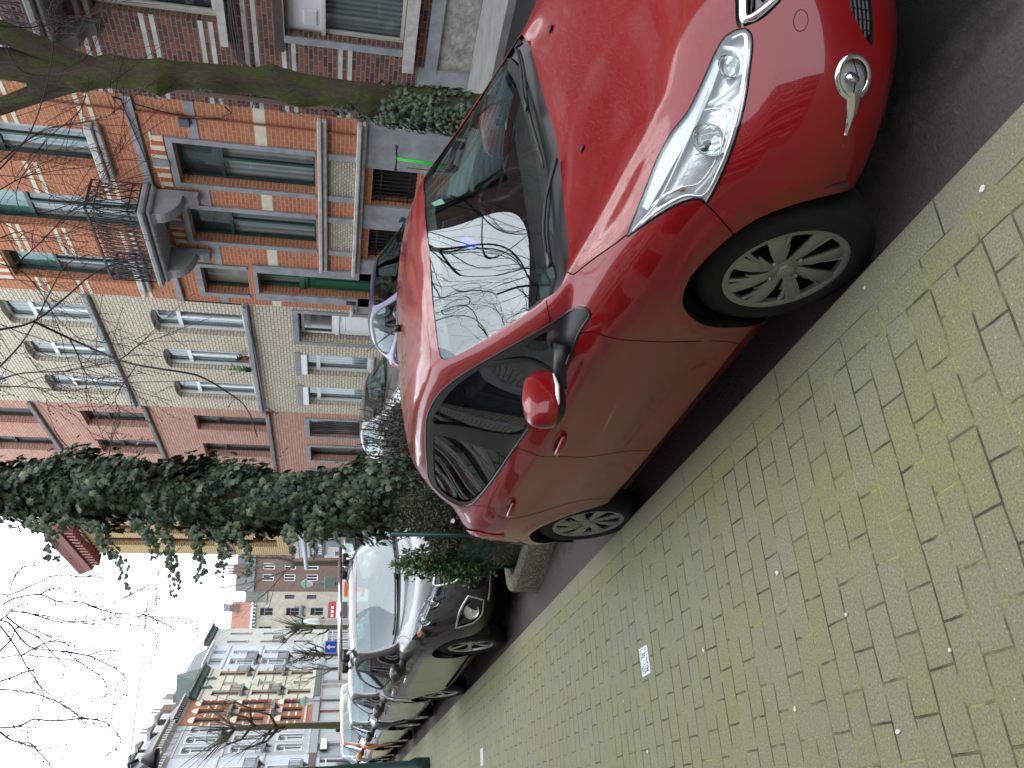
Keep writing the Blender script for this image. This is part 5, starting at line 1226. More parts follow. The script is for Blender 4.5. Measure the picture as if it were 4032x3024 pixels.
def tree_ivy():
    rng=random.Random(3)
    e=empty('street_tree',(2.62,7.0,.12),0,'street tree with its trunk wrapped in dense dark ivy, rising behind the red car','tree','street trees')
    ox=Vector((2.62,7.0,.12)); t=MB()
    trunk_mesh(t,[(0,0,0),(.0,.02,1.5),(-.02,0,3.0),(0,0,4.1),(.02,.0,4.6)],[.22,.17,.15,.15,.17],20,.05,rng)
    trunk_mesh(t,[(.0,.0,4.2),(.16,.05,4.6),(.45,.1,5.2),(.9,.2,6.2),(1.2,.3,7.5)],[.13,.13,.12,.10,.07],14,.05,rng)
    trunk_mesh(t,[(0,0,4.3),(-.06,.0,4.8),(-.15,.1,5.6),(-.3,.3,7),(-.2,.4,8.5)],[.12,.11,.10,.09,.06],14,.05,rng)
    t.build('trunk',M_BARK_A,e,True)
    c=MB(); bud=MB()
    for (b,d,L) in (((1.2,.3,7.5),(.3,.1,1),2.6),((-.2,.4,8.5),(-.1,.2,1),2.4),((.9,.2,6.2),(1,-.5,.5),2.6),((.9,.15,6.4),(1,-1,.7),3.0)):
        branchy(c,bud,b,d,L,.05,3,rng,.6,.05,nch=3)
    # drooping outer shoots, each hung at its own depth
    S3=(0,1974);S2=(0,1000);S1=(0,0)
    TR=[(S3,7.0,[(0,575),(60,580),(150,545),(260,495),(330,465),(410,457),(480,467),(560,470),(640,440),(720,395)]),
     (S3,6.6,[(20,640),(100,600),(250,580),(350,620),(430,620),(520,630),(570,650),(640,655),(720,625),(800,590),(870,550),(940,510),(985,450),(1030,330)]),
     (S3,7.4,[(0,740),(40,710),(70,680),(140,640),(230,628),(340,622),(440,640)]),
     (S3,6.9,[(60,680),(200,700),(300,715),(420,745),(540,745),(640,735),(760,722),(900,715),(1020,720),(1130,720),(1200,755),(1228,810),(1225,835)]),
     (S3,6.5,[(560,650),(650,680),(740,700),(850,695),(920,715),(1000,750),(1060,780),(1100,820),(1115,850)]),
     (S3,7.2,[(140,685),(260,720),(340,745),(460,755),(620,765),(700,760),(760,770),(900,775),(950,800),(983,850),(970,920),(950,980),(930,1020)]),
     (S3,6.2,[(0,740),(60,760),(120,840),(180,900),(260,920),(370,930),(450,940),(560,965),(640,1000),(700,1030),(760,1075),(797,1130),(770,1200),(720,1260),(675,1285)]),
     (S3,6.8,[(0,775),(60,850),(130,960),(160,1020),(210,1090),(260,1170),(272,1210),(262,1290)]),
     (S3,7.5,[(0,975),(60,965),(140,955),(300,970),(480,995),(540,1030),(600,1070),(660,1140),(655,1230)]),
     (S3,6.0,[(0,1170),(80,1175),(180,1190),(280,1215),(400,1270),(470,1320),(515,1370),(522,1410)]),
     (S3,5.6,[(0,1405),(80,1405),(150,1385),(210,1355),(310,1365),(420,1360),(510,1350),(590,1358),(655,1375),(700,1410),(748,1470),(735,1520),(655,1583)]),
     (S3,5.9,[(0,1435),(60,1480),(120,1500),(190,1505),(230,1550),(280,1600),(325,1659)]),
     (S3,7.3,[(540,960),(620,935),(680,925),(740,935),(765,960),(772,1045)]),(S3,6.6,[(970,540),(972,600),(972,640),(960,680),(900,715)]),
     (S3,7.1,[(130,960),(240,900),(330,870),(420,890),(480,930)]),(S3,7.1,[(60,560),(90,470),(140,410),(230,400)]),(S3,6.7,[(40,720),(150,800),(240,850),(330,950),(400,1030),(390,1090)]),
     (S3,6.3,[(0,930),(70,860),(110,780),(220,800),(300,840),(420,880)]),(S3,6.9,[(250,580),(330,540),(440,560),(530,590)]),(S3,6.1,[(0,1120),(90,1090),(200,1050),(215,1120),(120,1180)])]
    TR2=[(S2,6.0,[(-60,480),(0,470),(210,420),(420,260),(600,110),(870,10)],.011),(S2,6.0,[(210,420),(400,510),(600,600),(740,660),(850,690),(1000,715),(1210,750),(1320,800),(1400,850),(1500,920),(1560,1010),(1600,1140)],.010),
     (S2,5.8,[(0,780),(150,740),(400,730),(560,700),(650,680),(740,660)],.006),(S2,5.8,[(430,520),(480,620),(540,750),(640,790),(760,800)],.006),(S2,6.2,[(0,60),(150,120),(280,280),(350,420),(390,540)],.006),
     (S2,6.2,[(0,700),(130,560),(230,400),(330,200),(420,60),(560,0)],.007),(S2,6.4,[(740,660),(800,620),(860,570),(960,530),(1100,490)],.005),(S2,6.4,[(850,690),(720,890),(740,960),(740,1050),(710,1110)],.005),
     (S1,5.6,[(0,160),(200,170),(430,120),(600,80),(760,10)],.006),(S1,5.6,[(545,470),(540,560),(500,680),(420,760),(330,830),(200,960),(60,1010)],.006),
     (S1,5.4,[(0,1050),(100,940),(190,820),(270,600),(330,300),(300,60)],.007),(S1,5.5,[(0,1010),(130,900),(300,800),(440,770),(620,740),(710,690),(700,600),(640,560)],.006),(S1,5.8,[(0,1330),(200,1330),(360,1300),(560,1200),(680,1050),(780,880)],.006),
     (S1,5.7,[(0,1180),(150,1100),(360,1060),(620,1020),(800,900)],.005),(S1,5.5,[(40,300),(130,440),(280,470),(430,440),(560,320),(640,170)],.006),(S1,6.0,[(80,1659),(260,1500),(420,1330),(560,1240)],.006),
     (S1,5.9,[(0,1480),(140,1440),(330,1480),(560,1400),(700,1450)],.005),(S1,5.9,[(130,1330),(100,1200),(160,1060),(240,1040)],.005)]
    for (o,Y,P) in TR: 
        TR2.append((o,Y,P,.0058))
    limbs=[Vector(v) for v in ((-.2,.4,8.5),(-.28,.3,7.4),(.9,.2,6.2),(1.2,.3,7.5))]
    def carry(q,r):
        # the bough that carries a drooping shoot, arching over from the nearest limb
        l=min(limbs,key=lambda v:(v-q).length); m=(l+q)/2+Vector((0,0,.35+.18*(l-q).length)); pts=spline([l,m,q],6); c.tube(pts,[max(r,.022*(1-i/len(pts))) for i in range(len(pts))],5,caps=False)
    for (o,Y,P,r) in TR2:
        if P[0][0]<=0: carry(atY(*px2(o,*P[0]),Y)-ox,r)
        n=len(P); Z=[atY(*px2(o,*q),Y+.25*math.sin(i*.9)+.04*i)-ox for i,q in enumerate(P)]; pts=spline(Z,3); m=len(pts)
        c.tube(pts,[max(.0028,r*(1-.55*i/m)) for i in range(m)],4,caps=False)
        for i in range(2,m):
            if rng.random()<.55:
                a=Vector((rng.uniform(-1,1),rng.uniform(-1,1),rng.uniform(-1,.3))).normalized(); L=rng.choice((.012,.018,.025,.10 if rng.random()<.3 else .025)); q=pts[i]+a*L
                c.tube([pts[i],pts[i]+a*L*.5+Vector((0,0,.1*L)),q],.0026,3,caps=False); bud.ball(tuple(q),rng.uniform(.005,.009),4)
        if r<.0065:
            for _ in range(int(m/5) if o is S3 else int(m/1.4)):
                i=rng.randrange(2,m); a=(pts[min(i+1,m-1)]-pts[i-1]).normalized(); s_=(a+Vector((rng.uniform(-1,1),rng.uniform(-1,1),rng.uniform(-1,1)))*.7).normalized(); L=rng.uniform(.15,.4)*(1 if o is S3 else 1.9); tp=[pts[i]+s_*L*k/4+Vector((0,0,-.04*k*k/16)) for k in range(5)]; c.tube(tp,[.0034,.003,.0028,.0026,.0022],3,caps=False)
                for k in (2,3,4): bud.ball(tuple(tp[k]),.006,4)
    for k in range(11):
        y0=120+k*140; q=atY(-70-60*rng.random(),y0,5.6+rng.random()*1.2)-ox
        carry(q,.006); branchy(c,bud,q,(rng.uniform(-.5,.5),rng.uniform(-.3,.3),-1),.55,.0062,3,rng,.75,.12,nseg=5,nch=3,twig_r=.0021,budr=.0065,up=.0)
    co=c.build('crown',M_TWIG,e,True,fix=False); bud.build('buds',M_BUD,co,True,fix=False)
    # ivy coat
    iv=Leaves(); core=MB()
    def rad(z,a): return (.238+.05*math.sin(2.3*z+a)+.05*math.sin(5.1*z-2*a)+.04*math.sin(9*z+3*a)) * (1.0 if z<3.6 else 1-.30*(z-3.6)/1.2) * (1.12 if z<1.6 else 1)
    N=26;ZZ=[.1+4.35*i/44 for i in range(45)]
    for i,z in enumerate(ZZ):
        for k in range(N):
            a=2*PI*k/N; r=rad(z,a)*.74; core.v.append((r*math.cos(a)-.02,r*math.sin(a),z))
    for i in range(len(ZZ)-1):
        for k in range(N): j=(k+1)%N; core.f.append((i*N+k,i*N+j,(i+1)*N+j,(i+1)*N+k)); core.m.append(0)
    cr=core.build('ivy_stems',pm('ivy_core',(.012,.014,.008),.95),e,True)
    for _ in range(11500):
        z=rng.uniform(.1,4.7); a=rng.uniform(0,2*PI); dep=rng.random(); r=rad(z,a)*(.78+.34*dep**.7)
        clump=math.sin(11*z+4*a)*math.sin(7*a-5*z); r+=.05*max(0,clump)
        if rng.random()<.10: r+=rng.uniform(0,.10)
        nr=Vector((math.cos(a),math.sin(a),rng.uniform(-.1,.75)))+Vector((rng.uniform(-.5,.5),rng.uniform(-.5,.5),rng.uniform(-.4,.4)))
        tn=min(1,max(0,rng.gauss(.45,.22)+.12*clump)); 
        if rng.random()<.03: tn=1
        iv.leaf((r*math.cos(a)-.02,r*math.sin(a),z),nr,rng.uniform(.045,.098),IVY,rng,tint=tn)
    # hanging sprays on the left flank
    for (P) in ([(200,130),(300,170),(330,250),(310,340),(330,370)],[(420,120),(600,170),(640,250),(690,340),(760,390),(780,470),(775,545)],[(850,150),(900,200),(950,270),(990,330)],[(1010,170),(1050,260),(1065,350),(1080,440),(1085,510),(1070,570)],[(1200,170),(1240,260),(1240,340),(1255,430),(1245,480)],[(1360,190),(1380,260),(1400,330),(1370,400),(1355,465)],[(1430,180),(1500,240),(1530,300),(1560,380),(1520,470)],[(1780,180),(1820,260),(1815,370)],[(880,130),(940,230),(960,330)],[(1920,180),(1950,260),(1960,340)]):
        Z=[atY(*px2(S3,*q),6.75)-ox for q in P]; pts=spline(Z,6); st=MB()
        core2=MB(); core2.tube(pts,.003,3); core2.build('ivy_runner',M_TWIG,e,fix=False)
        for i,p in enumerate(pts):
            for _ in range(3 if i<len(pts)*.6 else 2):
                f=1-.5*i/len(pts); iv.leaf(p+Vector((rng.uniform(-.035,.035),rng.uniform(-.05,.05),rng.uniform(-.04,.04))),(rng.uniform(-1,.3),-1,rng.uniform(-.2,.8)),rng.uniform(.04,.075)*f,IVY,rng,tint=rng.uniform(.4,.95))
    for _ in range(36):
        z0=rng.uniform(.6,4.4); a=rng.uniform(PI*.5,PI*1.9); p=Vector((rad(z0,a)*math.cos(a),rad(z0,a)*math.sin(a),z0)); d=Vector((math.cos(a),math.sin(a),.3)).normalized()
        for k in range(rng.randint(3,6)):
            p=p+d*.045; d=(d+Vector((0,0,-.22))).normalized(); iv.leaf(p,(d.x,d.y,.5),rng.uniform(.04,.075),IVY,rng,tint=rng.uniform(.3,1))
    iv.build('ivy',M_IVY,e)
    return e
def tree_mossy():
    rng=random.Random(9); e=empty('street_tree',(8.35,7.9,.12),0,'street tree with a mossy lumpy trunk and ivy only at its foot, across the street','tree','street trees')
    t=MB(); kn=[(rng.uniform(1.5,6),rng.uniform(2.5,5.6),rng.uniform(.07,.13),rng.uniform(.04,.09)) for _ in range(22)]
    trunk_mesh(t,[(.0,-.05,0),(.02,-.08,1.6),(.0,-.15,3.2),(-.06,-.08,4.6),(-.1,.0,5.6)],[.23,.175,.16,.17,.22],40,.04,rng,kn)
    trunk_mesh(t,[(-.06,-.06,4.3),(-.09,.0,4.9),(-.22,.25,5.6),(-.45,.6,6.5),(-.6,1.0,7.6)],[.04,.13,.12,.10,.08],14,.05,rng); trunk_mesh(t,[(-.04,-.1,4.3),(-.05,-.14,4.9),(.0,-.45,5.8),(.1,-1.0,7.4)],[.04,.13,.13,.10],14,.06,rng); trunk_mesh(t,[(-.06,-.07,4.6),(-.09,-.03,5.3),(-.1,-.1,6.4),(-.1,-.1,8)],[.10,.20,.17,.12],14,.06,rng)
    t.build('trunk',M_BARK_B,e,True)
    c=MB(); b=MB()
    for (p,d,L,dp) in (((-.6,1.0,7.6),(-.3,.5,1),2.6,3),((.1,-1.0,7.4),(.2,-.5,1),2.4,3),((-.1,-.1,8),(0,0,1),2.4,3),((-.4,.5,6.3),(-1,.3,.55),3.0,4),((-.2,-.3,6.0),(-1,-.7,.35),3.2,4),((-.1,-.2,6.6),(-1,-.2,.5),3.4,4),((.0,-.6,6.2),(-.5,-1,.3),3.0,4),((.1,-1.0,7.2),(-.8,-.6,.3),3.2,4)): branchy(c,b,p,d,L,.05,dp,rng,.65,.06,nch=3,twig_r=.004)
    co=c.build('crown',M_TWIG,e,True,fix=False); b.build('buds',M_BUD,co,fix=False)
    iv=Leaves()
    for _ in range(1700):
        z=abs(rng.gauss(0,.85))+.3
        if z>2.3: continue
        a=rng.uniform(PI*.55,PI*1.95); keep=1 if z<1.5 else (.9 if (a<3.6) else .25)*(1-(z-1.5)*.75)
        keep*=.35+.65*(math.sin(5*a+2.1*z)*math.sin(3.3*z+1.5*a)>-.25)
        if rng.random()>keep: continue
        r=.20*(1-.06*z)+rng.uniform(0,.13 if z<1.5 else .04); iv.leaf((r*math.cos(a),r*math.sin(a),z),(math.cos(a)+rng.uniform(-.4,.4),math.sin(a)+rng.uniform(-.4,.4),rng.uniform(0,.6)),rng.uniform(.05,.10),IVY,rng,tint=min(1,max(0,rng.gauss(.5,.25))))
    for (kz,ka,kr,kh) in kn[:14]:
        for _ in range(14):
            r=.175+kh; a=ka+rng.gauss(0,.22); iv.leaf((r*math.cos(a),r*math.sin(a),kz+rng.gauss(0,.09)),(math.cos(a),math.sin(a),.2),rng.uniform(.025,.05),IVY,rng,tint=rng.uniform(0,.4))
    iv.build('ivy',M_IVY,e)
    return e
def bare_tree(loc,h,seed,label,r=.14,mat=None,depth=4,group='street trees',n=3,spread=.55,L=None,buds=False):
    rng=random.Random(seed); e=empty('bare_tree',loc,0,label,'tree',group); t=MB(); trunk_mesh(t,[(0,0,0),(.05,.03,h*.2),(0,.05,h*.42)],[r*1.15,r,r*.85],12,.04,rng); t.build('trunk',mat or M_BARK_A,e,True)
    c=MB(); b=MB() if buds else None
    for k in range(4):
        a=2*PI*k/4+rng.uniform(-.4,.4); branchy(c,b,(0,.05,h*.40),(math.cos(a)*.6,math.sin(a)*.6,1),L or h*.28,r*.5,depth,rng,spread,0.02,nch=n,twig_r=.006)
    co=c.build('crown',M_TWIG if buds else M_TWIG_FAR,e,fix=False)
    if buds: b.build('buds',M_BUD,co,fix=False)
    return e
def pollard(loc,h,seed,label,r=.15,group='pollarded trees'):
    rng=random.Random(seed); e=empty('pollarded_tree',loc,0,label,'tree',group); t=MB(); trunk_mesh(t,[(0,0,0),(.03,.02,h*.4),(0,0,h*.68)],[r*1.1,r*.9,r*.8],12,.04,rng)
    t.build('trunk',M_BARK_B,e,True); c=MB()
    for k in range(11):
        a=rng.uniform(0,2*PI); z=h*rng.uniform(.38,.7); L=h*rng.uniform(.09,.17); d=Vector((math.cos(a),math.sin(a),rng.uniform(.1,.9))).normalized(); p=Vector((0,0,z)); q=p+d*L*.6; s_=q+Vector((d.x*.4,d.y*.4,.9))*L*.5
        c.tube([p,q,s_],[r*.45,r*.3,r*.28],6); c.ball(tuple(s_),r*.45,6)
        for _ in range(7):
            tp=s_+Vector((rng.uniform(-1,1),rng.uniform(-1,1),rng.uniform(.3,1.6)))*h*.09; c.tube([s_,tp],[.012,.006],3,caps=False)
    for _ in range(14):
        s_=Vector((0,0,h*.68)); tp=s_+Vector((rng.uniform(-1,1),rng.uniform(-1,1),rng.uniform(.5,1.5)))*h*.2; c.tube([s_,(s_+tp)/2+Vector((0,0,.05)),tp],[r*.3,r*.15,.01],4,caps=False)
    c.build('crown',M_BARK_A,e,True,fix=False); return e
def planter():
    e=empty('planter',(0,0,0),0,'exposed aggregate concrete planter ring behind the red car','planter'); 
    P=crv([(1.86,7.10),(1.90,7.36),(2.15,7.50),(2.8,7.52),(3.3,7.45),(3.42,7.1),(3.42,6.3),(3.3,5.95),(2.9,5.85),(2.4,5.88),(2.2,6.05),(2.1,6.35),(1.98,6.7)],True,5)
    ce=Vector((2.65,6.7)); mb=MB(); k=len(P); zb=.0
    rings=[(1,0,.0),(1,0,.235),(.985,0,.26),(.90,0,.27),(.84,0,.265),(.825,0,.24),(.82,0,.1)]
    for s_,_,z in rings:
        for p in P: q=ce+(Vector(p)-ce)*s_; mb.v.append((q.x,q.y,z+(0.02 if z>.02 else 0)))
    for r in range(len(rings)-1):
        for i in range(k): j=(i+1)%k; mb.f.append((r*k+i,r*k+j,(r+1)*k+j,(r+1)*k+i)); mb.m.append(0)
    m,n,b=nodes('aggregate'); tc=n.nodes.new('ShaderNodeTexCoord'); vo=n.nodes.new('ShaderNodeTexVoronoi'); vo.inputs['Scale'].default_value=75; n.links.new(tc.outputs['Object'],vo.inputs['Vector']); r=ramp(n,[(0,(.10,.085,.065)),(.5,(.22,.19,.15)),(1,(.36,.33,.27))]); sv=n.nodes.new('ShaderNodeSeparateColor'); n.links.new(vo.outputs['Color'],sv.inputs[0]); n.links.new(sv.outputs[0],r.inputs[0]); nf=noise(n,tc.outputs['Object'],4,4); n.links.new(mixc(n,nf,mixc(n,.5,r.outputs[0],(.07,.055,.04)),r.outputs[0]),b.inputs['Base Color']); b.inputs['Roughness'].default_value=.8
    bp=n.nodes.new('ShaderNodeBump'); bp.inputs['Distance'].default_value=.008; n.links.new(vo.outputs['Distance'],bp.inputs['Height']); n.links.new(bp.outputs['Normal'],b.inputs['Normal'])
    mb.build('rim',m,e,True,angle=60)
    mb=MB(); mb.add([((ce+(Vector(p)-ce)*.84).x,(ce+(Vector(p)-ce)*.84).y,.17) for p in P],[tuple(range(k))]); mb.build('soil',pm('soil',(.045,.03,.02),.95,nz=.5,nscale=20,bump=.8,bscale=40,dist=.02),e)
    # green mesh guard on posts
    gm=MB(); G=crv([(2.05,7.12),(2.12,7.3),(2.5,7.36),(3.1,7.3)],False,5)
    gm2=MB(); G2=crv([(2.12,6.35),(2.06,6.7),(2.05,7.12)],False,5)
    gp=MB()
    for x,y,h in ((2.10,6.42,1.05),(2.05,7.12,.62),(2.16,7.33,.62),(3.1,7.3,.7)): gp.tube([(x,y,.15),(x,y,h+.35)],.018,8)
    f=empty('guard_fence',(0,0,0),0,'low dark green mesh guard standing inside the planter','fence'); gp.build('post',pm('green_post',(.01,.045,.04),.4),f,True)
    def net(G,z0,z1,mb):
        L=[Vector(p) for p in G]; tot=0
        for i in range(len(L)-1):
            mb.add([(L[i].x,L[i].y,z0),(L[i+1].x,L[i+1].y,z0),(L[i+1].x,L[i+1].y,z1),(L[i].x,L[i].y,z1)],[(0,1,2,3)])
    net(G2+G,.2,.82,gm); m,n,b=nodes('green_net'); tc=n.nodes.new('ShaderNodeTexCoord'); out=n.nodes['Material Output']; b.inputs['Base Color'].default_value=(.01,.05,.04,1); tr=n.nodes.new('ShaderNodeBsdfTransparent'); mx=n.nodes.new('ShaderNodeMixShader'); mx.inputs[0].default_value=.55; n.links.new(tr.outputs[0],mx.inputs[1]); n.links.new(b.outputs[0],mx.inputs[2]); n.links.new(mx.outputs[0],out.inputs[0])
    gm.build('net',m,f,fix=False)
    return e
def shrub(name,loc,label,mat,cl,nleaf,size,shape,seed,stems=8,cat='shrub',stemcol=None,flower=0):
    rng=random.Random(seed); e=empty(name,loc,0,label,cat,'shrubs in the planter'); lv=Leaves(); st=MB()
    for (cx_,cy_,cz,rx,ry,rz,w_) in cl:
        for _ in range(int(stems*w_)):
            tip=Vector((cx_+rng.gauss(0,.5)*rx,cy_+rng.gauss(0,.5)*ry,cz+rz*rng.uniform(-.2,1.1))); base=Vector((cx_*.3,cy_*.3,0)); mid=(tip+base)/2+Vector((rng.uniform(-.1,.1),rng.uniform(-.1,.1),.12)); pts=spline([base,mid,tip],6); st.tube(pts,[.006]*3+[.004]*(len(pts)-3),3,caps=False)
            npl=int(nleaf*w_/(stems*w_))
            for k in range(npl):
                t=rng.uniform(.25,1.0)**.8; p=pts[min(len(pts)-1,int(t*(len(pts)-1)))]+Vector((rng.gauss(0,1),rng.gauss(0,1),rng.gauss(0,1)))*size*.75
                lv.leaf(p,(rng.uniform(-1,1),rng.uniform(-1.2,.4),rng.uniform(.0,1)),size*rng.uniform(.6,1.25),shape,rng,roll=rng.uniform(-3,3),tint=min(1,max(0,rng.gauss(.5,.25)+.25*(p.z-cz)/max(rz,.1))))
    st.build('stems',M_TWIG,e,fix=False); lv.build('leaves',mat,e)
    if flower:
        fl=Leaves()
        for _ in range(flower):
            cx_,cy_,cz,rx,ry,rz,w_=rng.choice(cl); c=Vector((cx_+rng.gauss(0,.5)*rx,cy_+rng.gauss(0,.5)*ry-.05,cz+rng.uniform(-.5,.4)*rz))
            for k in range(5): fl.leaf(c+Vector((rng.uniform(-1,1),rng.uniform(-1,1),rng.uniform(-1,1)))*.018,(rng.uniform(-1,1),-1,.5),.035,OVAL,rng,roll=rng.uniform(-3,3),tint=.5)
        fl.build('flowers',pm('white_petal',(.8,.8,.76),.6),e)
    return e
def planting():
    shrub('evergreen_shrub',(2.1,7.05,.2),'bright green leafy shrub standing in front of the planter, nearest the pavement',M_SHRUB,[(-.02,.08,.72,.13,.14,.42,1.4),(.06,.1,.55,.14,.12,.3,1)],1500,.05,OVAL,21,26,flower=7)
    shrub('evergreen_shrub',(2.35,6.55,.2),'small leaved dark shrub filling the planter right behind the red car',M_BUSH,[(0,0,.75,.25,.25,.4,1.6),(.4,.2,.8,.25,.2,.45,1.4),(.75,.3,.8,.22,.2,.45,1.2),(-.1,.3,.5,.15,.2,.3,1)],6500,.028,OVAL,22,90,flower=10)
    shrub('evergreen_shrub',(3.0,6.75,.2),'wispy bush with fine stems reaching above the red car roof',M_BUSH,[(.1,0,1.0,.28,.2,.45,1.5),(.45,.2,.9,.2,.2,.45,1.1)],2600,.026,OVAL,23,60)
    shrub('ivy_clump',(2.25,6.95,.25),'dark green ivy clump at the foot of the ivy covered trunk',M_IVY,[(.1,.0,.4,.25,.25,.45,1.5),(.35,.0,.7,.2,.2,.5,1.4)],2400,.06,IVY,24,60,cat='ivy')
    shrub('dead_leaf_heap',(2.20,6.88,.22),'heap of brown dead leaves spilling over the planter edge','' or M_DEADLEAF,[(.0,.0,.10,.09,.16,.14,1.5),(.0,.22,.08,.08,.14,.13,1.2)],1400,.03,OVAL,25,30,cat='leaves')
# ---------------------------------------------------------------- the other cars (same construction, each with its own proportions)
HLG=crv([(4.62,5.75),(4.2,5.82),(3.4,5.65),(2.6,5.2),(1.9,4.98),(1.9,3.95),(2.8,3.80),(3.6,4.0),(4.3,4.5)],True,3,(0,4))
FOGG=crv([(2.55,1.35),(2.35,2.35),(3.0,2.75),(3.75,2.85),(3.55,1.9),(3.2,1.4)],True,3,(0,1,3,4))
GRLG=crv([(-.5,4.85),(1.3,4.83),(1.84,4.7),(1.84,3.6),(1.5,2.85),(-.5,2.75)],True,3,(0,5))
LOWGG=crv([(-.5,2.35),(1.6,2.3),(2.1,1.9),(1.6,1.15),(-.5,1.1)],True,3,(0,4))
TLG=crv([(9.95,5.1),(10.2,5.9),(10.9,6.6),(12.3,6.7),(12.35,5.7),(11.4,5.2),(10.6,5.0)],True,3,(3,4))
GCUT=None
def gcut():
    global GCUT
    if GCUT is None: GCUT=cut_param([('arch',ARCH_F),('arch',ARCH_R),('glassF',GL_F),('glassR',GL_R),('dlo',DLO),('ws',WS),('cowl',COWL),('rw',RW),('hl',HLG),('fog',FOGG),('lowg',LOWGG),('grl',GRLG),('tl',TLG)],5)
    return GCUT
def gen_car(label,X,Y,yaw=0,wb=2.5,fo=1,ro=1,w=.87,H_=1.47,belt=.95,gc=.17,ext=0,raise_=0,box=0,lac=None,R_=.31,kind='alloy7',tilt=3.0,rev=False,rails=False,group='cars parked along the near kerb',trim=None,suv=False,star=False,mirror=True,z=None,rr=None,bluntr=0,interior=True):
    def warp(T):
        s,t,u=T[...,0].copy(),T[...,1].copy(),T[...,2].copy()
        s2=np.where(s<0,s*fo,np.where(s<2.515,s*wb/2.515,wb+(s-2.515)*ro))
        up=np.interp(u,[0,.17,.9,1.44],[0,gc,belt,H_])
        front=np.clip((.35-s)/.9,0,1); band=np.exp(-((u-.76)/.16)**2)
        up=up+raise_*front*band
        gh=np.clip((u-.92)/.45,0,1); rear=np.clip((s-1.3)/1.2,0,1); s2=s2+ext*gh*rear+bluntr*np.clip((s-2.6)/.5,0,1)*np.clip((.5-abs(u-.7))/.5,0,1)
        t2=t*w/.87*(1+box*gh)
        return np.stack([s2,t2,up],-1)
    S=Surf(GR,12,warp); vs,rg=gcut()
    root=empty('parked_car',(X,Y,0),0,label,'car',group)
    a=R(yaw)+(PI if rev else 0); ex=Vector((math.sin(a),math.cos(a),0)); th=R(tilt)*(-1 if X>5.5 else 1)*(-1 if rev else 1)
    ey=Vector((-math.cos(a)*math.cos(th),math.sin(a)*math.cos(th),-math.sin(th))); ez=ex.cross(ey)
    m=Matrix.Identity(4)
    for i in range(3): m[i][0]=ex[i];m[i][1]=ey[i];m[i][2]=ez[i]
    zz=road_z(X) if z is None else z
    m[0][3]=X;m[1][3]=Y;m[2][3]=zz; root.matrix_world=m
    surf_obj(S,vs,rg['body'],'body',lac,root)
    for sd in (1,-1):
        surf_obj(S,vs,rg['glassF'],'side_window',M_GLASS,root,(sd,),-.006,fair='side'); surf_obj(S,vs,rg['glassR'],'side_window',M_GLASS,root,(sd,),-.006,fair='side'); surf_obj(S,vs,rg['dlo'],'window_frame',M_BLACK,root,(sd,),.001)
    surf_obj(S,vs,rg['ws'],'windscreen',M_SCREEN,root,(1,-1),-.003,fair='ws'); surf_obj(S,vs,rg['cowl'],'cowl_panel',M_BLACK,root,(1,-1),-.015); surf_obj(S,vs,rg['rw'],'rear_window',M_GLASS,root,(1,-1),-.003)
    g=MB()
    for l in ([(4.70,6.0),(4.73,6.9),(4.75,8.5)],[(6.2,6.56),(6.05,5.27),(6.03,2.98),(6.25,1.0)],[(6.25,1.0),(9.1,.95)],[(8.06,7.35),(8.03,5.79),(8.0,3.04),(8.0,.92)],[(9.68,7.85),(9.4,6.5),(9.5,5.2),(9.12,3.5),(9.1,.95)]): ribbon(S,crv(l,False,3),.005,.001,(1,-1),mb=g)
    g.build('panel_gap',M_SEAM,root,True)
    gr=surf_obj(S,vs,rg['grl'],'grille',M_GLOSSBLACK,root,(1,-1),-.012); lg=surf_obj(S,vs,rg['lowg'],'lower_grille',M_DARK,root,(1,-1),-.012)
    mb=MB(); ribbon(S,crv([(0,4.83),(1.3,4.80),(1.80,4.66),(1.80,3.6),(1.47,2.89),(0,2.79)],False,4),.022,.001,(1,-1),mb=mb,thick=.006)
    if star: ribbon(S,[(-.2,4.0),(1.7,4.0)],.02,.004,(1,-1),mb=mb,thick=.01)
    mb.build('grille_frame',M_CHROME,gr,True)
    if suv:
        mb=MB()
        for i in range(9):
            for j in range(7):
                c=S.pt(np.array(.1+i*.19+(j%2)*.09),np.array(3.0+j*.26),0.0)
                for sd in (1,-1): mb.ball((c[0],c[1]*sd,c[2]),.009,5)
        mb.build('grille_mesh',M_CHROME,gr,True)
        tr=MB(); ribbon(S,[(6.3,.75),(7.5,.72),(9.0,.75)],.035,.004,(1,-1),mb=tr,thick=.008); ribbon(S,crv([(-.2,.75),(1.6,.8),(2.6,.95)],False,3),.03,.004,(1,-1),mb=tr,thick=.01); tr.build('sill_trim',M_CHROME,root,True)
        cl=MB(); ribbon(S,crv([(6.1,.25),(7.5,.25),(9.2,.25)],False,3),.16,.003,(1,-1),mb=cl,thick=.004); cl.build('sill_cladding',M_BLACK,root,True)
    for sd in (1,-1):
        hl=surf_obj(S,vs,rg['hl'],'headlight',M_LENS,root,(sd,),.002); surf_obj(S,vs,rg['hl'],'lamp_housing',M_GLOSSBLACK if suv else M_REFLECTOR,hl,(sd,),-.03)
        wl=MB(); ribbon(S,crv([(2.1,4.6),(2.8,4.66),(3.6,4.92),(4.2,5.2)],False,4),.012,-.006,(sd,),mb=wl,thick=.004); ribbon(S,crv([(4.7,5.86),(4.1,5.85),(3.3,5.68),(2.6,5.15)],False,4),.014,-.004,(sd,),mb=wl,thick=.004); wl.build('light_guide',M_WHITELAMP,hl,True)
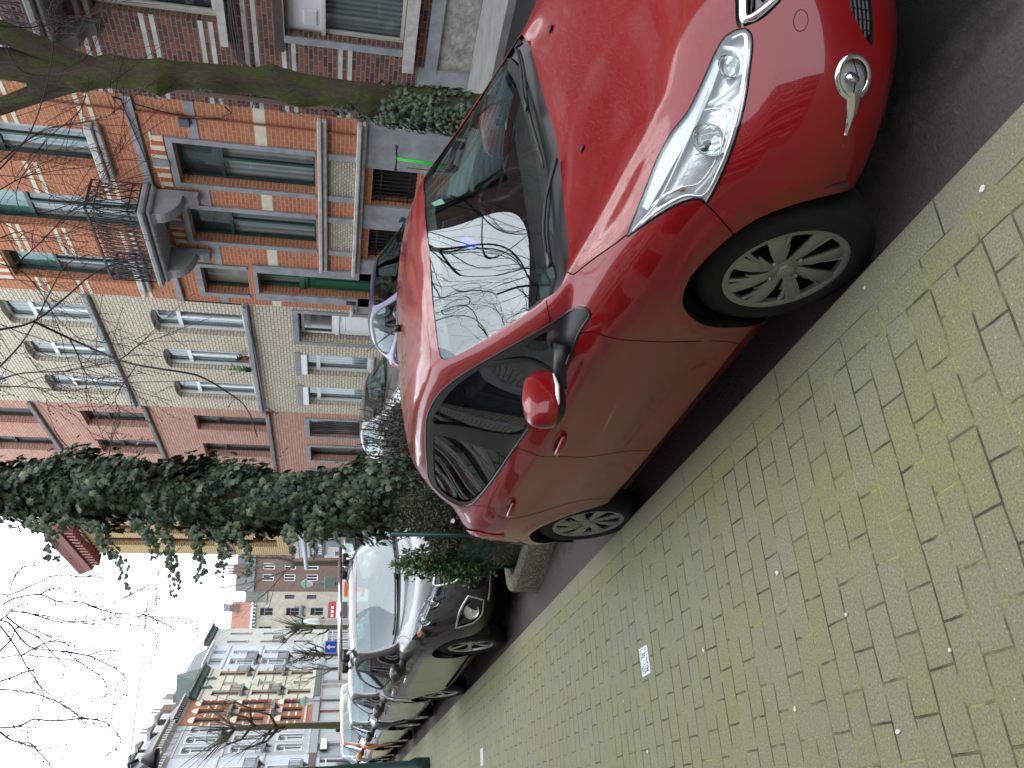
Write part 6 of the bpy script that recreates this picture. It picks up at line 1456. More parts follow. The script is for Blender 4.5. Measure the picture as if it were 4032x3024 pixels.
        for aa,bb,r_ in ((2.6,4.5,.05),(3.45,4.85,.055)):
            c=S.pt(np.array(aa),np.array(bb),-.012); mb=MB(); 
            q=Vector((0,0,1)).rotation_difference(Vector((-1,sd*.35,.1)).normalized()).to_matrix(); mb.lathe([(r_+.006,.004),(r_,.006),(r_*.8,-.01)],18,'z',cap=False); mb.lathe([(0,.01),(r_*.5,.004),(r_*.62,-.008)],14,'z',cap=False); mb.v=[tuple(q@Vector(v)+Vector((c[0],c[1]*sd,c[2]))) for v in mb.v]; mb.build('projector_lens',M_CHROME,hl,True)
        mb=MB(); ribbon(S,[(4.0,4.9),(4.25,5.2)],.045,-.006,(sd,),mb=mb,thick=.006); mb.build('indicator_bulb',M_AMBER,hl,True)
        fg=surf_obj(S,vs,rg['fog'],'fog_lamp_surround',M_GLOSSBLACK,root,(sd,),-.01); mb=MB(); ribbon(S,FOGG,.018,.002,(sd,),True,mb=mb,thick=.006); mb.build('fog_lamp_ring',M_CHROME if suv else M_BLACK,fg,True)
        mb=MB(); c=S.pt(np.array(3.05),np.array(2.1),-.004); rr_=.075 if suv else .04; q=Vector((0,0,1)).rotation_difference(Vector((-1,sd*.55,0)).normalized()).to_matrix(); mb.lathe([(rr_,.006),(rr_*.85,-.004),(rr_*.3,.0),(0,.012)],18,'z',cap=False); mb.v=[tuple(q@Vector(v)+Vector((c[0],c[1]*sd,c[2]))) for v in mb.v]; mb.build('fog_lamp',M_REFLECTOR,fg,True)
        surf_obj(S,vs,rg['tl'],'tail_light',M_REDLAMP,root,(sd,),.004)
        for (aa,bb) in ((7.80,5.3),(9.2,5.6)):
            c=Vector(S.pt(np.array(aa),np.array(bb))*np.array([1,sd,1])); mb=MB(); mb.tube([c+Vector((x,y*sd,zq)) for x,y,zq in ((-.09,.004,0),(-.05,.028,.004),(.05,.03,.004),(.09,.004,0))],[.011,.015,.015,.010],8); mb.build('door_handle',M_CHROME if suv else lac,root,True)
        if mirror:
            c=S.pt(np.array(6.3),np.array(7.4)); cx_=float(c[0])+.06; cy_=(float(c[1])+.15)*sd; cz=float(c[2])+.05; mb=MB(); mb.ball((cx_,cy_,cz),.10,12,sq=(.62,1.0,.72)); mo=mb.build('mirror_cap',lac,root,True); mb=MB(); mb.tube([(cx_-.06,cy_-.17*sd,cz-.09),(cx_,cy_,cz-.05)],[.03,.05],8); mb.build('mirror_arm',M_BLACK,mo,True)
        add_wheel(root,0,w-.055,sd,R_,rr or R_*.69,.2,kind,u0=R_); add_wheel(root,wb,w-.055,sd,R_,rr or R_*.69,.2,kind,u0=R_)
    mb=MB()
    for sc_ in (0,wb):
        for sd in (1,-1):
            n=14; r_=R_*1.22; mb.add([(sc_+r_*math.cos(-.3+(PI+.6)*i/n),sd*t,R_+r_*math.sin(-.3+(PI+.6)*i/n)) for i in range(n+1) for t in (w-.07,.3)],[(2*i,2*i+2,2*i+3,2*i+1) for i in range(n)])
    mb.box(-.6*fo,wb+.5*ro,-.42,.42,gc,gc+.1); mb.box(.42,wb-.4,-w+.12,w-.12,gc+.02,gc+.1); mb.build('underbody',M_DARK,root)
    wp=MB()
    for (a0,b0,a1,b1) in ((3.9,9.3,-.2,9.45),(0.05,9.36,-4.3,9.3)):
        pts=[Vector(S.pt(np.array(abs(a0+(a1-a0)*i/6)),np.array(b0+(b1-b0)*i/6),.012)*np.array([1,1 if a0+(a1-a0)*i/6>=0 else -1,1])) for i in range(7)]; wp=MB(); wp.tube(pts,.011,5); wp.build('wiper',M_BLACK,root,True)
    if rails:
        for sd in (1,-1):
            mb=MB(); P=[Vector(S.pt(np.array(aa),np.array(13.0),h)*np.array([1,sd,1])) for aa,h in ((5.8,.0),(6.1,.05),(6.6,.06),(7.5,.06),(8.5,.06),(9.5,.06),(10.1,.04),(10.5,.0))]; mb.tube(P,.018,8); mb.build('roof_rail',M_CHROME,root,True)
        P0=Vector(S.pt(np.array(7.0),np.array(13.0),.06)); P1=Vector(S.pt(np.array(9.0),np.array(13.0),.06))
        for q in (P0,P1):
            mb=MB(); yy=abs(q.y); mb.tube([(q.x,-yy-.16,q.z+.075),(q.x,yy+.16,q.z+.075)],.022,8); bo=mb.build('roof_bar',M_CHROME,root,True)
            for sd in (1,-1): mb=MB(); mb.bbox(q.x-.06,q.x+.06,sd*yy-.07,sd*yy+.07,q.z-.03,q.z+.06,.02); mb.build('bar_foot',M_BLACK,bo,True,angle=40)
    if interior:
        it=MB(); it.bbox(.45,.85,-w+.22,w-.22,gc+.4,belt*.98,.05); it.bbox(1.2,1.65,.12,.6,gc+.3,gc+.45,.04); it.bbox(1.62,1.78,.14,.58,gc+.4,belt+.17,.05); it.bbox(1.2,1.65,-.6,-.12,gc+.3,gc+.45,.04); it.bbox(1.62,1.78,-.58,-.14,gc+.4,belt+.17,.05); it.bbox(2.3*wb/2.5,2.42*wb/2.5,-.6,.6,gc+.4,belt+.1,.05); it.box(.5,2.6,-w+.17,w-.17,gc+.15,gc+.22); it.build('seat_set',M_SEAT,root,True,angle=40)
    return root
def other_cars():
    GREY=paint('grey_lacquer',(.035,.033,.033),.35,.3); GREY2=paint('warm_grey_lacquer',(.07,.066,.06),.35,.35); PURPLE=paint('purple_blue_lacquer',(.035,.035,.11),.3,.3); LAV=paint('pale_lavender_lacquer',(.42,.45,.60),.3,.2); TAUPE=paint('taupe_lacquer',(.10,.09,.08),.35,.3)
    SILV=paint('silver_lacquer',(.33,.33,.36),.3,.6); WHITE=paint('white_lacquer',(.70,.71,.73),.3); ORG=paint('orange_lacquer',(.62,.20,.05),.3); BLACK=paint('black_silver_lacquer',(.035,.036,.038),.35,.35); BEI=paint('beige_silver_lacquer',(.30,.29,.28),.3,.4)
    gen_car('large grey off-roader with chrome roof bars, behind the planter at the kerb',1.70+.885,8.85,-1.7,wb=2.76,fo=1.2,ro=1.25,w=.935,H_=1.57,belt=1.0,gc=.20,ext=.18,raise_=.05,box=.06,lac=GREY,R_=.365,kind='alloy5',rails=True,suv=True,tilt=3.0,bluntr=.1,rr=.235)
    gen_car('warm grey small car parked right behind the large grey off-roader',1.78+.84,13.15,-.6,wb=2.42,fo=.95,ro=.8,w=.86,H_=1.50,belt=.98,lac=GREY2,R_=.30,tilt=2.5,raise_=.04)
    gen_car('dark grey saloon with chrome bar grille, third behind the planter',1.78+.89,17.0,-.5,wb=2.68,fo=1.0,ro=1.15,w=.90,H_=1.42,belt=.94,lac=BLACK,R_=.33,tilt=2,star=True,ext=.1)
    gen_car('orange hatchback parked behind the dark grey saloon',1.8+.87,21.6,0,wb=2.5,w=.87,H_=1.52,belt=.97,lac=ORG,tilt=2,raise_=.05)
    gen_car('silver grey car with a black roof edge behind the orange hatchback',1.85+.88,26.0,0,wb=2.6,w=.88,H_=1.46,lac=SILV,tilt=2)
    gen_car('white hatchback seen from behind with red tail lamps, out on the road by the crossing',4.55,34.6,6,wb=2.5,w=.88,H_=1.5,lac=WHITE,tilt=0,rev=True,group='cars by the crossing',z=.10)
    gen_car('bluish silver saloon by the crossing, left of the white hatchback',2.95,31.0,4,wb=2.65,ro=1.3,w=.88,H_=1.4,lac=paint('bluish_silver',(.25,.27,.36),.3,.5),tilt=0,group='cars by the crossing',z=.08)
    G='cars parked on the far side'
    gen_car('dark purple-blue small car across the street, seen over the red car roof',7.92,10.3,0,wb=2.3,fo=.9,ro=.7,w=.83,H_=1.47,belt=.93,lac=PURPLE,tilt=2,group=G,trim=None)
    gen_car('taupe estate with roof rails, behind the purple-blue car across the street',7.95,14.5,0,wb=2.6,fo=1,ro=1,w=.87,H_=1.47,belt=.97,lac=TAUPE,tilt=2,group=G)
    gen_car('pale lavender rounded car across the street, glimpsed through the bush',7.95,18.6,0,wb=2.5,fo=1,ro=.9,w=.86,H_=1.50,belt=.97,lac=LAV,tilt=2,group=G)
    gen_car('beige silver van-like car far along the opposite kerb, beside the ivy trunk',7.9,23.2,0,wb=2.7,fo=1,ro=1.1,w=.9,H_=1.72,belt=1.05,lac=BEI,tilt=2,group=G,ext=.25,box=.05)
# ---------------------------------------------------------------- the oblique row beyond the crossing, and the buildings closing the view
def row_pt(s,off=0): 
    a=R(29); d=Vector((math.sin(a),math.cos(a),0)); n=Vector((math.cos(a),-math.sin(a),0)); return d*s-n*(29-off)
RZR=R(-119)
def small_balcony(h,x0,x1,z,pr=.6,hh=.85,stone=None):
    b=MB(); b.box(x0-.1,x1+.1,0,pr,z-.16,z); b.prism([(0,z-.6),(pr*.7,z-.16),(0,z-.16)],x0+.05,x0+.25,lambda p,q,c:(c,p,q)); b.prism([(0,z-.6),(pr*.7,z-.16),(0,z-.16)],x1-.25,x1-.05,lambda p,q,c:(c,p,q)); bo=b.build('balcony',stone or M_STONE_D,h.e)
    r=MB()
    for zz in (z+.05,z+hh): r.tube([(x0,pr-.05,zz),(x1,pr-.05,zz)],.025,4); r.tube([(x0,.02,zz),(x0,pr-.05,zz)],.02,4); r.tube([(x1,.02,zz),(x1,pr-.05,zz)],.02,4)
    n=int((x1-x0)/.14)
    for k in range(n+1): r.tube([(x0+(x1-x0)*k/n,pr-.05,z),(x0+(x1-x0)*k/n,pr-.05,z+hh)],.014,3)
    for y in (.15,.3,.45): r.tube([(x0,y,z),(x0,y,z+hh)],.014,3); r.tube([(x1,y,z),(x1,y,z+hh)],.014,3)
    r.build('railing',M_IRON,bo)
def cornice(h,z,pr,mat,hh=.5,dent=None,roof=None,rh=2.0,rset=1.6):
    q=MB(); q.prism([(0,z-hh),(pr*.3,z-hh*.8),(pr*.45,z-hh*.3),(pr,z-.12),(pr,z),(0,z+.02)],-.05,h.W+.05,lambda a,b,c:(c,a,b)); q.build('cornice',mat,h.e)
    if dent:
        d=MB(); n=int(h.W/.42)
        for k in range(n): d.box(.1+k*h.W/n,.28+k*h.W/n,0.0,pr*.75,z-hh*.75,z-hh*.35)
        d.build('dentils',dent,h.e)
    if roof:
        q=MB(); q.prism([(.05,z+.02),(-rset,z+rh),(-h.depth+1,z+rh+.8),(-h.depth,z+.02)],0,h.W,lambda a,b,c:(c,a,b)); q.build('roof',roof,h.e)
def dormer(h,x,w_,z,hh,mat,y=-.9):
    q=MB(); q.box(x-w_/2,x+w_/2,y-1.6,y,z,z+hh); q.prism([(x-w_/2-.12,z+hh),(x+w_/2+.12,z+hh),(x,z+hh+.45)],y-1.6,y+.1,lambda a,b,c:(a,c,b)); do=q.build('dormer',mat,h.e); q=MB(); q.box(x-w_/2+.15,x+w_/2-.15,y,y+.03,z+.2,z+hh-.15); q.build('dormer_window',M_WHITEF,do); q=MB(); q.box(x-w_/2+.25,x+w_/2-.25,y+.03,y+.04,z+.3,z+hh-.25); q.build('pane',M_GLOSSBLACK,do)
def chimney(h,x,z,n=4,y=-3,mat=None,w_=1.4,hh=1.3):
    q=MB(); q.box(x-w_/2,x+w_/2,y-.35,y+.35,z-1,z+hh); co=q.build('chimney',mat or B_BROWN,h.e); q=MB()
    for k in range(n): xx=x-w_/2+w_*(k+.5)/n; q.tube([(xx,y,z+hh),(xx,y,z+hh+.85)],[.13,.10],8)
    q.build('chimney_pot',M_STONE,co)
def shop(h,mat,doors,z1=3.3,names=None):
    # ground floor front: fascia, pilasters, shutters
    for d_ in doors: h.op.append(d_[:4])
    h.band(.1,3.0,mat,.03,nm='shop_front'); h.op=h.op[:-len(doors)]
    for (x0,x1,z0,zz,kind) in doors:
        h.op.append((x0,x1,z0,zz)); q=MB(); 
        if kind=='shutter':
            q.box(x0,x1,-.22,-.16,z0,zz)
            for k in range(int((zz-z0)/.12)): q.box(x0,x1,-.16,-.145,z0+k*.12,z0+k*.12+.07)
            q.build('roller_shutter',pm('shutter_grey',(.36,.36,.37),.5,metal=.2,nz=.08),h.e)
        elif kind=='glass':
            q.box(x0,x1,-.25,-.2,z0,zz); so=q.build('shop_window',M_GLOSSBLACK,h.e); f=MB()
            for xx in np.linspace(x0,x1-.08,3): f.box(xx,xx+.08,-.2,-.12,z0,zz)
            f.box(x0,x1,-.2,-.13,zz-.5,zz-.42); f.build('shop_frame',M_WHITEF,so)
        else:
            q.box(x0,x1,-.22,-.16,z0,zz); q.box(x0+.1,x1-.1,-.16,-.13,z0+1.1,zz-.3); q.build('door',M_STONE,h.e)
def far_row():
    SD=pm('fascia_grey',(.24,.25,.26),.6,nz=.1); GZ=pm('green_zinc',(.045,.075,.065),.5,metal=.3,nz=.2)
    def H(s0,s1,Hh,wall,label): 
        p=row_pt(s1); return House('row_house',label,(p.x,p.y,.0),RZR,s1-s0,Hh,wall,depth=9,group='houses of the oblique row',z0=.1)
    # white and pale blue house nearest
    h=H(57.2,63.9,14.2,B_WHITE,'bluish white rendered house with black iron balconies, nearest in the oblique row'); X=lambda s:63.9-s
    for s in (58.6,61.2): 
        for z in (4.0,7.2,10.4): h.window(X(s)-1.0,X(s)+.6,z,z+2.35,M_WHITEF,M_NETD,rec=.15,transom=z+1.75,mull=1,surround=pm('moulding',(.60,.62,.68),.7),fw=.09,simple=True)
        small_balcony(h,X(s)-1.3,X(s)+.9,7.15); small_balcony(h,X(s)-1.1,X(s)+.7,4.0,.35)
    shop(h,SD,[(.5,3.0,.15,2.7,'glass'),(3.5,6.2,.15,2.7,'glass')]); h.band(3.0,3.5,pm('fascia_brown',(.07,.045,.04),.6),.12,nm='shop_fascia'); h.band(6.7,6.85,M_STONE_L,.08); h.band(9.95,10.1,M_STONE_L,.08)
    cornice(h,14.1,.6,B_BEIGE,.7,M_STONE_L,M_SLATE,2.2); chimney(h,1.2,16.2,5); h.finish()
    # grey lilac house
    h=H(63.9,69.6,14.6,B_GREYW,'lilac grey rendered house with arched windows and a dentilled cornice, second in the oblique row'); X=lambda s:69.6-s
    for s in (64.8,66.6,68.4):
        for z,zz in ((10.65,12.85),(7.2,9.35),(4.1,6.0)): h.window(X(s)-.95,X(s)+.2,z,zz,M_WHITEF,M_NETD,rec=.15,transom=zz-.6,mull=1,arch=.15,surround=pm('lilac_moulding',(.52,.52,.56),.75),sw=.14,fw=.08,simple=True)
    small_balcony(h,X(68.0),X(66.3),10.4,.8); small_balcony(h,X(65.6),X(64.4),6.95,.4,.5)
    for z in (9.8,6.7,3.55): h.band(z,z+.15,M_STONE_L,.07)
    h.band(13.3,13.4,M_STONE_L,.05)
    for k in range(5): h.t(pm('relief',(.36,.36,.39),.8),'frieze_panel').box(.4+k*1.05,1.15+k*1.05,0,.04,13.55,13.85)
    shop(h,SD,[(.4,3.6,.15,2.9,'shutter'),(4.0,5.3,.15,2.9,'door')]); h.band(2.95,3.5,SD,.12,nm='shop_fascia')
    cornice(h,14.75,.75,B_BEIGE,.8,M_STONE_L,M_SLATE,1.9); dormer(h,1.3,1.6,15.3,1.1,M_BROWNF); dormer(h,3.3,1.6,15.3,1.1,M_BROWNF); chimney(h,5.0,16.4,5); h.finish()
    # lit sign on the shop
    sg=MB(); sg.box(3.9,5.9,.14,.3,2.2,2.75); e=empty('shop_sign',tuple(row_pt(69.9)),RZR,'small lit white shop sign reading BOISSONS on the grey shop front','sign'); so=sg.build('box',M_BLACK,e); f=MB(); f.box(4.0,5.8,.3,.31,2.27,2.68); m,n,b=nodes('lit_sign'); b.inputs['Emission Color'].default_value=(.85,1,.95,1); b.inputs['Emission Strength'].default_value=1.6; f.build('panel',m,e); text_obj('sign_lettering','BOISSONS',.36,pm('sign_green',(.02,.12,.09),.5),e,(4.9,.315,2.47),(PI/2,0,PI))
    # orange brick house
    h=H(69.6,74.9,14.3,B_RED,'orange brick house with pale arched window heads in the middle of the oblique row'); X=lambda s:74.9-s
    for s in (70.3,72.1,73.8):
        for z,zz in ((10.9,12.9),(7.5,9.6),(4.5,6.1)):
            h.window(X(s)-.85,X(s)+.15,z,zz,M_BROWNF,M_NETD,rec=.18,transom=zz-.6,mull=1,simple=True,fw=.07)
            q=MB(); n=10; c=X(s)-.35; q.prism([(c+.62*math.cos(t),zz+.05+.5*math.sin(t)) for t in [PI*i/n for i in range(n+1)]],0,.05,lambda a,b,cc:(a,cc,b)); q.build('arch_head',M_BANDC,h.e)
    for z in (12.2,11.6,9.0,8.4,5.5,4.9): h.band(z,z+.12,M_BANDC,.01,nm='pale_band')
    for z in (10.4,7.0,4.1): h.band(z,z+.16,M_STONE_L,.06)
    small_balcony(h,X(72.9),X(71.2),10.3,.7,.75); small_balcony(h,X(72.9),X(71.2),6.9,.7,.75)
    shop(h,SD,[(.4,2.4,.15,3.0,'shutter'),(2.8,4.9,.15,3.0,'shutter')]); h.band(3.1,3.6,SD,.15,nm='shop_fascia')
    cornice(h,14.5,.6,M_STONE_L,.6,M_BROWNF,M_SLATE,1.6); dormer(h,1.1,1.3,15.0,1.2,M_BROWNF); dormer(h,3.6,1.5,15.0,1.2,M_BROWNF); h.finish()
    # cream house with central gable
    h=H(74.9,82.6,14.0,B_CREAMR,'cream rendered house with green zinc gable and iron balconies in the oblique row'); X=lambda s:82.6-s
    for s in (76.2,81.0):
        for z,zz in ((10.2,12.5),(6.9,9.1),(4.0,6.0)): h.window(X(s)-.9,X(s)+.3,z,zz,M_BROWNF,pm('tan_blind',(.33,.23,.15),.8),rec=.2,mull=0,simple=True); 
        small_balcony(h,X(s)-1.1,X(s)+.5,10.0,.5,.9); small_balcony(h,X(s)-1.1,X(s)+.5,6.75,.5,.9)
    for z,zz in ((10.6,11.9),(7.3,8.6),(4.2,5.6)): h.window(X(79.1),X(78.3),z,zz,M_WHITEF,pm('gold_curtain',(.42,.30,.12),.8),rec=.2,mull=0,simple=True)
    for z in (13.2,11.8,11.0,9.3,8.2,7.5,6.3,5.0): h.band(z,z+.12,pm('dark_band',(.16,.155,.15),.8),.012,nm='dark_band')
    q=MB(); q.prism([(X(79.7),8.75),(X(77.8),8.75),(X(78.75),9.6)],.0,.18,lambda a,b,c:(a,c,b)); q.build('pediment',M_STONE_L,h.e)
    for s in (79.9,77.7): q=MB(); q.prism([(.0,12.6),(.25,12.9),(.2,13.4),(.5,13.7),(0,13.8)],X(s)-.15,X(s)+.15,lambda a,b,c:(c,a,b)); q.build('console',M_ZINC,h.e)
    shop(h,SD,[(.5,3.2,.15,3.0,'shutter'),(3.6,4.3,.15,3.0,'door'),(4.7,7.2,.15,3.0,'shutter')]); h.band(3.15,3.7,GZ,.2,nm='shop_fascia')
    cornice(h,14.1,.8,GZ,.6,None,M_SLATE,1.2); q=MB(); q.prism([(X(80.4),14.1),(X(77.2),14.1),(X(78.8),15.9)],-2.5,.85,lambda a,b,c:(a,c,b)); q.build('gable',GZ,h.e); chimney(h,2.3,16.0,2); chimney(h,6.6,16.0,2); 
    h.finish()
    # lavender white house
    h=H(82.6,89.3,14.0,B_WHITE,'lavender white house with grey slate mansard, fifth in the oblique row'); X=lambda s:89.3-s
    for s in (84.5,87.2):
        wd=1.0 if s<86 else .6
        for z,zz in ((12.85,14.0),(9.9,12.1),(6.9,9.1),(4.0,6.2)): h.window(X(s)-wd,X(s)+wd-.2,z,zz,M_WHITEF,M_NETD,rec=.15,transom=None if zz>13 else zz-.6,mull=1,surround=MT['moulding'],simple=True,fw=.08)
    small_balcony(h,X(85.8),X(83.6),9.7,.6); small_balcony(h,X(85.8),X(83.6),6.7,.6)
    for z in (12.5,9.3,6.3,3.5): h.band(z,z+.15,M_STONE_L,.08)
    shop(h,SD,[(.6,3.2,.15,2.9,'glass'),(3.8,6.0,.15,2.9,'shutter')]); h.band(3.0,3.45,SD,.12,nm='shop_fascia')
    cornice(h,14.4,.6,M_WHITEF,.4,None,M_SLATE,1.7,.9); chimney(h,5.6,15.6,4); h.finish()
    # last, narrow windows
    h=H(89.3,95.2,15.0,B_OFFW,'off-white house with narrow windows closing the oblique row'); X=lambda s:95.2-s
    for s in (90.6,93.3):
        for z,zz in ((11.2,13.2),(7.9,9.8),(4.6,6.4)): h.window(X(s)-.4,X(s)+.25,z,zz,M_STONE,M_DARKROOM,rec=.15,mull=0,simple=True,sill=M_STONE_L,fw=.05)
    small_balcony(h,X(91.3),X(90.1),7.7,.5); h.band(3.5,3.65,M_STONE_L,.08)
    shop(h,SD,[(.6,2.6,.15,2.9,'glass'),(3.2,5.2,.15,2.9,'glass')])
    cornice(h,15.3,.7,GZ,.6,None,None); h.finish()
    # buildings closing the view, about 120 m away, facing the camera
    v=Vector((.258,.966,0)); e=Vector((.966,-.258,0)); k=120/85.
    def HB(x0,x1,Hh,wall,label,dd=120): 
        p=v*dd+e*x1; return House('distant_house',label,(p.x,p.y,0),R(-15)+PI,x1-x0,Hh,wall,depth=9,group='houses closing the view')
    h=HB(-1.3,6.5,13.4,B_BROWN,'distant brown brick houses with white framed windows at the end of the view')
    for x in (.6,2.2,4.4,5.9):
        for z in (11.0,8.2,5.2): h.window(x-.4,x+.45,z-.2,z+1.3,M_WHITEF,M_DARKROOM,rec=.1,mull=1,simple=True,fw=.1)
    q=MB(); q.prism([(.3,13.3),(-2.5,16.0),(-5,13.3)],0,h.W,lambda a,b,c:(c,a,b)); q.build('roof',M_SLATE,h.e); chimney(h,4.9,15.0,4,-1.5); chimney(h,1.0,15.6,4,-1.5)
    h.finish()
    h=HB(-2.7,-1.3,11.6,B_BEIGE,'small pale distant house under a green-grey slate roof at the end of the view')
    h.window(.4,.95,7.9,9.2,M_STONE,M_DARKROOM,rec=.1,mull=1,simple=True); h.window(.4,.95,5,6.3,M_STONE,M_DARKROOM,rec=.1,mull=1,simple=True)
    q=MB(); q.prism([(.3,11.5),(-2.5,14.6),(-5,11.5)],0,h.W,lambda a,b,c:(c,a,b)); q.build('roof',pm('slate_green',(.13,.14,.12),.6,nz=.2),h.e); h.finish()
    h=HB(-7.6,-2.7,13.2,B_BEIGE,'distant beige house with red tiled roof and bracketed cornice')
    for x in (1.2,3.6):
        for z in (10.6,7.2,4.0): h.window(x-.5,x+.5,z,z+1.7,M_STONE,M_DARKROOM,rec=.1,transom=z+1.1,mull=1,simple=True)
        small_balcony(h,x-.7,x+.7,6.9,.4)
    q=MB(); q.box(0,h.W,0,.6,13.15,13.45)
    for j in range(11): q.box(.15+j*.45,.35+j*.45,0,.45,12.85,13.15)
    q.build('cornice',M_WHITEF,h.e); q=MB(); q.prism([(.3,13.45),(-4,16.4),(-8,13.45)],0,h.W,lambda a,b,c:(c,a,b)); q.build('roof',M_ROOFRED,h.e); chimney(h,.8,15.2,5,-2.5,w_=1.0); h.finish()
def lamp_post(loc,h,label,head=True):
    e=empty('street_lamp',loc,0,label,'street lamp','green lantern street lamps'); G=pm('lamp_green',(.015,.055,.045),.4)
    p=MB(); p.lathe([(.14,0),(.14,.12),(.10,.2),(.09,.9),(.055,1.0),(.045,h-.5),(.03,h)],12); p.build('pole',G,e,True)
    l=MB(); l.lathe([(.10,h),(.24,h+.42)],6,cap=True); lo=l.build('lantern',pm('lantern_glass',(.55,.58,.55),.2),e); l=MB(); l.lathe([(.30,h+.42),(.28,h+.46),(.10,h+.68),(.03,h+.72),(.05,h+.80),(.0,h+.86)],6); l.build('lamp_cap',pm('cap_green',(.05,.15,.11),.5),lo); return e
def person(loc,rz,label,coat,trousers,skin,h=1.7,pose=0):
    e=empty('person',loc,rz,label,'person'); k=h/1.75
    V=[(0,0,.93),(0,0,1.15),(0,0,1.40),(0,0,1.50),(0,-.02,1.60),(0,-.02,1.70),
       (.10,0,.90),(.11,.05,.50),(.11,-.05,.09),(.11,.10,.04),(-.10,0,.90),(-.11,-.14,.50),(-.11,-.26,.12),(-.11,-.12,.06),
       (.19,0,1.40),(.25,-.03,1.13),(.23,.10,.92),(.23,.14,.85),(-.19,0,1.40),(-.25,-.02,1.13),(-.22,.12,.95),(-.21,.16,.88)]
    rd=[.15,.15,.16,.065,.085,.09,.10,.065,.045,.04,.10,.065,.045,.04,.075,.052,.038,.035,.075,.052,.038,.035]
    E=[(0,1),(1,2),(2,3),(3,4),(4,5),(0,6),(6,7),(7,8),(8,9),(0,10),(10,11),(11,12),(12,13),(2,14),(14,15),(15,16),(16,17),(2,18),(18,19),(19,20),(20,21)]
    me=bpy.data.meshes.new('body'); me.from_pydata([(x*k,y*k,z*k) for x,y,z in V],E,[]); o=bpy.data.objects.new('body',me); C.objects.link(o); o.parent=e
    me.materials.append(coat); me.materials.append(trousers); me.materials.append(skin)
    md=o.modifiers.new('skin','SKIN'); 
    for i,v in enumerate(me.skin_vertices[0].data): v.radius=(rd[i]*k,rd[i]*k*(.72 if i<3 else 1)); v.use_root=(i==0)
    s=o.modifiers.new('sub','SUBSURF'); s.levels=2; s.render_levels=2
    bpy.context.view_layer.update(); ev=o.evaluated_get(bpy.context.evaluated_depsgraph_get()); m2=bpy.data.meshes.new_from_object(ev); o.modifiers.clear(); o.data=m2; m2.name='body'
    if len(m2.materials)<3:
        m2.materials.clear(); [m2.materials.append(x) for x in (coat,trousers,skin)]
    for f in m2.polygons:
        z=f.center.z/k; f.material_index=2 if z>1.47 or (z<.93 and abs(f.center.x)>.19*k) else 0 if z>.86 else 1; f.use_smooth=True
    # face features and hair on the same head
    hb=MB(); hb.ball((0,.012*k,1.685*k),.103*k,12,sq=(.92,1.0,1.02)); hb.v=[v if v[1]>-.03*k or v[2]>1.71*k else (v[0],-.03*k,v[2]) for v in hb.v]; hb.build('hair',pm('hair_dark',(.012,.01,.01),.7),e,True)
    f=MB(); f.ball((0,-.115*k,1.655*k),.014*k,6); f.ball((.03*k,-.105*k,1.68*k),.009*k,6); f.ball((-.03*k,-.105*k,1.68*k),.009*k,6); f.box(-.022*k,.022*k,-.112*k,-.10*k,1.615*k,1.622*k); f.build('face_features',pm('feature_dark',(.10,.04,.03),.6),e)
    return e
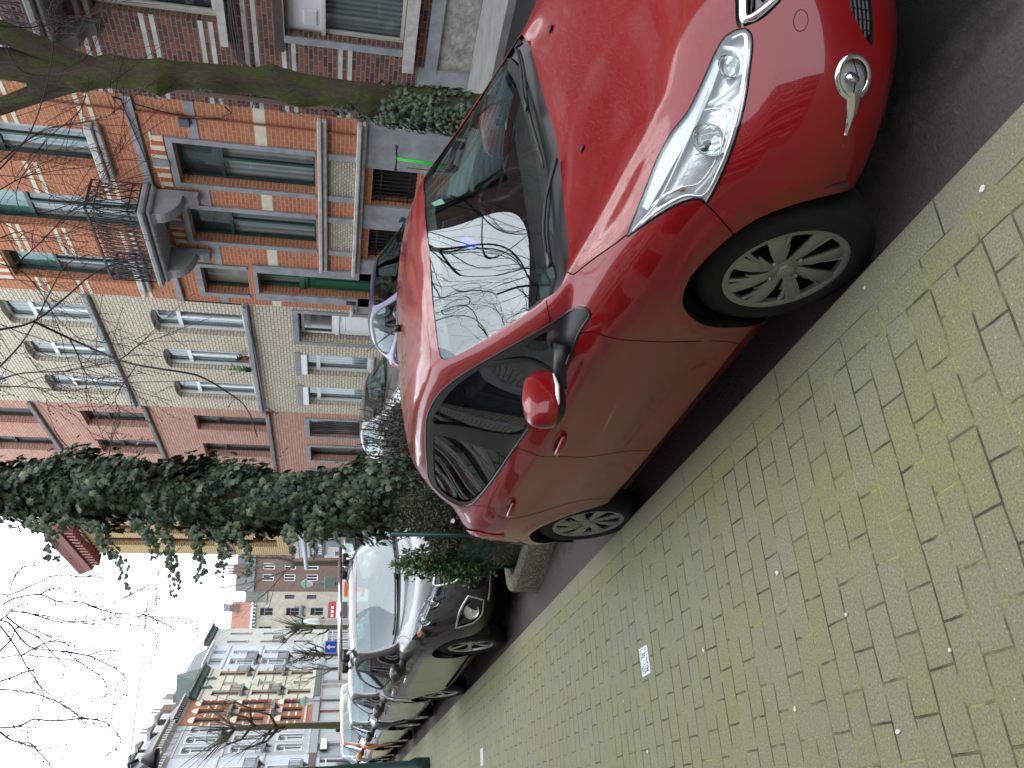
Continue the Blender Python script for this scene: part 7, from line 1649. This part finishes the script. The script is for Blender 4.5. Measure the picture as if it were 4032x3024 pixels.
def street_things():
    for (p,h,l) in (((13.25,50,0),3.4,'green lantern street lamp standing left of the yellow corner building, by the grey box'),((11.1,50,0),3.45,'green lantern street lamp in front of the distant beige house'),((10.6,58,0),2.9,'green lantern street lamp in front of the lavender white house'),((6.45,48,0),2.9,'green lantern street lamp in front of the orange house of the oblique row')): lamp_post(p,h,l)
    # big lamp post at the kerb, its shaft just enters the frame
    e=empty('lamp_post',(1.00,15.9,.1),0,'thick dark green tapering lamp post base at the pavement edge, cut by the picture edge','lamp post'); G=MT['lamp_green']
    p=MB(); p.lathe([(.17,0),(.17,.25),(.125,.35),(.10,1.5),(.085,1.6),(.055,4.2),(.04,4.6)],20); p.build('pole',G,e,True); l=MB(); l.tube([(0,0,4.6),(.05,0,4.9),(.22,0,4.95),(.28,0,4.8)],.03,8); l.lathe([(.05,4.75),(.16,4.55),(.17,4.5)],12,c=(.28,0,0)); l.build('lamp_arm',M_IRON,e,True)
    # blue one-way sign
    e=empty('road_sign',(5.77,30,.0),R(-11),'blue square road sign with a white arrow pointing up above a small white plate','sign'); P=MB(); P.tube([(0,0,0),(0,0,2.25)],.03,8); P.build('pole',pm('galvanised',(.42,.43,.44),.4,metal=.5),e,True)
    b=MB(); b.bbox(-.21,.21,-.06,-.035,1.80,2.22,.012); b.build('rim',M_WHITEF,e); b=MB(); b.box(-.19,.19,-.064,-.061,1.82,2.20); bo=b.build('panel',pm('sign_blue',(.0,.07,.55),.4),e); a=MB(); a.prism([(-.028,1.86),(.028,1.86),(.028,2.05),(.085,2.05),(0,2.17),(-.085,2.05),(-.028,2.05)],-.068,-.065,lambda x,y,z:(x,z,y)); a.build('arrow',M_WHITEF,bo)
    b=MB(); b.box(-.21,.21,-.06,-.045,1.64,1.78); po=b.build('plate',pm('plate_white',(.55,.56,.58),.5),e); b=MB()
    for k in range(5): b.box(-.14+k*.06,-.10+k*.06,-.064,-.060,1.69,1.73)
    b.build('plate_marks',M_STONE,po)
    # grey column with a curved white head
    e=empty('information_column',(9.5,43,0),R(-10),'grey street column with a curved white head behind the blue sign','column'); P=MB(); P.bbox(-.16,.16,-.12,.12,0,2.55,.04); P.build('column',M_PLASTER,e); P=MB(); P.tube([(0,0,2.5),(.0,-.02,2.9),(.02,-.06,3.25),(.03,-.12,3.5)],[.13,.15,.12,.05],10); P.build('head',M_WHITEF,e,True)
    e=empty('signal_box',(13.2,49.6,0),R(-15),'grey green signal cabinet on a pole just in front of the lantern lamp','signal'); P=MB(); P.tube([(0,0,0),(0,0,3.0)],.06,8); P.build('pole',G,e,True); P=MB(); P.bbox(-.35,.35,-.1,.15,2.1,2.75,.03); P.build('box',pm('signal_grey',(.10,.15,.14),.5),e)
    # orange and white site boards by the corner, distant shop blind
    for i,(x,y,l) in enumerate(((12.0,40.5,'orange and white safety board by the tiled corner shop'),(12.0,46,'second orange and white board further behind the corner, left of the thin tree'))):
        e=empty('safety_board',(x,y,0),R(-12),l,'board'); P=MB(); P.box(-.75,.75,-.03,.03,.3,1.75); P.build('board',M_WHITEF,e); P=MB(); P.box(-.25,.05,-.04,-.032,.5,1.6); P.box(-.5,.3,-.04,-.032,1.35,1.6); P.box(-.5,.3,-.0405,-.0325,.5,.7); P.build('marking',pm('safety_orange',(.75,.14,.02),.5),e); P=MB(); P.tube([(-.7,0,0),(-.7,0,.3)],.03,6); P.tube([(.7,0,0),(.7,0,.3)],.03,6); P.build('leg',M_IRON,e)
    p=Vector((13.7,60,0)); e=empty('kiosk',tuple(p),R(-15),'small shop kiosk with a red and white sign band in front of the distant houses','kiosk'); P=MB(); P.bbox(-.9,.9,0,2.5,0,2.6,.05); P.build('wall',pm('kiosk_grey',(.08,.08,.085),.6),e); P=MB(); P.box(-.9,.9,-.12,0,2.05,2.5); bo=P.build('sign_band',pm('kiosk_red',(.5,.03,.025),.5),e); P=MB()
    for k in range(5): P.box(-.7+k*.28,-.5+k*.28,-.14,-.121,2.2,2.38)
    P.build('band_marks',M_WHITEF,bo); P=MB(); P.box(-.9,.9,-.15,0,1.88,2.03); P.build('trim',M_WHITEF,e)
    # people
    sk=pm('skin',(.30,.16,.11),.6)
    person(tuple(Vector((atY(1327,2876,40).x,40,0))),R(200),'person in black with a hood walking on the pavement beyond the white hatchback',pm('coat_black',(.012,.012,.014),.8),M_DARK,sk,1.66)
    person(tuple(Vector((atY(1352,2922,40.5).x,40.5,0))),R(150),'person in a blue patterned top leaning forward, left of the person in black',pm('top_blue',(.07,.09,.20),.8,nz=.5,nscale=25),M_STONE,sk,1.45)
    # overhead wire
    A=atY(509,3018,24); B=Vector((11.0,36.5,0)); v=atY(595,2183,36.2); mb=MB(); mb.tube([A,A.lerp(v,.5)+Vector((0,0,-.06)),v],.014,5); tag(mb.build('overhead_wire',M_IRON,None),'thin overhead wire slung across the white sky to the yellow corner building','wire')
    # scooter and pole things on the far pavement
    e=empty('kick_scooter',(10.15,10.6,.115),R(70),'bright green shared kick scooter standing against the blue stone plinth','scooter'); g=pm('scooter_green',(.03,.55,.03),.35)
    P=MB(); P.tube([(.42,0,.12),(.34,0,.5),(.28,0,1.08)],[.035,.035,.03],10); P.build('stem',g,e,True); P=MB(); P.tube([(.27,-.24,1.1),(.28,0,1.08),(.27,.24,1.1)],.016,8); P.ball((.27,.2,1.09),.03,8); P.ball((.27,-.2,1.09),.03,8); P.build('handlebar',M_BLACK,e,True); P=MB(); P.bbox(-.45,.35,-.08,.08,.12,.19,.02); P.build('deck',M_BLACK,e)
    for x in (.47,-.5): P=MB(); P.lathe([(.04,-.03),(.11,-.03),(.12,0),(.11,.03),(.04,.03)],20,'y',c=(x,0,.12)); P.build('wheel',M_TYRE,e,True)
    e=empty('barrier_post',(10.72,10.45,.115),0,'dark blue thin post against the blue stone plinth, right of the green scooter','post'); P=MB(); P.tube([(0,0,0),(0,0,.62)],.022,8); P.build('shaft',pm('post_blue',(.01,.015,.18),.4),e,True); P=MB(); P.tube([(0,0,.62),(0,0,.72)],.026,8); P.build('cap',M_BLACK,e,True)
    for x,y,l in ((10.55,9.6,'olive green cane stuck by the ivy at the foot of the mossy tree'),(10.45,11.3,'olive green cane against the plinth, left of the green scooter')): P=MB(); P.tube([(x,y,.1),(x+.03,y+.02,1.0)],.014,6); tag(P.build('cane',pm('cane_green',(.13,.14,.02),.7)),l,'cane')
def near_side():
    # houses on the camera's side of the street; seen only mirrored in paint and glass
    G='houses on the camera side'
    ys=[(-12.0,-5.6,B_DARK,'dark brick house on the camera side, furthest behind'),(-5.6,.6,B_BROWN,'brown brick house on the camera side with bay windows'),(.6,6.8,B_BEIGE,'beige rendered house with pale stone columns on the camera side'),(6.8,13.0,B_CREAM,'cream brick house on the camera side with dark ground floor'),(13,19.5,B_DARK,'dark brick house on the camera side, fifth along'),(19.5,26,B_BROWN,'brown brick house on the camera side, sixth along'),(26,32,B_BEIGE,'beige rendered house on the camera side, last but one'),(32,38,B_DARK,'dark brick house on the camera side, last before the crossing')]
    for (a,b,m,l) in ys:
        h=House('terraced_house',l,(-1.35,b,0),-PI/2,b-a,11.5,m,depth=6,group=G)
        for x in (.7,2.6,4.5):
            for z in (1.3,4.6,7.9): h.window(x,x+1.15,z,z+2.2,M_WHITEF if z>2 else M_BROWNF,M_DARKROOM,rec=.2,transom=z+1.6,mull=1,surround=M_STONE_L,sw=.18)
        for z in (4.0,7.3,10.8): h.band(z,z+.25,M_STONE_L,.12,skip=False)
        h.band(.1,1.0,M_STONE,.05,nm='plinth'); h.finish()
    for (y0,y1,l) in ((-9.5,-2.6,'brick house behind the camera on the far side, mirrored in the red bonnet'),(-2.6,4.2,'brick house on the far side just outside the picture')):
        h=House('terraced_house',l,(11.0,y0,0),PI/2,y1-y0,12,B_DARK if y0<-5 else B_ORANGE,group='terraced houses')
        for x in (.8,2.9,4.9):
            for z in (1.3,4.6,7.9): h.window(x,x+1.15,z,z+2.2,M_WHITEF,M_NET,rec=.2,transom=z+1.6,mull=1,surround=M_STONE)
        h.finish()
# ---------------------------------------------------------------- build everything
build_ground()
for f in (house_dark,house_orange,house_yellow,house_pink,house_corner): f()
far_row(); near_side()
red_car()
other_cars()
planter(); planting(); tree_ivy(); tree_mossy()
bare_tree((13.3,46,0),10.5,32,'slender bare tree beyond the yellow corner building',.16,depth=4,n=3,spread=.5,L=2.6)
bare_tree((8.5,50.5,0),5.0,33,'small bare tree left of the blue road sign, before the oblique row',.10,depth=3)
pollard((4.55,42,0),9.0,41,'tall mossy pollarded tree in front of the lilac grey house',.15)
pollard((10.3,48,0),5.6,42,'knobbly pollarded tree behind the blue road sign',.16)
pollard((9.6,52,0),5.0,43,'smaller pollarded tree between the lantern lamps',.13)
street_things()
